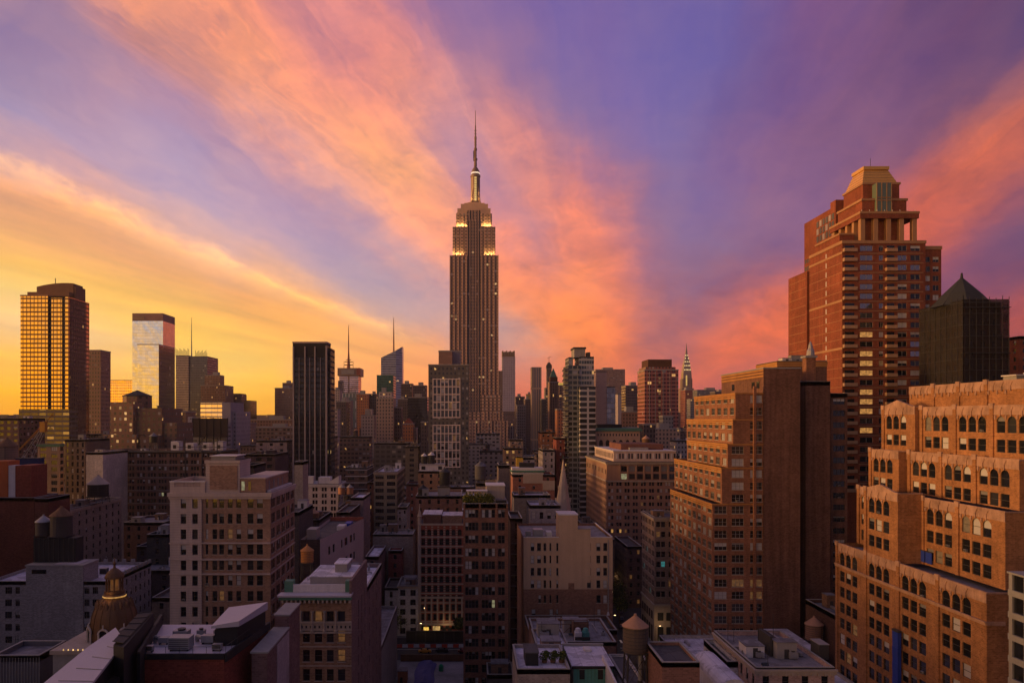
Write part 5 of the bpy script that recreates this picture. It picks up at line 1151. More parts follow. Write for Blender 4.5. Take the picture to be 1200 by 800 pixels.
wb1 = building('white_building', 'small white loft house with dark three-part windows left of the striped building', (X(466, 300), X(490, 300), 300, 318, Z(686, 300)), wall=(.42, .4, .4), sides='S', bw=2.6, ww=2.1, style='2', wh=2.3, fh=3.7, mix={'d': 9, 'm': 1}, cornice=(.8, .4), roof=GREYR, clutter=3)
building('white_building', 'narrow white house with two windows per floor beside the street tree', (X(451, 300), X(465.8, 300), 300, 318, Z(688, 300)), wall=(.38, .36, .37), sides='S', bw=2.4, ww=1.2, wh=2.3, fh=3.7, mix={'d': 9, 'm': 1}, cornice=(.8, .4, BLK), roof=TAR, clutter=2)

# tall narrow brown loft tower with roof garden
LBm = brick((.21, .105, .07)); x0, x1 = X(543, 225), X(595.5, 225); zl = Z(590, 225)
lb = building('loft_tower', 'tall narrow brown brick loft with wide factory windows and a green roof garden', (x0, x1, 225, 247, zl), wallm=LBm, sides='S', fh=3.78, wh=2.35, rec=.35,
    sidespec={'S': dict(holes=[(.55 + i * .98, .55 + i * .98 + .93) for i in range(4)] + [(5.4 + i * .98, 5.4 + i * .98 + .93) for i in range(4)] + [(10.2 + i * 1.0, 10.2 + i * 1.0 + .95) for i in range(2)], style='1')}, top=1.7, mix={'d': 34, 'm': 30, 'b': 10, 'h': 8, 'q': 10, 'c': .2}, clutter=0, parapet=1.0, roof=TAR, limit=100)
m = MB()
for xx in (x0 - .01, x0 + 4.6, x0 + 9.45, x1 - .55): m.box(xx, xx + .5, 224.75, 224.996, 0, zl - .1, LBm)
m.build('pier', None, lb)
m = MB(); m.box(x0 + 7, x1 - .5, 236, 246, zl - 1, zl + 4.2, CRM); m.box(x0 + 6.8, x1 - .3, 235.8, 246.2, zl + 4.2, zl + 4.5, PALE)
for k in range(6): m.box(x0 + 1 + k * 1.1, x0 + 1.7 + k * 1.1, 234, 234.4, zl - .9, zl + 3.0, PALE)
m.box(x0 + .8, x0 + 7.3, 232, 236, zl + 3.0, zl + 3.15, PALE); m.build('roof_pergola', None, lb)
m = MB(); m.box(x1 - 3.5, x1 - .4, 226, 230, zl - .9, zl + .9, BLK); m.box(x1 - 3.6, x1 - .3, 225.9, 230.1, zl + .9, zl + 1.0, STEEL); m.build('roof_shed', None, lb)
LEAF = srf((.12, .14, .03), .8, .2, .5, 0, 0, 'leaf', 3); LEAF2 = srf((.24, .2, .03), .8, .2, .4, 0, 0, 'leaf2', 3); LEAFD = srf((.05, .075, .025), .8, .2, .4, 0, 0, 'leafd', 3)
def leaves(name, blobs, m1, m2, parent, n=500, s=.35, seed=1):
    r = random.Random(seed); b = MB()
    for _ in range(n):
        cx, cy, cz, rx, ry, rz = r.choice(blobs); u = r.gauss(0, 1), r.gauss(0, 1), r.gauss(0, 1); L_ = math.sqrt(sum(t * t for t in u)) + 1e-6; q_ = r.random() ** .4
        c = np.array((cx + rx * u[0] / L_ * q_, cy + ry * u[1] / L_ * q_, cz + rz * u[2] / L_ * q_)); a = np.array([r.uniform(-1, 1) for _ in range(3)]); d = np.array([r.uniform(-1, 1) for _ in range(3)])
        a *= s / (np.linalg.norm(a) + .1); d *= s / (np.linalg.norm(d) + .1); b.face([tuple(c - a), tuple(c + d), tuple(c + a), tuple(c - d)], m1 if r.random() < .65 else m2)
    return b.build(name, None, parent)
for i, (dx, w, lb2) in enumerate(((1.6, 1.7, 'leftmost'), (4.4, 1.7, 'middle'), (7.3, 1.8, 'right-hand'))):
    t = empty('planter_shrub', (x0 + dx, 228, zl - .9), '%s of the three yellow-green shrubs in the roof garden of the brown loft tower' % lb2, 'shrub', 'roof garden shrubs')
    m = MB(); m.box(x0 + dx - 1.2, x0 + dx + 1.2, 227, 229, zl - .9, zl - .2, WOOD); m.build('planter', None, t)
    leaves('foliage', [(x0 + dx + k * .55, 228, zl + .7 + (k % 2) * .8, 1.0, 1.1, 1.5) for k in (-2, -1, 0, 1, 2)], LEAF, LEAF2, t, 700, .3, i)
building('service_shed', 'low rooftop extension with green machinery at the foot of the brown loft tower', (X(571, 214), X(602, 214), 214, 224.5, Z(790, 214)), wall=(.14, .12, .11), sides='', clutter=1, roof=TAR)
# dark alley block with fire escape
al = building('alley_building', 'dark brick alley building with fire escape between the brown tower and beige blank wall', (X(598, 269), X(612, 269), 268.5, 288, Z(610, 262)), wall=(.07, .045, .04), sides='S', bw=2.6, ww=1.1, wh=2.0, mix={'d': 1}, clutter=1)
m = MB()
for k in range(11):
    z = Z(640, 262) - k * 3.7; m.box(X(599, 267), X(611, 267), 267, 268.4, z, z + .12, STEEL); m.bar((X(599.5, 267), 267, z + 1), (X(611, 267), 267, z + 1), .05, STEEL)
    a, b = (X(601, 267), X(609, 267)) if k % 2 else (X(609, 267), X(601, 267)); m.bar((a, 267.4, z + .1), (b, 267.4, z - 3.6), .09, STEEL)
m.build('fire_escape', None, al)
# beige party wall building
x0, x1 = X(613.5, 235), X(718, 235); zm = Z(629.5, 235); BG = srf((.52, .37, .245), .9, .2, .18, 0, .15, 'BG'); BGL = srf((.23, .125, .085), .9, .2, .25, 0, .15, 'BGL')
mbd = empty('party_wall_building', ((x0 + x1) / 2, 250, 0), 'beige plastered building with stepped chimney block and bare brick lower wall', 'building', 'city buildings')
FOOT.append((x0, x1, 235, 267, zm, 'M')); mw = []
def PX(*a): return [(X(p, 235) - x0, X(q, 235) - x0) for p, q in a]
hM = PX((622, 626), (629.5, 634), (637, 640), (644, 646), (652, 654.3), (688, 692.5), (699, 703.5), (707, 711.5)); hM2 = PX((631, 634), (637, 640), (644, 646), (652, 654.3), (699, 704), (707, 711.5)); hM3 = PX((623, 627.5), (644, 648), (652, 654), (700, 704))
m = MB(); RWm = [(Z(636 + k * 14.5 + 9, 235), Z(636 + k * 14.5, 235), hM) for k in range(4)] ; zs = Z(690, 235); low = [(Z(706, 235), Z(697, 235), hM2), (Z(724, 235), Z(713.5, 235), hM3)]
wall_side(m, (x0, 235), (1, 0), x1 - x0, zs, zm, [(a, b, h, False) for a, b, h in RWm[::-1]], BG); m.build('wall', None, mbd)
m = MB(); wall_side(m, (x0, 235), (1, 0), x1 - x0, 0, zs, [(a, b, h, False) for a, b, h in low[::-1]], BGL); wall_side(m, (x0, 267), (0, -1), 32, 0, zm, [], BGL); wall_side(m, (x1, 235), (0, 1), 32, 0, zm, [], BGL); wall_side(m, (x1, 267), (-1, 0), x1 - x0, 0, zm, [], BGL); m.box(X(666, 235), X(673, 235), 234.96, 234.997, zs, zs + 1.9, BGL); m.build('brick_wall', None, mbd)
for a, b, h in RWm + low:
    for h0, h1 in h: mw.append((x0 + (h0 + h1) / 2, 235.22, a, 0, h1 - h0, b - a, '1s', pick({'d': 40, 'm': 14, 'h': 14, 'b': 12, 'c': .6}), False))
put_windows(mbd, mw)
m = MB(); m.box(X(655, 235), X(677, 235), 234.95, 243, zs + 2, Z(603.5, 235), BG); m.box(X(655, 235) - .15, X(677, 235) + .15, 234.8, 243.2, Z(603.5, 235), Z(602, 235), PALE); m.box(X(677, 235), X(692, 235), 234.95, 241, zs + 2, Z(620, 235), BG); m.box(X(677, 235) + .15, X(692, 235) + .1, 234.8, 241.1, Z(620, 235), Z(619, 235), CONC); m.build('chimney_block', None, mbd)
m = MB(); m.box(x0 + .3, x1 - .3, 243.2, 266.7, zm - .9, zm - .8, GREYR); m.box(x0 + .3, X(655, 235), 235.3, 243.2, zm - .9, zm - .8, TAR); m.box(X(692, 235), x1 - .3, 235.3, 243.2, zm - .9, zm - .8, GREYR); m.build('roof', None, mbd)
m = MB(); m.box(x0, x1, 234.95, 235.25, zm, zm + .25, PALE) if False else m.box(x1 - .3, x1 + .02, 235.3, 267, zm + .004, zm + .25, PALE); m.box(x0, X(654.8, 235), 234.96, 235.3, zm + .004, zm + .22, PALE); m.box(X(692.2, 235), x1 - .31, 234.96, 235.3, zm + .004, zm + .22, PALE); m.build('coping', None, mbd)
m = MB(); m.bar((X(712.5, 235), 234.7, Z(632, 235)), (X(712.5, 235), 234.7, Z(716, 235)), .16, CONC, 8); m.lathe(X(712.5, 235), 234.7, [(.5, Z(720, 235)), (.2, Z(716, 235))], 8, PALE); m.build('downpipe', None, mbd)
m = MB(); m.box(X(625, 240), X(636, 240), 239, 243, zm - .8, zm + 1.8, GALV); m.box(X(640, 240), X(646, 240), 238, 242, zm - .8, zm + 1.2, PALE); m.box(X(616, 240), X(622, 240), 240, 242, zm - .8, zm + 1.1, CONC); m.build('roof_plant', None, mbd)
# church spire behind
ch = empty('church', (X(660, 330), 330, 0), 'pale stone church spire rising behind the beige stepped wall', 'church'); FOOT.append((X(648, 330), X(672, 330), 325, 352, 40, 'church')); CST = srf((.55, .45, .35), .85, .2, .3, key='cst')
m = MB(); cx = X(660, 330); m.lathe(cx, 330, [(3.9, Z(606, 330)), (3.5, Z(601, 330)), (.25, Z(541, 330))], 8, CST, rot=R(22.5))
for k in range(8):
    t = R(22.5) + k * R(45); m.bar((cx + 3.6 * math.cos(t), 330 + 3.6 * math.sin(t), Z(601, 330)), (cx, 330, Z(539, 330)), .16, CST)
m.build('spire', None, ch)
m = MB()
for k in range(4):
    for z, s in ((Z(588, 330), .6), (Z(572, 330), .4)): t = k * R(90) - R(90); r_ = 3.9 * (z - Z(541, 330)) / (Z(601, 330) - Z(541, 330)); m.box(cx + r_ * math.cos(t) - s * .6, cx + r_ * math.cos(t) + s * .6, 330 + r_ * math.sin(t) - s * .6, 330 + r_ * math.sin(t) + s * .6, z, z + s * 3, CST)
m.build('lucarne', None, ch)
m = MB(); m.bar((cx, 330, Z(541, 330)), (cx, 330, Z(533, 330)), .1, COPPER); m.bar((cx - .6, 330, Z(536, 330)), (cx + .6, 330, Z(536, 330)), .08, COPPER); m.build('finial', None, ch)
m = MB(); m.box(cx - 4.2, cx + 4.2, 326, 334, 0, Z(606, 330), CST); m.box(cx - 5, cx + 5, 334, 352, 0, 26, CST); m.build('tower', None, ch)

# low roofs in front of it, bottom centre
TEAL = srf((.09, .28, .24), .7, .2, .35, key='teal'); 
tb = empty('teal_penthouse', (X(695, 155), 155, 0), 'rooftop house with teal panelled wall under a lilac flat roof, bottom centre-right', 'building', 'city buildings'); FOOT.append((X(672, 150), X(719, 150), 150, 163, 36, 'teal'))
za = Z(780, 150); x0, x1 = X(672, 150), X(719, 150); m = MB(); m.box(x0, x1, 150.4, 163, 28, za - .4, CONC); m.box(x0, x1, 150.2, 150.39, 28, za - .5, TEAL); m.build('wall', None, tb)
m = MB(); m.box(x0 - .3, x1 + .2, 149.9, 163.2, za - .4, za, LILAC); m.box(x0 - .32, x1 + .2, 149.8, 149.896, za - .5, za + .06, BLK)
m.box(x0 + 3.6, x0 + 5, 159, 161.5, za, za + .5, PALE); m.box(x0 - .5, x1 + .3, 163.3, 163.8, 20, za + .5, CONC); m.build('roof', None, tb)
m = MB()
for xx in (x0 + 1.2, x0 + 4.8): m.box(xx, xx + 1.0, 150.05, 150.195, za - 2.6, za - .7, BLK); m.box(xx - .1, xx + 1.1, 149.98, 150.046, za - .7, za - .6, CONC)
for k in range(12): m.box(x0 + .1 + k * .68, x0 + .16 + k * .68, 150.1, 150.196, 28, za - .55, COPPER)
m.build('window', None, tb)
building('low_building', 'low lilac roof with skylight row between the beige wall and the teal roof house', (X(630, 165), X(669, 165), 165, 182, Z(762, 165)), wall=(.25, .17, .14), sides='', clutter=4, roof=LILAC, parapet=.5)
building('low_building', 'low roof with brick rear parapet at the foot of the beige wall', (X(628, 184), X(722, 184), 184, 206, Z(752, 184)), wall=(.2, .11, .08), sides='', clutter=4, roof=GREYR, parapet=.6)
building('low_building', 'dark low brick block hard against the beige party wall below its last windows', (X(620, 212), X(724, 212), 213, 229, Z(738, 213)), wall=(.13, .075, .06), sides='', clutter=2, roof=TAR)
lr = building('low_building', 'small white edged roof with planted terrace at the bottom, left of the teal wall', (X(606, 146), X(668, 146), 146, 162, Z(776, 150)), wall=(.3, .25, .22), sides='', clutter=0, roof=LILAC, parapet=.6)
m = MB(); m.box(X(616, 150), X(631, 150), 150, 156, Z(776, 150) - .6, Z(770, 150) + .8, BLK); m.box(X(615, 150), X(632, 150), 149.9, 156.2, Z(770, 150) + .8, Z(770, 150) + 1.0, TAR); m.build('roof_shed', None, lr)
for i, (px, py, lbp) in enumerate(((638, 785, 'round dark shrub nearest the black shed'), (648, 779, 'middle dark shrub'), (658, 787, 'dark shrub closest to the teal wall'))):
    t = empty('terrace_shrub', (X(px, 152), 152, Z(776, 150) - .6), lbp + ' on the planted terrace below', 'shrub', 'terrace shrubs'); z_ = Z(776, 150) - .6
    m = MB(); m.lathe(X(px, 152), 152, [(.5, z_), (.6, z_ + .6)], 10, WOOD); m.build('pot', None, t); leaves('foliage', [(X(px, 152), 152, z_ + 1.3, 1.1, 1.0, .9), (X(px, 152) + .3, 151.4, z_ + 1.9, .6, .6, .7)], LEAFD, LEAF, t, 420, .2, 20 + i)
m = MB(); zz = Z(744, 190)
for px in (657, 672, 688): m.bar((X(px, 190), 190, zz), (X(px, 190), 190, Z(726, 190)), .12, WOOD)
m.bar((X(656, 190), 190, Z(726, 190)), (X(689, 190), 190, Z(726, 190)), .12, WOOD); m.bar((X(656, 190), 190, Z(731, 190)), (X(689, 190), 190, Z(731, 190)), .1, WOOD); m.bar((X(657, 190), 190, zz), (X(672, 190), 190, Z(731, 190)), .1, WOOD); m.bar((X(688, 190), 190, zz), (X(672, 190), 190, Z(731, 190)), .1, WOOD)
m.bar((X(657, 193), 193, zz), (X(657, 193), 193, Z(727, 190)), .1, WOOD); m.bar((X(688, 193), 193, zz), (X(688, 193), 193, Z(727, 190)), .1, WOOD); m.bar((X(657, 190), 190, Z(727, 190)), (X(657, 193), 193, Z(727, 190)), .1, WOOD)
tag(m.build('steel_frame'), 'rusty billboard frame on the low roof below the beige wall', 'frame')
for i, (px, cm, lbp) in enumerate(((678, PALE, 'pinkish machine with rounded hood on the low roof by the rusty frame'), (687, TEAL, 'turquoise machine on the low roof right of the pinkish one'))):
    m = MB(); x_ = X(px, 186); z_ = Z(752, 184) - .5; m.box(x_ - .8, x_ + .8, 186, 188, z_, z_ + 2.2, cm); m.lathe(x_, 187, [(.8, z_ + 2.2), (.6, z_ + 3.0), (.2, z_ + 3.2)], 10, cm); m.box(x_ - .9, x_ + .9, 185.7, 185.99, z_ + .5, z_ + 1.2, STEEL); tag(m.build('roof_machine'), lbp, 'machine', 'roof machines')
# white wedge wall, big water tower
wwb = building('low_building', 'low roof edged by a steep white gable wall under the big water tower', (X(736, 140), X(760, 140), 140, 160, Z(806, 140)), wall=(.5, .46, .44), sides='', clutter=1, roof=TAR, parapet=.4)
m = MB(); m.prism([(X(719, 141) + .1, 139.6), (X(719, 141) + .5, 139.6), (X(719, 141) + .5, 154), (X(719, 141) + .1, 154)], 20, [Z(800, 140), Z(800, 140), Z(778, 148), Z(778, 148)], PALE); m.build('gable_wall', None, wwb)
TW = srf((.12, .09, .075), .85, .2, .35, key='tw', scale=2); TR = srf((.42, .24, .15), .8, .2, .25, key='tr')
tank_px(744.5, 733, 762, 142, Z(806, 140), 'large dark banded water tower with tan conical lid in front of the street corner', 28.5, wood=TW, roofc=TR)
m = MB(); m.bar((X(750, 142), 142, Z(806, 140)), (X(750, 142), 142, Z(762, 142)), .38, GALV, 10); m.lathe(X(750, 142), 142, [(.6, Z(806, 140) + .02), (.45, Z(804, 140) + .5)], 10, STEEL); tag(m.build('standpipe'), 'thick grey riser pipe under the large banded water tower', 'pipe')
pb = building('low_building', 'plain brown brick box between the large water tower and the barrel roof', (X(776, 130), X(820, 130), 130, 142, Z(776, 130)), wall=(.23, .12, .09), sides='', clutter=0, parapet=.5)
building('low_building', 'dark low shed at the edge of the street corner, right of the large water tower', (X(757, 150), X(775, 150), 150, 164, Z(775, 150)), wall=(.06, .06, .065), sides='', clutter=0, parapet=.3)
m = MB(); rx0, rx1, nn = X(820, 155), X(843, 150), 12; zb_ = Z(783, 150); cc = [( (1 - math.cos(math.pi * i / 10)) / 2, math.sin(math.pi * i / 10)) for i in range(11)]
for y0_, y1_, xs in ((138, 155, 0),):
    for i in range(10):
        (a, h), (b, h2) = cc[i], cc[i + 1]; w = 5.0; xa = 45.2
        m.face([(xa + a * w, y0_, zb_ + h * 2), (xa + b * w, y0_, zb_ + h2 * 2), (xa + b * w, y1_, zb_ + h2 * 2), (xa + a * w, y1_, zb_ + h * 2)], LILAC)
m.box(45.2, 50.2, 138.1, 155, 0, zb_, PALE)
m.face([(45.2 + a * 5, 138.05, zb_ + h * 2) for a, h in cc][::-1], PALE); m.face([(45.2 + a * 5, 154.95, zb_ + h * 2) for a, h in cc], PALE); tag(m.build('barrel_roof_building'), 'long lilac barrel-vaulted roof running beside the cream low building', 'building', 'city buildings')
# cream building with wide roof
x0, x1 = X(836, 196), 98.0; zR = Z(752, 222)
cr1 = building('cream_building', 'cream low building with wide lilac roof at the foot of the blank brown tower', (X(836, 178) , 94.0, 178, 229, zR), wall=(.40, .35, .29), sides='W', bw=11, ww=9, style='4', wh=4.0, fh=6.5, top=1.6, roof=LILAC, clutter=5, parapet=.8, mix={'d': 1}, wz0=5)
m = MB(); m.box(X(854, 222), X(870, 222), 220, 226, zR - .7, Z(744, 222) + .2, PALE); m.box(X(866, 222), X(893, 222), 219, 224, zR - .7, Z(748, 222), PALE); m.box(X(880, 222), X(896, 222), 221, 227, zR - .7, Z(745, 222), PALE)
m.box(X(861, 222), X(864, 222), 219.9, 219.99, zR - .7, zR + 1.2, STEEL); m.box(X(889, 222), X(892, 222), 220.9, 220.99, zR - .7, zR + 1.2, STEEL); m.box(X(865, 222), X(896, 222), 218.8, 224.2, Z(748, 222), Z(748, 222) + .12, GREYR); m.build('roof_cabin', None, cr1)
wt2 = building('white_block', 'small white block carrying the far right water tower', (86.2, 99.0, 196, 214, zR + 2.2), wall=(.5, .47, .46), sides='', clutter=0, roof=LILAC) if False else None
tank_px(954, 731, 748, 214, zR - .6, 'tan water tower standing on thin legs beside the blank brown tower foot', 19.5, wood=srf((.25, .14, .09), key='tw3'), roofc=TR)
m = MB(); m.box(86.8, 93.5, 206, 226, zR - .7, zR + 2.6, PALE); m.box(86.6, 93.6, 205.8, 226.2, zR + 2.6, zR + 2.75, LILAC); m.build('roof_room', None, cr1)
pk = building('pink_building', 'pinkish stone building with cluttered grey roof at bottom right, left of the ziggurat', (X(886, 150), X(978, 150), 150, 176, Z(782, 150)), wall=(.40, .27, .23), sides='SW', bw=3.0, ww=1.3, wh=2.2, cornice=(1.2, .5), roof=GREYR, clutter=7, sill=True)
m = MB(); zz = Z(782, 150) - .9; m.box(X(905, 160), X(914, 160), 160, 168, zz, zz + 3.4, BLK); m.box(X(902, 160), X(905, 160), 160, 166, zz, zz + 4.2, STEEL); m.build('stair_hood', None, pk)
m = MB(); m.box(X(955, 160), X(966, 160), 158, 162, zz, zz + 3, STEEL); m.box(X(954.5, 160), X(966.5, 160), 157.9, 162.2, zz + 3, zz + 3.15, GALV); m.build('bulkhead', None, pk)
building('white_building', 'narrow white building with glass front between cream and pinkish roofs', (X(852, 160), X(866, 160), 160, 176, Z(775, 160)), wall=(.48, .45, .43), sides='W', bw=6, ww=5, style='3', wh=3, fh=4.2, roof=TAR, clutter=0)
building('dark_building', 'dark brick flank building between the tan water tower and the ziggurat', (X(958, 215) + 1.5, 116, 202, 226, Z(716, 212)), wall=(.09, .05, .04), sides='', clutter=2, roof=GREYR)

# ornate corner building across the junction
ob = building('corner_building', 'ornate stone corner building with arched windows and pale two-storey base by the avenue', (69.9, 84, 290, 311, Z(606, 290)), wall=(.30, .21, .16), sides='SW', fh=3.75, bw=4.2, ww=1.6, grp=2, wh=2.1, gap=.3, arch_top=False, cornice=(1.2, .6, CRM), mix={'d': 40, 'm': 14, 'e': 3, 'l': 1, 't': .6}, clutter=2, wz0=15.5) if False else \
     building('corner_building', 'ornate stone corner building with arched windows and pale two-storey base by the avenue', (69.9, 84, 290, 311, Z(606, 290)), wall=(.30, .21, .16), sides='SW', fh=3.75, bw=4.2, ww=1.5, grp=2, wh=2.1, cornice=(1.2, .6, CRM), mix={'d': 40, 'm': 14, 'e': 3, 'l': 1, 't': .6}, clutter=2, wz0=15.5, sill=True)
m = MB(); m.box(69.7, 84.1, 289.7, 311.1, 0, 14.2, CRM); m.box(69.4, 84.4, 289.4, 311.4, 14.204, 14.9, CRM)
for k in range(4): m.box(71 + k * 3.3, 73.2 + k * 3.3, 289.6, 289.695, .3, 6.4, BLK); m.box(71 + k * 3.3, 73.2 + k * 3.3, 289.6, 289.695, 8.8, 11.8, BLK)
for k in range(5): m.box(69.6, 69.695, 292 + k * 3.8, 294.4 + k * 3.8, .3, 6.4, BLK); m.box(69.6, 69.695, 292 + k * 3.8, 294.4 + k * 3.8, 8.8, 11.8, BLK)
m.build('base', None, ob)
m = MB(); m.box(71.5, 83.5, 289.58, 289.598, 1, 2.4, emit((.9, .75, .4), .5, 'sf')); m.build('shop_light', None, ob)
def lamp(label, x, y, e=90):
    t = empty('street_lamp', (x, y, 0), label, 'street lamp', 'street lamps'); m = MB(); m.bar((x, y, .1), (x, y, 8), .09, STEEL, 6); m.bar((x, y, 8), (x + 1.6, y, 8.4), .06, STEEL, 5); m.build('pole', None, t)
    m = MB(); m.box(x + 1.4, x + 2.2, y - .18, y + .18, 8.3, 8.5, STEEL); m.box(x + 1.45, x + 2.15, y - .15, y + .15, 8.2, 8.296, emit((1, .62, .28), 12, 'sl')); m.build('lamp_head', None, t)
    ld = bpy.data.lights.new('lamp_light', 'POINT'); lo = bpy.data.objects.new('lamp_light', ld); COL.objects.link(lo); lo.location = (x + 1.8, y, 7.9); ld.energy = e; ld.color = (1, .6, .26); ld.shadow_soft_size = .15
for i, (x_, y_, l_) in enumerate(((55, 300, 'street lamp at the left corner where the avenue meets the cross street'), (68.8, 284.5, 'street lamp at the foot of the ornate corner building'), (61.5, 341, 'street lamp among the parked cars, second tree'), (67, 372, 'street lamp beside the fourth avenue tree'), (-20, 288, 'street lamp at the left end of the barriers'), (2, 288, 'street lamp near the right end of the barriers'), (74, 452, 'farthest street lamp up the avenue'))): lamp(l_, x_, y_, 260)
for k, (a, b, py, y, dep, c_, l) in enumerate(((735, 752.5, 640, 345, 30, (.13, .09, .08), 'dark narrow row building behind the ornate corner building'),)):
    building('row_building', l, (X(a, y), X(b, y), y, y + dep, Z(py, y)), wall=c_, sides='SW', bw=3, ww=1.2, clutter=3, mix={'d': 8, 'm': 2, 'e': 1})
for k, (a, b, py, y, dep, c_, l) in enumerate(((699, 717, 637, 300, 36, (.15, .12, .11), 'grey low building left of the tree lined avenue'), (700, 720, 632, 352, 50, (.12, .1, .1), 'dark flat building beyond the grey one, left of the avenue'), (686, 704, 618, 415, 40, (.17, .14, .13), 'broad grey-brown block behind the church, left of the avenue'))):
    building('row_building', l, (X(a, y), X(b, y), y, y + dep, Z(py, y)), wall=c_, sides='S', bw=3, ww=1.2, clutter=3, roof=GREYR, mix={'d': 8, 'm': 2, 'e': 1})
def tree(label, x, y, h, s, seed):
    t = empty('street_tree', (x, y, 0), label, 'tree', 'street trees'); m = MB()
    m.lathe(x, y, [(.3, 0), (.2, h * .5), (.08, h * .85)], 8, WOOD); r = random.Random(seed)
    for k in range(5): a = k * 1.26 + seed; m.bar((x, y, h * (.4 + .06 * k)), (x + s * .6 * math.cos(a), y + s * .6 * math.sin(a), h * (.62 + .06 * k)), .08, WOOD)
    m.build('trunk', None, t)
    leaves('crown', [(x + r.uniform(-.5, .5) * s, y + r.uniform(-.5, .5) * s, h * r.uniform(.55, .9), s * .55, s * .55, s * .5) for _ in range(9)], LEAFD, LEAF, t, 900, .36, seed)
for i, (px, y, l) in enumerate(((726, 318, 'nearest of the avenue trees beside the beige building'), (724, 334, 'second of the avenue trees, just beyond the nearest'), (722.5, 352, 'third of the avenue trees, halfway up the block'), (722, 374, 'fourth of the avenue trees, near the low brown rows'), (722, 402, 'farthest visible avenue tree at the end of the block'))): tree(l, X(px, y), y, 11 + i % 2 * 2, 5.2, i)
tree('dark leafy tree at the left end of the taxi street', X(463, 291), 291, 13, 6.0, 11)
tree('small tree in front of the striped building, right end of the hoarding', X(540, 295), 295, 9, 3.2, 12)

# ================================================================ left-centre middle distance
def B(label, px0, px1, py, Y, dep=None, back=None, name='loft_building', **k):
    k.setdefault('group', 'city buildings'); return building(name, label, pbox(px0, px1, py, Y, dep, back), **k)
# lilac flanked wedge building
eb = empty('wedge_building', (-44, 250, 0), 'lilac-grey walled wedge building with dark front and red-brown parapet', 'building', 'city buildings'); FOOT.append((-50.6, -38.4, 230, 279, 46, 'E'))
ze = Z(632, 230); pts = [(-50.6, 230), (-44.7, 230), (-38.4, 279), (-50.6, 279)]; LW = srf((.47, .40, .40), .85, .2, .15, key='lw'); ew = []
m = MB(); wall_side(m, (-50.6, 230), (1, 0), 5.9, 0, ze, [], brick((.07, .05, .05))); dx, dy = 6.3, 49; L_ = math.hypot(dx, dy); u = (dx / L_, dy / L_); hh = [(8, 10.2), (12.5, 14.7), (21.5, 23.2), (25.5, 28.8), (31.5, 34.5), (36, 38)]
rw = [(ze - 7.6 - k * 6.4 + 1.2, ze - 3.8 - k * 6.4 + 1.2) for k in range(6)]
wall_side(m, (-44.7, 230), u, L_, 0, ze, [(a + .3, b - .9, hh, False) for a, b in rw[::-1]], LW); wall_side(m, (-38.4, 279), (-1, 0), 12.2, 0, ze, [], LW); wall_side(m, (-50.6, 279), (0, -1), 49, 0, ze, [], LW); m.build('wall', None, eb)
for a, b in rw:
    for h0, h1 in hh: ew.append((-44.7 + u[0] * (h0 + h1) / 2 - u[1] * .22, 230 + u[1] * (h0 + h1) / 2 + u[0] * .22, a + .3, math.atan2(u[1], u[0]), h1 - h0, b - a - 1.2, '1', 'd', False))
put_windows(eb, ew); m = MB(); m.prism([(-50.4, 230.2), (-44.9, 230.2), (-38.7, 278.8), (-50.4, 278.8)], ze - 1, ze - .9, TAR); m.prism([(-50.4, 278.4), (-38.5, 278.4), (-38.4, 279.02), (-50.5, 279.02)], ze - .9, ze + .5, RS)
m.box(-44, -41.5, 255, 260, ze - .9, ze + .6, PALE); m.box(-42.6, -40.6, 262, 268, ze - .9, ze + .5, BLUE); m.box(-50, -47, 236, 242, ze - .9, ze + 2.2, CONC); m.build('roof', None, eb)
B('pale stone hotel with white angular parapets left of the twin orange water tanks', 353, 396, 567, 400, 22, name='stone_building', wall=(.48, .41, .38), sides='SE', fh=3.35, bw=4.4, grp=2, ww=1.15, wh=2.1, cornice=(1.4, .8, PALE), parapet=1.4, roof=SILVER, clutter=3, mix={'d': 8, 'm': 3})
m = MB()
x_ = X(357, 401)
m.prism([(x_, 401), (x_ + 4.5, 401), (x_ + 4.5, 404), (x_, 404)], 50.9, 54.8, PALE); m.prism([(x_ + 7, 402), (x_ + 13, 402), (x_ + 13, 409), (x_ + 7, 409)], 50.9, 54.2, PALE); m.prism([(x_ + 13.05, 401), (x_ + 17.8, 401), (x_ + 17.8, 409), (x_ + 13.05, 409)], 50.9, [52, 55, 55, 52], PALE)
m.box(x_ + 13, x_ + 17.9, 409.05, 409.5, 50.9, 53, STEEL)
tag(m.build('roof_screen'), 'white angular screens on the roof of the pale stone hotel', 'screen')
tank_px(400.5, 571, 578.5, 395, 42, 'left one of the two orange lit water tanks right of the pale stone hotel', 8.2, wood=srf((.55, .25, .13), key='tk'), roofc=CONC)
tank_px(410, 571, 578.5, 395, 42, 'right one of the two orange lit water tanks right of the pale stone hotel', 8.2, wood=srf((.55, .25, .13), key='tk'), roofc=CONC)
B('dark block under the twin orange water tanks', 396.3, 417, 594, 385, 24, wall=(.1, .06, .05), clutter=2, sides='S')
B('lilac-flanked building below and right of the twin orange tanks', 411, 426, 583, 352, None, 434, wall=(.26, .2, .2), sides='E', bw=6, ww=1.2, clutter=2, roof=SILVER)
B('dark brick house with tan peaked tank between the twin orange tanks and the wedge roof', 394, 410, 600, 320, 30, wall=(.12, .07, .06), sides='SE', clutter=1)
tank_px(407, 602, 610, 322, 41, 'small peaked water tank below the twin orange ones', 7, wood=BLK, roofc=TR)
tank_px(368, 601, 606, 292, 44, 'squat tan water tank above the wedge building dark front', 11, wood=srf((.4, .22, .12), key='tk2'), roofc=TR)
B('dark flat building behind the wedge building with a squat tan tank', 350, 374, 609, 290, 26, wall=(.1, .08, .08), sides='', clutter=3)
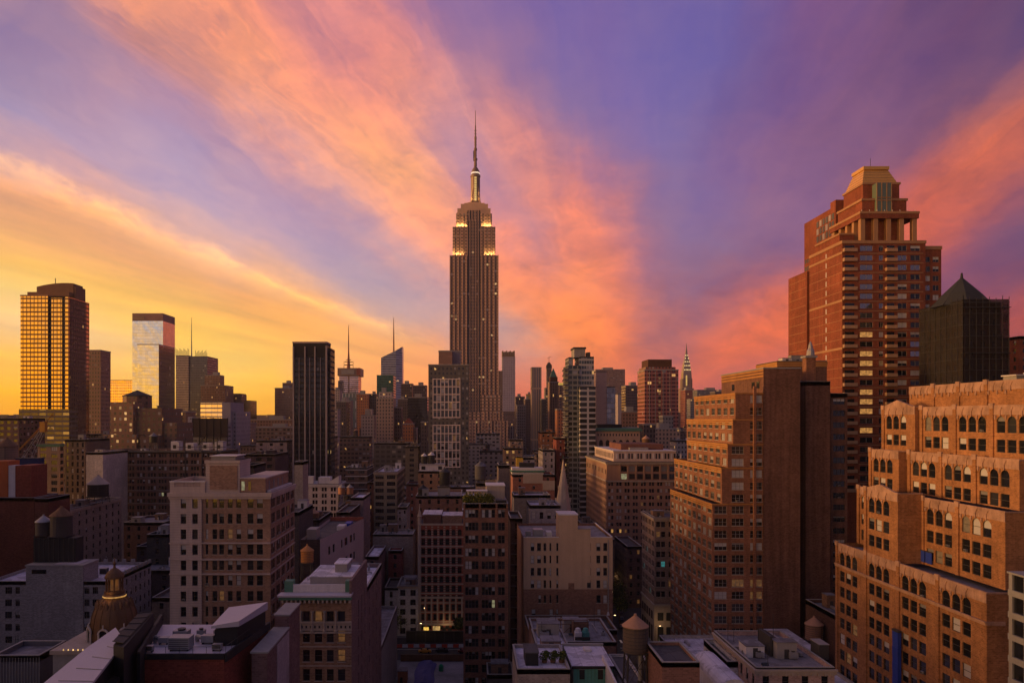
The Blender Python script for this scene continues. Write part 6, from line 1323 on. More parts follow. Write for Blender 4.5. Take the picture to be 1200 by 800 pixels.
B('brown brick tower with white stringcourses right of the black slab tower foot', 405, 430, 548, 430, None, 438, wall=(.13, .08, .065), sides='SE', fh=3.6, bw=5, ww=3.4, wh=1.5, style='3', clutter=3, bands=[(k * 3.6 + 1.2, .3, PALE) for k in range(10)], mix={'d': 5, 'm': 2, 'e': .3})
B('olive-tan loft building with paired factory windows in the centre left', 438, 465, 553, 420, None, 474, wall=(.26, .205, .135), sides='SE', fh=3.7, bw=6, ww=4.6, wh=2.1, style='4', clutter=4, cornice=(.9, .4), mix={'d': 6, 'm': 3, 'q': 1}, roof=LILAC)
B('narrow rust-brown building between the white-banded tower and olive-tan loft', 430.5, 437.8, 565, 426, 22, wall=(.22, .09, .055), sides='S', bw=2, ww=.9, clutter=0)
B('wide low building with large bare grey roof in the centre left', 437, 484, 626, 330, 14.6, name='low_building', wall=(.30, .25, .21), sides='', roof=GREYR, clutter=4, parapet=.5)
B('small pale building with small square windows right of the olive-tan loft', 465.8, 477, 594, 392, 20, wall=(.3, .27, .26), sides='S', bw=1.9, ww=.9, wh=1.7, clutter=1)
B('low building with bright lilac roof patches below the bare grey roof', 428, 444, 652, 300, 26, name='low_building', wall=(.18, .13, .13), sides='S', roof=SILVER, clutter=3)
B('low building with lilac roof strip, left of the small white houses', 446, 470, 655, 322, 0.1 + 7, name='low_building', wall=(.2, .1, .1), sides='S', roof=SILVER, clutter=3) if False else None
B('low dark red house with lilac strip roof just left of the striped building', 455, 471, 645, 322, 7.5, name='low_building', wall=(.2, .07, .06), sides='S', roof=SILVER, clutter=1)
B('dark low roof cluttered with ducts above the small white houses', 440, 489, 668, 302.5 + 17, 12, name='low_building', wall=(.08, .06, .06), sides='', roof=TAR, clutter=8) if False else None
B('reddish brown block with grey roof and black tanks behind the striped building', 487, 541, 581, 345, 30, wall=(.21, .11, .08), sides='SE', clutter=3, roof=GREYR, bw=4, ww=1.2, mix={'d': 9, 'm': 1, 'c': .1})
m = MB(); m.box(X(513, 350), X(527, 350), 350, 356, 45, Z(571, 350), CONC); m.box(X(512.5, 350), X(527.5, 350), 349.8, 356.2, Z(571, 350), Z(570, 350), STEEL); tag(m.build('bulkhead'), 'grey stair bulkhead on the roof behind the striped building', 'bulkhead')
tank_px(496, 573, 581, 352, 49.5, 'black water tank left on the roof behind the striped building', 12, wood=BLK, roofc=BLK)
tank_px(521, 553, 567, 352, Z(570, 350), 'tall dark water tank above the grey bulkhead behind the striped building', 12, wood=BLK, roofc=STEEL)
tank_px(563, 546, 561, 300, 60, 'big grey water tank behind the roof garden, between beige blocks', 13, wood=srf((.12, .115, .12), key='gt'), roofc=GREYR)
B('beige windowless block behind the roof garden carrying the big grey tank', 558, 584, 566, 300, 16, wall=(.36, .27, .2), sides='', clutter=0) 
B('dark tall chimney-like shaft block right of the beige windowless block', 584.3, 597, 545, 310, 18, wall=(.15, .12, .11), sides='', clutter=0)
B('tan building with pale penthouse and two black water tanks left of the white-grid tower', 490, 520, 552, 430, 18, wall=(.36, .2, .11), sides='SE', fh=3.6, bw=3.6, ww=1.4, clutter=2, roof=PALE, mix={'d': 6, 'm': 2, 'l': .3})
m = MB(); m.box(X(492, 436), X(521, 436), 433, 444, 54, Z(544, 436), PALE)
for a in (493, 512.5): m.box(X(a + 1, 433), X(a + 5.5, 433), 432.9, 432.99, Z(550, 433), Z(546, 433), BLK)
m.box(X(491.5, 436), X(521.5, 436), 432.7, 444.3, Z(544, 436), Z(543.3, 436), CONC); tag(m.build('penthouse'), 'cream penthouse with two square windows under the black water tanks', 'penthouse')
tank_px(497, 534, 543, 438, Z(543.3, 436), 'left black water tank with pale lid on the cream penthouse', 7, wood=BLK, roofc=PALE); tank_px(505.5, 533, 543, 438, Z(543.3, 436), 'right black water tank with pale lid on the cream penthouse', 8, wood=BLK, roofc=PALE)
B('small red brick building left of the tan penthouse building', 476, 489.5, 567, 428, 18, wall=(.24, .1, .07), sides='S', bw=3, ww=1.1, clutter=1)
B('narrow dark olive tower with bright roof parapet, left of the white-grid tower', 475, 490, 523, 560, 24, wall=(.17, .13, .09), sides='SE', bw=4.5, ww=3.2, style='2', wh=1.8, clutter=2, roof=SILVER)
# roofs behind the beige party wall
B('low grey building with large lilac roof behind the beige stepped building', 621, 657, 592, 300, 18, wall=(.30, .28, .3), sides='S', bw=2.4, ww=1.4, wh=2.6, fh=5, roof=LILAC, clutter=2, top=2.6)
B('lilac roofed low block behind the large lilac roof, left side', 602, 645, 580, 335, 16, wall=(.22, .2, .2), sides='', roof=LILAC, clutter=1)
B('beige and brick building with pale central panel above the lilac roofs', 601, 650, 556, 380, 20, wall=(.25, .11, .08), sides='S', bw=6, ww=1.2, clutter=2)
m = MB(); m.box(X(613, 380), X(636, 380), 379.8, 379.995, Z(566, 380), Z(555, 380), STONE); m.box(X(636, 380), X(650, 380), 379.8, 379.995, Z(574, 380), Z(563, 380), STONE); m.box(X(600, 383), X(637, 383), 383, 393, Z(556, 380), Z(548, 383), PALE); m.box(X(599, 383), X(638, 383), 382.5, 393.3, Z(553, 383), Z(551, 383), COPPER)
m.box(X(609, 386), X(626, 386), 386, 392, Z(548, 383), Z(542, 386), BLK); tag(m.build('penthouse'), 'pale penthouse with dark green eaves on the beige and brick building', 'penthouse')
YL = srf((.65, .42, .05), .7, key='yl'); building('yellow_shaft', 'bright yellow boarded shaft above the rooftops near the foot of the tallest tower', (X(605, 430), X(613, 430), 430, 433, Z(535, 430)), wallm=YL, sides='', clutter=0, parapet=0.3)
B('pale low block beside the bright yellow shaft', 613.3, 626, 536, 432, 10, wall=(.4, .36, .34), sides='S', clutter=1)
B('tan brick block with lit square windows left of the yellow shaft', 591, 612, 525, 520, 24, wall=(.28, .18, .12), sides='S', bw=3, ww=1.6, clutter=1, mix={'d': 5, 'l': 2, 'e': 1})
B('pale tan penthouse block above the one with lit square windows', 597, 613, 515, 550, 14, wall=(.38, .28, .2), sides='S', bw=4, ww=1.6, clutter=0)
B('grey flanked apartment block left of the tall glass balcony tower', 636, 651, 526, 470, None, 634 if False else None, name='apartment_block', wall=(.27, .24, .24), sides='S', bw=3.2, ww=1.2, clutter=2) if False else building('apartment_block', 'grey flanked apartment block left of the tall glass balcony tower', (X(636, 470), X(650, 470), 470, 500, Z(527, 470)), wall=(.27, .24, .24), sides='SW', bw=3.2, ww=1.2, clutter=2)
building('apartment_block', 'dark red block with painted billboard top, left of the glass balcony tower', (X(652, 480), X(662, 480), 480, 500, Z(513, 480)), wall=(.2, .06, .045), sides='S', bw=3, ww=1.0, clutter=0)
building('apartment_block', 'rust-orange block with stepped gable behind the red billboard block', (X(634, 560), X(651, 560), 560, 585, Z(506, 560)), wall=(.32, .14, .07), sides='SW', bw=3.2, ww=1.3, clutter=1)

# green-corniced arched building and its long neighbour
AB = srf((.52, .35, .25), .85, .2, .2, key='ab'); x0, x1 = X(690, 480), X(750, 480); za = Z(505, 480)
ab = building('arcaded_building', 'tan stone building with tall arched top storey under a green copper cornice', (x0, x1, 480, 537, za - .1), wallm=AB, sides='W', fh=3.9, bw=3.2, ww=1.2, clutter=0, parapet=0, mix={'d': 5, 'm': 3, 'b': 1}, wz0=20, top=3)
m = MB(); m.box(x0 - 1.2, x1 + 1.2, 478.6, 538, za + .02, za + 1.0, COPPER); m.box(x0 - .7, x1 + .7, 479.2, 537.4, za + 1.004, za + 1.9, COPPER); m.build('cornice', None, ab)
m = MB(); hs = [(2.2 + i * 4.15, 4.7 + i * 4.15) for i in range(7)]
for i in range(7):
    c = x0 + 3.45 + i * 4.15; m.box(c - 1.15, c + 1.15, 479.9, 479.99, za - 15, za - 7, BLK); m.lathe(c, 479.95, [(1.15, 0), (1.15, .05)], 16, BLK) if False else m.face([(c + 1.15 * math.cos(t), 479.9, za - 7 + 1.6 * math.sin(t)) for t in [k * math.pi / 8 for k in range(9)]], BLK)
m.build('arched_window', None, ab)
m = MB()
for i in range(8): c = x0 + 1.37 + i * 4.15; m.box(c - .5, c + .5, 479.4, 479.99, za - 15.5, za - 6.5, AB)
m.box(x0 - .3, x1, 479.3, 479.99, za - 16.6, za - 15.6, AB); m.box(x0 - .3, x1, 479.5, 479.99, za - 4.4, za - 3.9, AB)
for i in range(16): c = x0 + 2 + i * 1.9; m.box(c - .35, c + .35, 479.8, 479.99, za - 3, za - 1.6, BLK)
m.build('arcade', None, ab)
m = MB(); m.box(X(700, 500), X(728, 500), 498, 515, za + 1.9, Z(497, 500), BLK); m.box(X(735, 500), X(748, 500), 500, 512, za + 1.9, Z(500, 500), CONC); m.build('roof_plant', None, ab)
NB = srf((.33, .20, .14), .9, .2, .2, key='nb'); x0, x1, zn = X(711, 400), X(797, 400), Z(541, 400)
nb = building('office_block', 'broad tan office block with lit windows and pale set-back attic in the right centre', (x0, x1, 400, 470, zn), wallm=NB, sides='SW', fh=3.5, bw=4.1, grp=2, ww=1.15, wh=1.9, cornice=(1.2, .9, CRM), roof=GREYR, clutter=2, mix={'d': 40, 'm': 20, 'b': 10, 'l': 3.5, 'c': 2, 'e': 3, 'q': 8}, top=10.5, wz0=8, parapet=.4, limit=100)
m = MB()
for i in range(8):
    xx = x0 + 6.8 + i * 4.2
    m.box(xx + .7, xx + 3.6, 399.9, 399.995, zn - 9, zn - 6.2, G_MID if i % 3 else LITC if i < 2 else G_MID); m.box(xx + .7, xx + 3.6, 399.9, 399.995, zn - 4.9, zn - 2.2, BLIND2 if i % 2 else G_DARK)
m.build('top_window', None, nb)
m = MB()
for i in range(9): xx = x0 + 6.8 + i * 4.2; m.box(xx - .4, xx + .35, 399.5, 399.89, zn - 9.6, zn - 1.4, NB)
m.box(x0 - .3, x1, 399.4, 399.89, zn - 10.4, zn - 9.7, CRM); m.box(x0 - .3, x0 - .003, 399.4, 470, zn - 10.4, zn - 9.7, CRM)
m.build('giant_order', None, nb)
m = MB()
for i in range(13): yy = 402 + i * 5.2; m.box(x0 - .09, x0 - .004, yy, yy + 1.9, zn - 6.5, zn - 4, LITD if i % 2 else G_MIR); 
m.build('side_window', None, nb)
m = MB(); xa, xb = X(702, 470) + 4, x1 - 1; m.box(76, xb, 405, 465, zn + .02, zn + 5.2, PALE if False else srf((.55, .42, .36), .8, key='att')); m.box(75.7, xb + .3, 404.7, 465.3, zn + 5.204, zn + 5.7, PALE)
for i in range(22): m.box(77.4 + i * 1.6, 78.2 + i * 1.6, 404.9, 404.99, zn + 1.4, zn + 4.2, BLK if i % 3 else PALE)
for i in range(14): m.box(75.9, 75.99, 407 + i * 4, 408.5 + i * 4, zn + 1.4, zn + 4.2, BLK)
m.build('attic', None, nb)
m = MB(); m.box(82, xb - 4, 415, 450, zn + 5.7, Z(520, 415), brick((.18, .08, .06))); m.box(86, 96, 412, 414.9, zn + 5.7, Z(524, 415), CONC); m.build('penthouse', None, nb)
tank_px(757, 514, 523, 440, Z(526, 440) , 'brown peaked water tank above the broad tan office block', 9, wood=WOOD, roofc=TR)
# tall balcony glass tower
gt = B('tall pale glass apartment tower with balconies rising right of centre', 679, 696, 418, 480, 22, name='apartment_tower', shader=facade((.42, .4, .38), (.05, .07, .07), 3.2, 1.6, .85, .62, .03, .1, .08, 0.3), clutter=0, parapet=.3)
GTW = facade((.25, .25, .22), (.03, .045, .045), 3.2, 3.0, .8, .62, .03, .06, .1, .2)
m = MB(); m.box(X(665, 478), X(679, 478) - .02, 478, 500, 0, Z(428, 478), GTW); m.box(X(667, 478), X(672, 478), 480, 498, Z(428, 478), Z(418, 478), GTW); m.build('balcony_wing', None, gt)
for k in range(44):
    m = MB(); z = Z(434, 476) - k * 3.2; m.box(X(662, 476), X(667, 476), 475.5, 490, z, z + .25, CONC); m.box(X(662, 476), X(662, 476) + .1, 475.5, 490, z + .25, z + 1.1, G_MID); m.box(X(662, 476) + .12, X(667, 476), 475.5, 475.6, z + .25, z + 1.1, G_MID); m.build('balcony', None, gt)
m = MB(); m.box(X(674, 480), X(687, 480), 484, 498, Z(418, 480), Z(408, 480), CONC); m.box(X(673, 480), X(688, 480), 483.6, 498.4, Z(408, 480), Z(406, 480), STEEL); m.box(X(689, 480), X(693, 480), 484, 490, Z(418, 480), Z(412, 480), STEEL); m.build('bulkhead', None, gt)
B('lower glass balcony block right of the pale glass tower', 680, 698, 453, 472, 7.5, name='apartment_tower', shader=facade((.42, .4, .4), (.03, .035, .04), 3.4, 6, .8, .68, .02, .05, .1, .1), clutter=0, parapet=.3)
B('plain pinkish concrete slab right of the pale glass tower', 698.3, 711, 435, 520, 20, name='apartment_tower', shader=facade((.42, .3, .27), (.3, .22, .2), 3.6, 30, .9, .06, 0, 0, .8), clutter=0, parapet=.2)
B('mottled blue-pink glass block beside the pinkish concrete slab', 711.4, 721, 453, 520, 20, name='apartment_tower', shader=facade((.3, .3, .33), (.2, .2, .23), 3.4, 2.2, .9, .8, .01, .2, .06, .7), clutter=0, parapet=.2)
B('narrow white edge slab between the glass block and the dark brown offices', 724, 728, 461, 560, 14, name='apartment_tower', shader=facade((.5, .42, .38), (.4, .34, .3), 3.4, 5, .5, .1, 0, 0, .8), clutter=0, parapet=.2)
# left middle distance
B('very wide brown brick loft block with regular windows, left middle distance', 121, 260, 528, 430, 30, wall=(.18, .10, .07), sides='S', fh=3.62, bw=5.6, grp=3, ww=1.25, wh=2.0, clutter=5, mix={'d': 40, 'm': 20, 'b': 10, 'h': 5, 'c': .4}, bands=[(.6 + k * 7.24, .3, CONC) for k in range(6)], roof=GREYR, parapet=1.2)
B('windowless cream end wall standing left of the very wide brown loft block', 101, 120.6, 530, 400, 29, wall=(.52, .45, .38), sides='', clutter=1, roof=GREYR)
B('building with green cornice and gridded tan facade behind the crane', 44, 70, 520, 420, None, 75, wall=(.25, .17, .12), sides='SE', fh=3.7, bw=4.4, ww=3.2, style='3', wh=2.2, cornice=(1.2, .5, COPPER), clutter=3)
B('brown pier-fronted building between the green cornice and the cream end wall', 76, 100, 515, 440, 30, wall=(.15, .11, .085), sides='S', fh=3.7, bw=2.7, ww=1.2, wh=2.6, clutter=3)
B('dark loft building with flat roof at the left edge below the gold glass tower', -10, 22, 490, 480, 30, wall=(.13, .08, .07), sides='SE', bw=4, ww=2.4, clutter=2)
m = MB(); xr = X(205, 440)
for px in (205, 222, 240, 256): m.box(X(px, 440), X(px, 440) + 4.5, 434, 440, 67, 67 + 4 + (px % 3), PALE); m.box(X(px, 440) + 1.2, X(px, 440) + 3, 433.9, 433.99, 68, 70, BLK)
tag(m.build('roof_cabins'), 'row of white roof cabins on the right half of the very wide brown loft', 'penthouse')
m = MB()
for px in (214, 234, 252): m.bar((X(px, 426), 429.7, 50), (X(px, 426), 429.7, 74), .3, STEEL)
m.bar((X(205, 426), 429.7, 72), (X(262, 426), 429.7, 72), .2, STEEL); m.bar((X(205, 426), 429.7, 69), (X(262, 426), 429.7, 69), .2, STEEL); tag(m.build('sign_frame'), 'black steel sign frame standing before the white roof cabins', 'frame')
tank_px(180, 511, 518, 440, 66, 'dark round water tank on the very wide brown loft block', 9, wood=BLK, roofc=GREYR)
B('dark flat building with black fascia right of the white balustrade', 280, 297, 545, 330, 20, wall=(.04, .035, .04), sides='', clutter=2)
B('dark low warehouse with cluttered roof between the balustrade and the black tower', 285, 322, 532, 400, 30, wall=(.07, .045, .05), sides='S', clutter=6, bw=5, ww=3, roof=TAR)
B('lilac-flanked warehouse with grey roof left of the black tower', 300, 336, 516, 500, 40, wall=(.26, .2, .2), sides='SE', clutter=6, bw=5, ww=2, roof=GREYR)
B('tan windowless shaft block at the foot of the black slab tower', 345, 355, 541, 300, 10, wall=(.33, .27, .22), sides='', clutter=0)
B('dark grey courtyard block hidden behind the beige pavilion building', 318, 350, 600, 262, 24, wall=(.08, .07, .07), sides='', clutter=3)
for i, a in enumerate(((152, 200, 668, 270, 22, (.05, .045, .05), 'black-walled low roof between the loft building and the beige pavilion building'), (160, 200, 640, 300, 18, (.06, .05, .06), 'dark low building left of the beige corner bay, middle row'), (145, 192, 612, 330, 24, (.11, .06, .06), 'dark brown low building with pale parapet, upper row left of the beige bay'), (178, 200, 700, 240, 18, (.17, .13, .11), 'small brown house squeezed left of the beige pavilion building'), (172, 196, 626, 285, 12, (.05, .05, .05), 'narrow black rooftop strip left of the beige bay'))):
    B(a[6], a[0], a[1], a[2], a[3], a[4], name='low_building', wall=a[5], sides='S', clutter=4, roof=TAR if i % 2 else GREYR, mix={'d': 1})

# ================================================================ the tallest tower
EY = 897.0; EX = X(555.5, EY)
ES = facade((.66, .41, .27), (.07, .05, .045), 3.75, 4.8, .44, .55, .05, .06, .3, 0, band=(.24, .16, .12), litcol=(1, .6, .25), lits=1.0, off=-.4)
ES2 = facade((.66, .41, .27), (.07, .05, .045), 3.75, 4.8, .44, .55, .05, .06, .3, 0, band=(.24, .16, .12), litcol=(1, .6, .25), lits=1.0, off=1.1)
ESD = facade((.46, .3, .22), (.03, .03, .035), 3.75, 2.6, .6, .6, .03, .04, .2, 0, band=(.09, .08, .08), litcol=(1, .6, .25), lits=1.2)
LIM = srf((.68, .44, .29), .8, .3, .15, key='lim')
es = empty('skyscraper', (EX, EY + 20, 0), 'tallest art deco skyscraper with floodlit setbacks, lit mast and long antenna', 'skyscraper'); FOOT.append((EX - 65, EX + 65, EY - 5, EY + 50, 300, 'ESB'))
def eb_(m, a, b, y0, y1, z0, z1, mt): m.box(EX + a, EX + b, y0, y1, z0, z1, mt)
m = MB(); eb_(m, -64, 64, EY - 6, EY + 55, 0, 25, ES); eb_(m, -40, 40, EY - 3, EY + 50, 25, 82, ES); eb_(m, -34.5, 34.5, EY - 1.5, EY + 46, 82, 92, ES); eb_(m, -33, -8.9, EY - 1, EY + 44, 92, 112, ES); eb_(m, 8.9, 33, EY - 1, EY + 44, 92, 112, ES); m.build('base', None, es)
m = MB(); eb_(m, -28.5, -8.5, EY, EY + 41, 112, 275, ES); eb_(m, 8.5, 28.5, EY, EY + 41, 112, 275, ES2); m.build('wing', None, es)
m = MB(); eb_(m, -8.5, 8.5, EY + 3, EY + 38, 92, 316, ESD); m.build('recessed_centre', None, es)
m = MB(); eb_(m, -25, -8.5, EY + 2, EY + 39, 275, 309, ES); eb_(m, 8.5, 25, EY + 2, EY + 39, 275, 309, ES2); m.build('upper_wing', None, es)
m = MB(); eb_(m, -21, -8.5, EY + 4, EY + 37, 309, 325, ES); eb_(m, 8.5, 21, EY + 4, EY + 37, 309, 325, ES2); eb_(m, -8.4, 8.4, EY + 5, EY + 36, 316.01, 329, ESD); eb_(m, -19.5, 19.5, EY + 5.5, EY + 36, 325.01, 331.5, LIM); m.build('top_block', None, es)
m = MB()
for a in (-28.4, -23.4, -18.6, -13.6, -9.2, 8.6, 13.2, 18.0, 23.0, 27.8):
    eb_(m, a, a + .8, EY - .6, EY - .01, 112, 275.6, LIM)
    if abs(a) < 26: eb_(m, a * .88, a * .88 + .7, EY + 1.4, EY + 1.99, 275, 309.5, LIM)
for a in (-4.9, -1.6, 1.5, 4.4): eb_(m, a, a + .6, EY + 2.5, EY + 2.99, 92, 318, LIM)
for k in range(12): a = -20.5 + k * 3.55; eb_(m, a, a + .9, EY + (3.5 if abs(a) > 8 else 4.4), EY + (3.99 if abs(a) > 8 else 4.99), 309, 326 if abs(a) > 8 else 331.0, LIM)
for k in range(20): a = -34 + k * 3.5; eb_(m, a, a + .8, EY - 2.1, EY - 1.51, 82, 92.5, LIM) if abs(a) > 8 else None
for k in range(22): a = -39.5 + k * 3.7; eb_(m, a, a + .9, EY - 3.7, EY - 3.01, 25, 82.6, LIM)
m.build('pier', None, es)
DKM = srf((.26, .17, .12), .5, .5, .2, .3, key='dkm'); EMY = emit((1, .62, .2), .8, 'mast')
m = MB(); cy = EY + 20
for w, z0, z1 in ((16, 331.5, 336.8), (12, 336.8, 338.9)): m.box(EX + .5 - w, EX + .5 + w, cy - w * .9, cy + w * .8, z0 + .01, z1, LIM)
m.box(EX - 7.5, EX + 8.5, cy - 9, cy + 9, 339, 340.2, LIM); m.build('observation_deck', None, es)
mx = EX + 1.8
m = MB(); m.lathe(mx, cy, [(6.4, 340.2), (5.8, 346), (5.5, 352), (5.5, 372), (6.1, 372.5), (6.1, 374), (4.8, 376), (5.2, 378), (4.2, 381), (2.2, 384), (1.4, 386)], 20, DKM)
for t in (45, 135, 225, 315):
    a = R(t); ca, sa = math.cos(a), math.sin(a); pts = [(mx + 4.5 * ca, cy + 4.5 * sa, 340.2), (mx + 8.3 * ca, cy + 8.3 * sa, 340.2), (mx + 6 * ca, cy + 6 * sa, 354), (mx + 4.5 * ca, cy + 4.5 * sa, 366)]
    n = np.array((-sa, ca, 0)) * .7; m.face([tuple(np.array(p) - n) for p in pts], LIM); m.face([tuple(np.array(p) + n) for p in pts[::-1]], LIM)
    for p, r_ in zip(pts, pts[1:]): m.face([tuple(np.array(p) - n), tuple(np.array(r_) - n), tuple(np.array(r_) + n), tuple(np.array(p) + n)], LIM)
m.build('mast', None, es)
m = MB()
for k in range(10): m.box(mx - 1.3, mx + 1.3, cy - 6.3 - (1.0 if k < 2 else 0), cy - 5.4, 343 + k * 2.9, 345.2 + k * 2.9, EMY)
m.build('mast_window', None, es)
m = MB(); m.lathe(mx, cy, [(4.9, 376.2), (5.3, 376.6), (5.3, 377.6), (4.9, 378)], 20, emit((1, .72, .5), 1.2, 'rg')); m.build('light_ring', None, es)
m = MB(); m.lathe(mx, cy, [(1.9, 386), (1.6, 392), (2.3, 392.5), (2.3, 395), (1.4, 395.5), (1.4, 404), (1.9, 404.5), (1.9, 407), (1.2, 407.5), (1.2, 417), (1.4, 417.5), (1.4, 421), (.8, 421.5), (.7, 434), (.45, 435), (.3, 452)], 8, DKM)
for z in (389, 398, 401, 411, 414, 424, 428): m.box(mx - 1.6, mx + 1.6, cy - .3, cy + .3, z, z + .5, CONC); m.box(mx - .3, mx + .3, cy - 1.6, cy + 1.6, z + .51, z + 1, CONC)
m.box(mx - 2.6, mx - 1.4, cy - .5, cy + .5, 392, 404, STEEL); m.build('antenna', None, es)
def wash(x, y, z, w, e):      # a row of floodlights on the ledge, aimed up the wall
    ld = bpy.data.lights.new('floodlight', 'AREA'); lo = bpy.data.objects.new('floodlight', ld); COL.objects.link(lo); ld.shape = 'RECTANGLE'; ld.size = w; ld.size_y = .8
    lo.location = (x, y, z); lo.rotation_euler = (R(180 - 5), 0, 0); ld.energy = e; ld.color = (1, .58, .2); ld.spread = R(120)
for a in (-19, 19): wash(EX + a, EY + .9, 275.8, 14, 2400)
for a in (-14.5, 14.5): wash(EX + a, EY + 3.0, 309.8, 11, 2400)
wash(mx, cy - 9.5, 340.6, 10, 1200)

# ================================================================ landmark towers
def T(label, px0, px1, py, Y, dep=30, back=None, bk=True, name='office_tower', sh=None, crown=None, group='skyline towers', cat='building'):
    bx = pbox(px0, px1, py, Y, dep if back is None else None, back); r = empty(name, ((bx[0] + bx[1]) / 2, (bx[2] + bx[3]) / 2, 0), label, cat, group); FOOT.append((*bx, name))
    m = MB(); m.box(*bx, sh) if False else m.box(bx[0], bx[1], bx[2], bx[3], 0, bx[4], sh); m.build('wall', None, r)
    m = MB(); m.box(bx[0] - .2, bx[1] + .2, bx[2] - .2, bx[3] + .2, bx[4] + .003, bx[4] + 1.0, crown or CONC)
    rr = random.Random(int(px0 * 7 + py)); w = bx[1] - bx[0]; d = bx[3] - bx[2]
    m.build('roof', None, r)
    if w > 9 and bk and not any(k_ in label for k_ in ('black glass slab', 'mirror', 'attic', 'grey-pink', 'gold', 'green glass', 'screened', 'unfinished', 'lilac-white', 'gridded', 'slim tower', 'gap', 'drum-like')):
        m = MB(); a = rr.uniform(.15, .45); m.box(bx[0] + w * a, bx[0] + w * (a + .35), bx[2] + d * .3, bx[2] + d * .75, bx[4] + 1.0, bx[4] + 1 + rr.uniform(3, 5), crown or CONC); m.build('bulkhead', None, r)
    return r, bx
GOLDG = facade((.12, .05, .02), (.50, .34, .16), 3.5, 2.9, .80, .66, 0, 0, .07, .97, band=(.30, .15, .05))
GOLDE = facade((.14, .07, .04), (.05, .04, .04), 3.5, 3.4, .4, .6, .02, .03, .15, .1)
r, bx = T('tall gold reflecting glass tower at the left of the skyline', 24, 56, 347, 600, 36, name='glass_tower', sh=GOLDG, crown=srf((.4, .2, .1), .6, key='gc'))
m = MB(); DG1 = srf((.03, .025, .022), .4, key='dg1'); YB = 602
m.box(X(56, YB), X(61, YB), YB, 634, 0, Z(349, YB), DG1); m.box(X(61, YB), X(73.5, YB), YB - 1, 634, 0, Z(349, YB), GOLDG); m.box(X(73.5, YB), X(76, YB), YB, 634, 0, Z(349, YB), DG1); m.box(X(76, YB), X(81, YB), YB - .5, 634, 0, Z(348, YB), GOLDG)
m.box(X(81.02, YB), -313.4, YB + 1, 628, 0, Z(349, YB), GOLDE); m.build('curtain_wall', None, r)
m = MB(); br = srf((.24, .12, .065), .7, key='brz'); m.box(X(32, 606), X(81, 606), 606, 627, Z(347, 606), Z(342, 606), br)
n = 12; pts = [(43 + 43 * i / n, 341 - 9.5 * math.sin(math.pi * (.18 + .42 * i / n))) for i in range(n + 1)]
for (a, pa), (b, pb_) in zip(pts, pts[1:]): m.prism([(X(a, 612), 612), (X(b, 612), 612), (X(b, 612), 627), (X(a, 612), 627)], Z(348, 612), [Z(pa, 612), Z(pb_, 612), Z(pb_, 612), Z(pa, 612)], br)
m.build('curved_roof', None, r)
r2 = MB(); r2.box(-326, -314.0, 612.6, 628.2, Z(349, YB) + .01, Z(335, 612), br); r2.box(-322, -318.6, 629, 640, 0, Z(352, 618), GOLDE); r2.build('side_wing', None, r)
m = MB(); m.bar((X(65, 620), 620, Z(336, 620)), (X(65, 620), 620, Z(326, 620)), .3, STEEL); m.build('mast', None, r)
m = MB(); m.box(X(22, 585), X(81, 585), 585, 598, 0, Z(479, 585), facade((.16, .13, .1), (.1, .08, .06), 3.6, 6, .85, .55, .02, .1, .15, .4)); m.build('podium', None, r)
WL = facade((.2, .11, .07), (.06, .045, .04), 3.7, 2.6, .55, .6, .05, .08, .25, .1, lits=.8)
WLR = facade((.28, .15, .09), (.07, .045, .03), 3.7, 2.4, .5, .55, .05, .1, .3)
T('brown slab tower with chamfered top just right of the gold glass tower', 103, 118, 411, 720, 20, sh=facade((.36, .21, .14), (.05, .04, .04), 3.7, 2.6, .5, .55, .08, .08, .25, lits=.8)); 
T('small orange-gold glass block with blue-grey centre strip, left of the pyramid-roofed building', 128, 158, 446, 1100, 30, name='glass_tower', sh=facade((.4, .2, .05), (.8, .55, .25), 4, 3, .9, .85, 0, 0, .08, .95), crown=br)
m = MB(); m.box(X(135, 1095), X(144, 1095), 1095, 1099.9, 0, Z(445, 1095), G_MID); m.build('centre_strip', None, r) if False else None
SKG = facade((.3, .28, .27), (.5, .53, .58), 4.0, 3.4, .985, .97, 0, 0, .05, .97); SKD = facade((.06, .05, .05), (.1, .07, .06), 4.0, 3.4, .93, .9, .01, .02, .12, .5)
r, bx = T('tall mirror glass tower reflecting pale sky with a pink blank cap', 155, 191, 376, 1000, None, 205, name='glass_tower', sh=SKG, crown=srf((.34, .2, .16), .7, key='cap'))
m = MB(); cp = srf((.36, .2, .15), .7, key='cap2'); m.box(bx[0], bx[1], bx[2], bx[3], bx[4] + 1.01, Z(367, 1000), cp); m.box(bx[0] + 1, bx[0] + 16, bx[2] - .3, bx[2] - .01, bx[4] + 1, Z(370, 1000), DKM); m.build('cap', None, r)
r, bx = T('shorter mirror glass tower in front of the pale sky one, gold at its foot', 161, 186, 404, 900, None, 204.5, name='glass_tower', sh=SKG)
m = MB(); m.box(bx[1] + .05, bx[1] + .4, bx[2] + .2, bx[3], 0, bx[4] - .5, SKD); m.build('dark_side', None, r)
NYT = facade((.25, .19, .17), (.16, .12, .11), 4.1, 1.2, .7, .7, .02, .05, .2, .4, band=(.36, .28, .24))
r, bx = T('grey screened tower with ragged screen crown and thin mast', 206, 221, 417, 1300, 60, sh=NYT); 
m = MB(); m.box(bx[1] + .1, X(242, 1300), 1304, 1360, 0, Z(417, 1300), facade((.1, .09, .1), (.07, .07, .08), 4.1, 3, .8, .6, .02, .05, .12, .3))
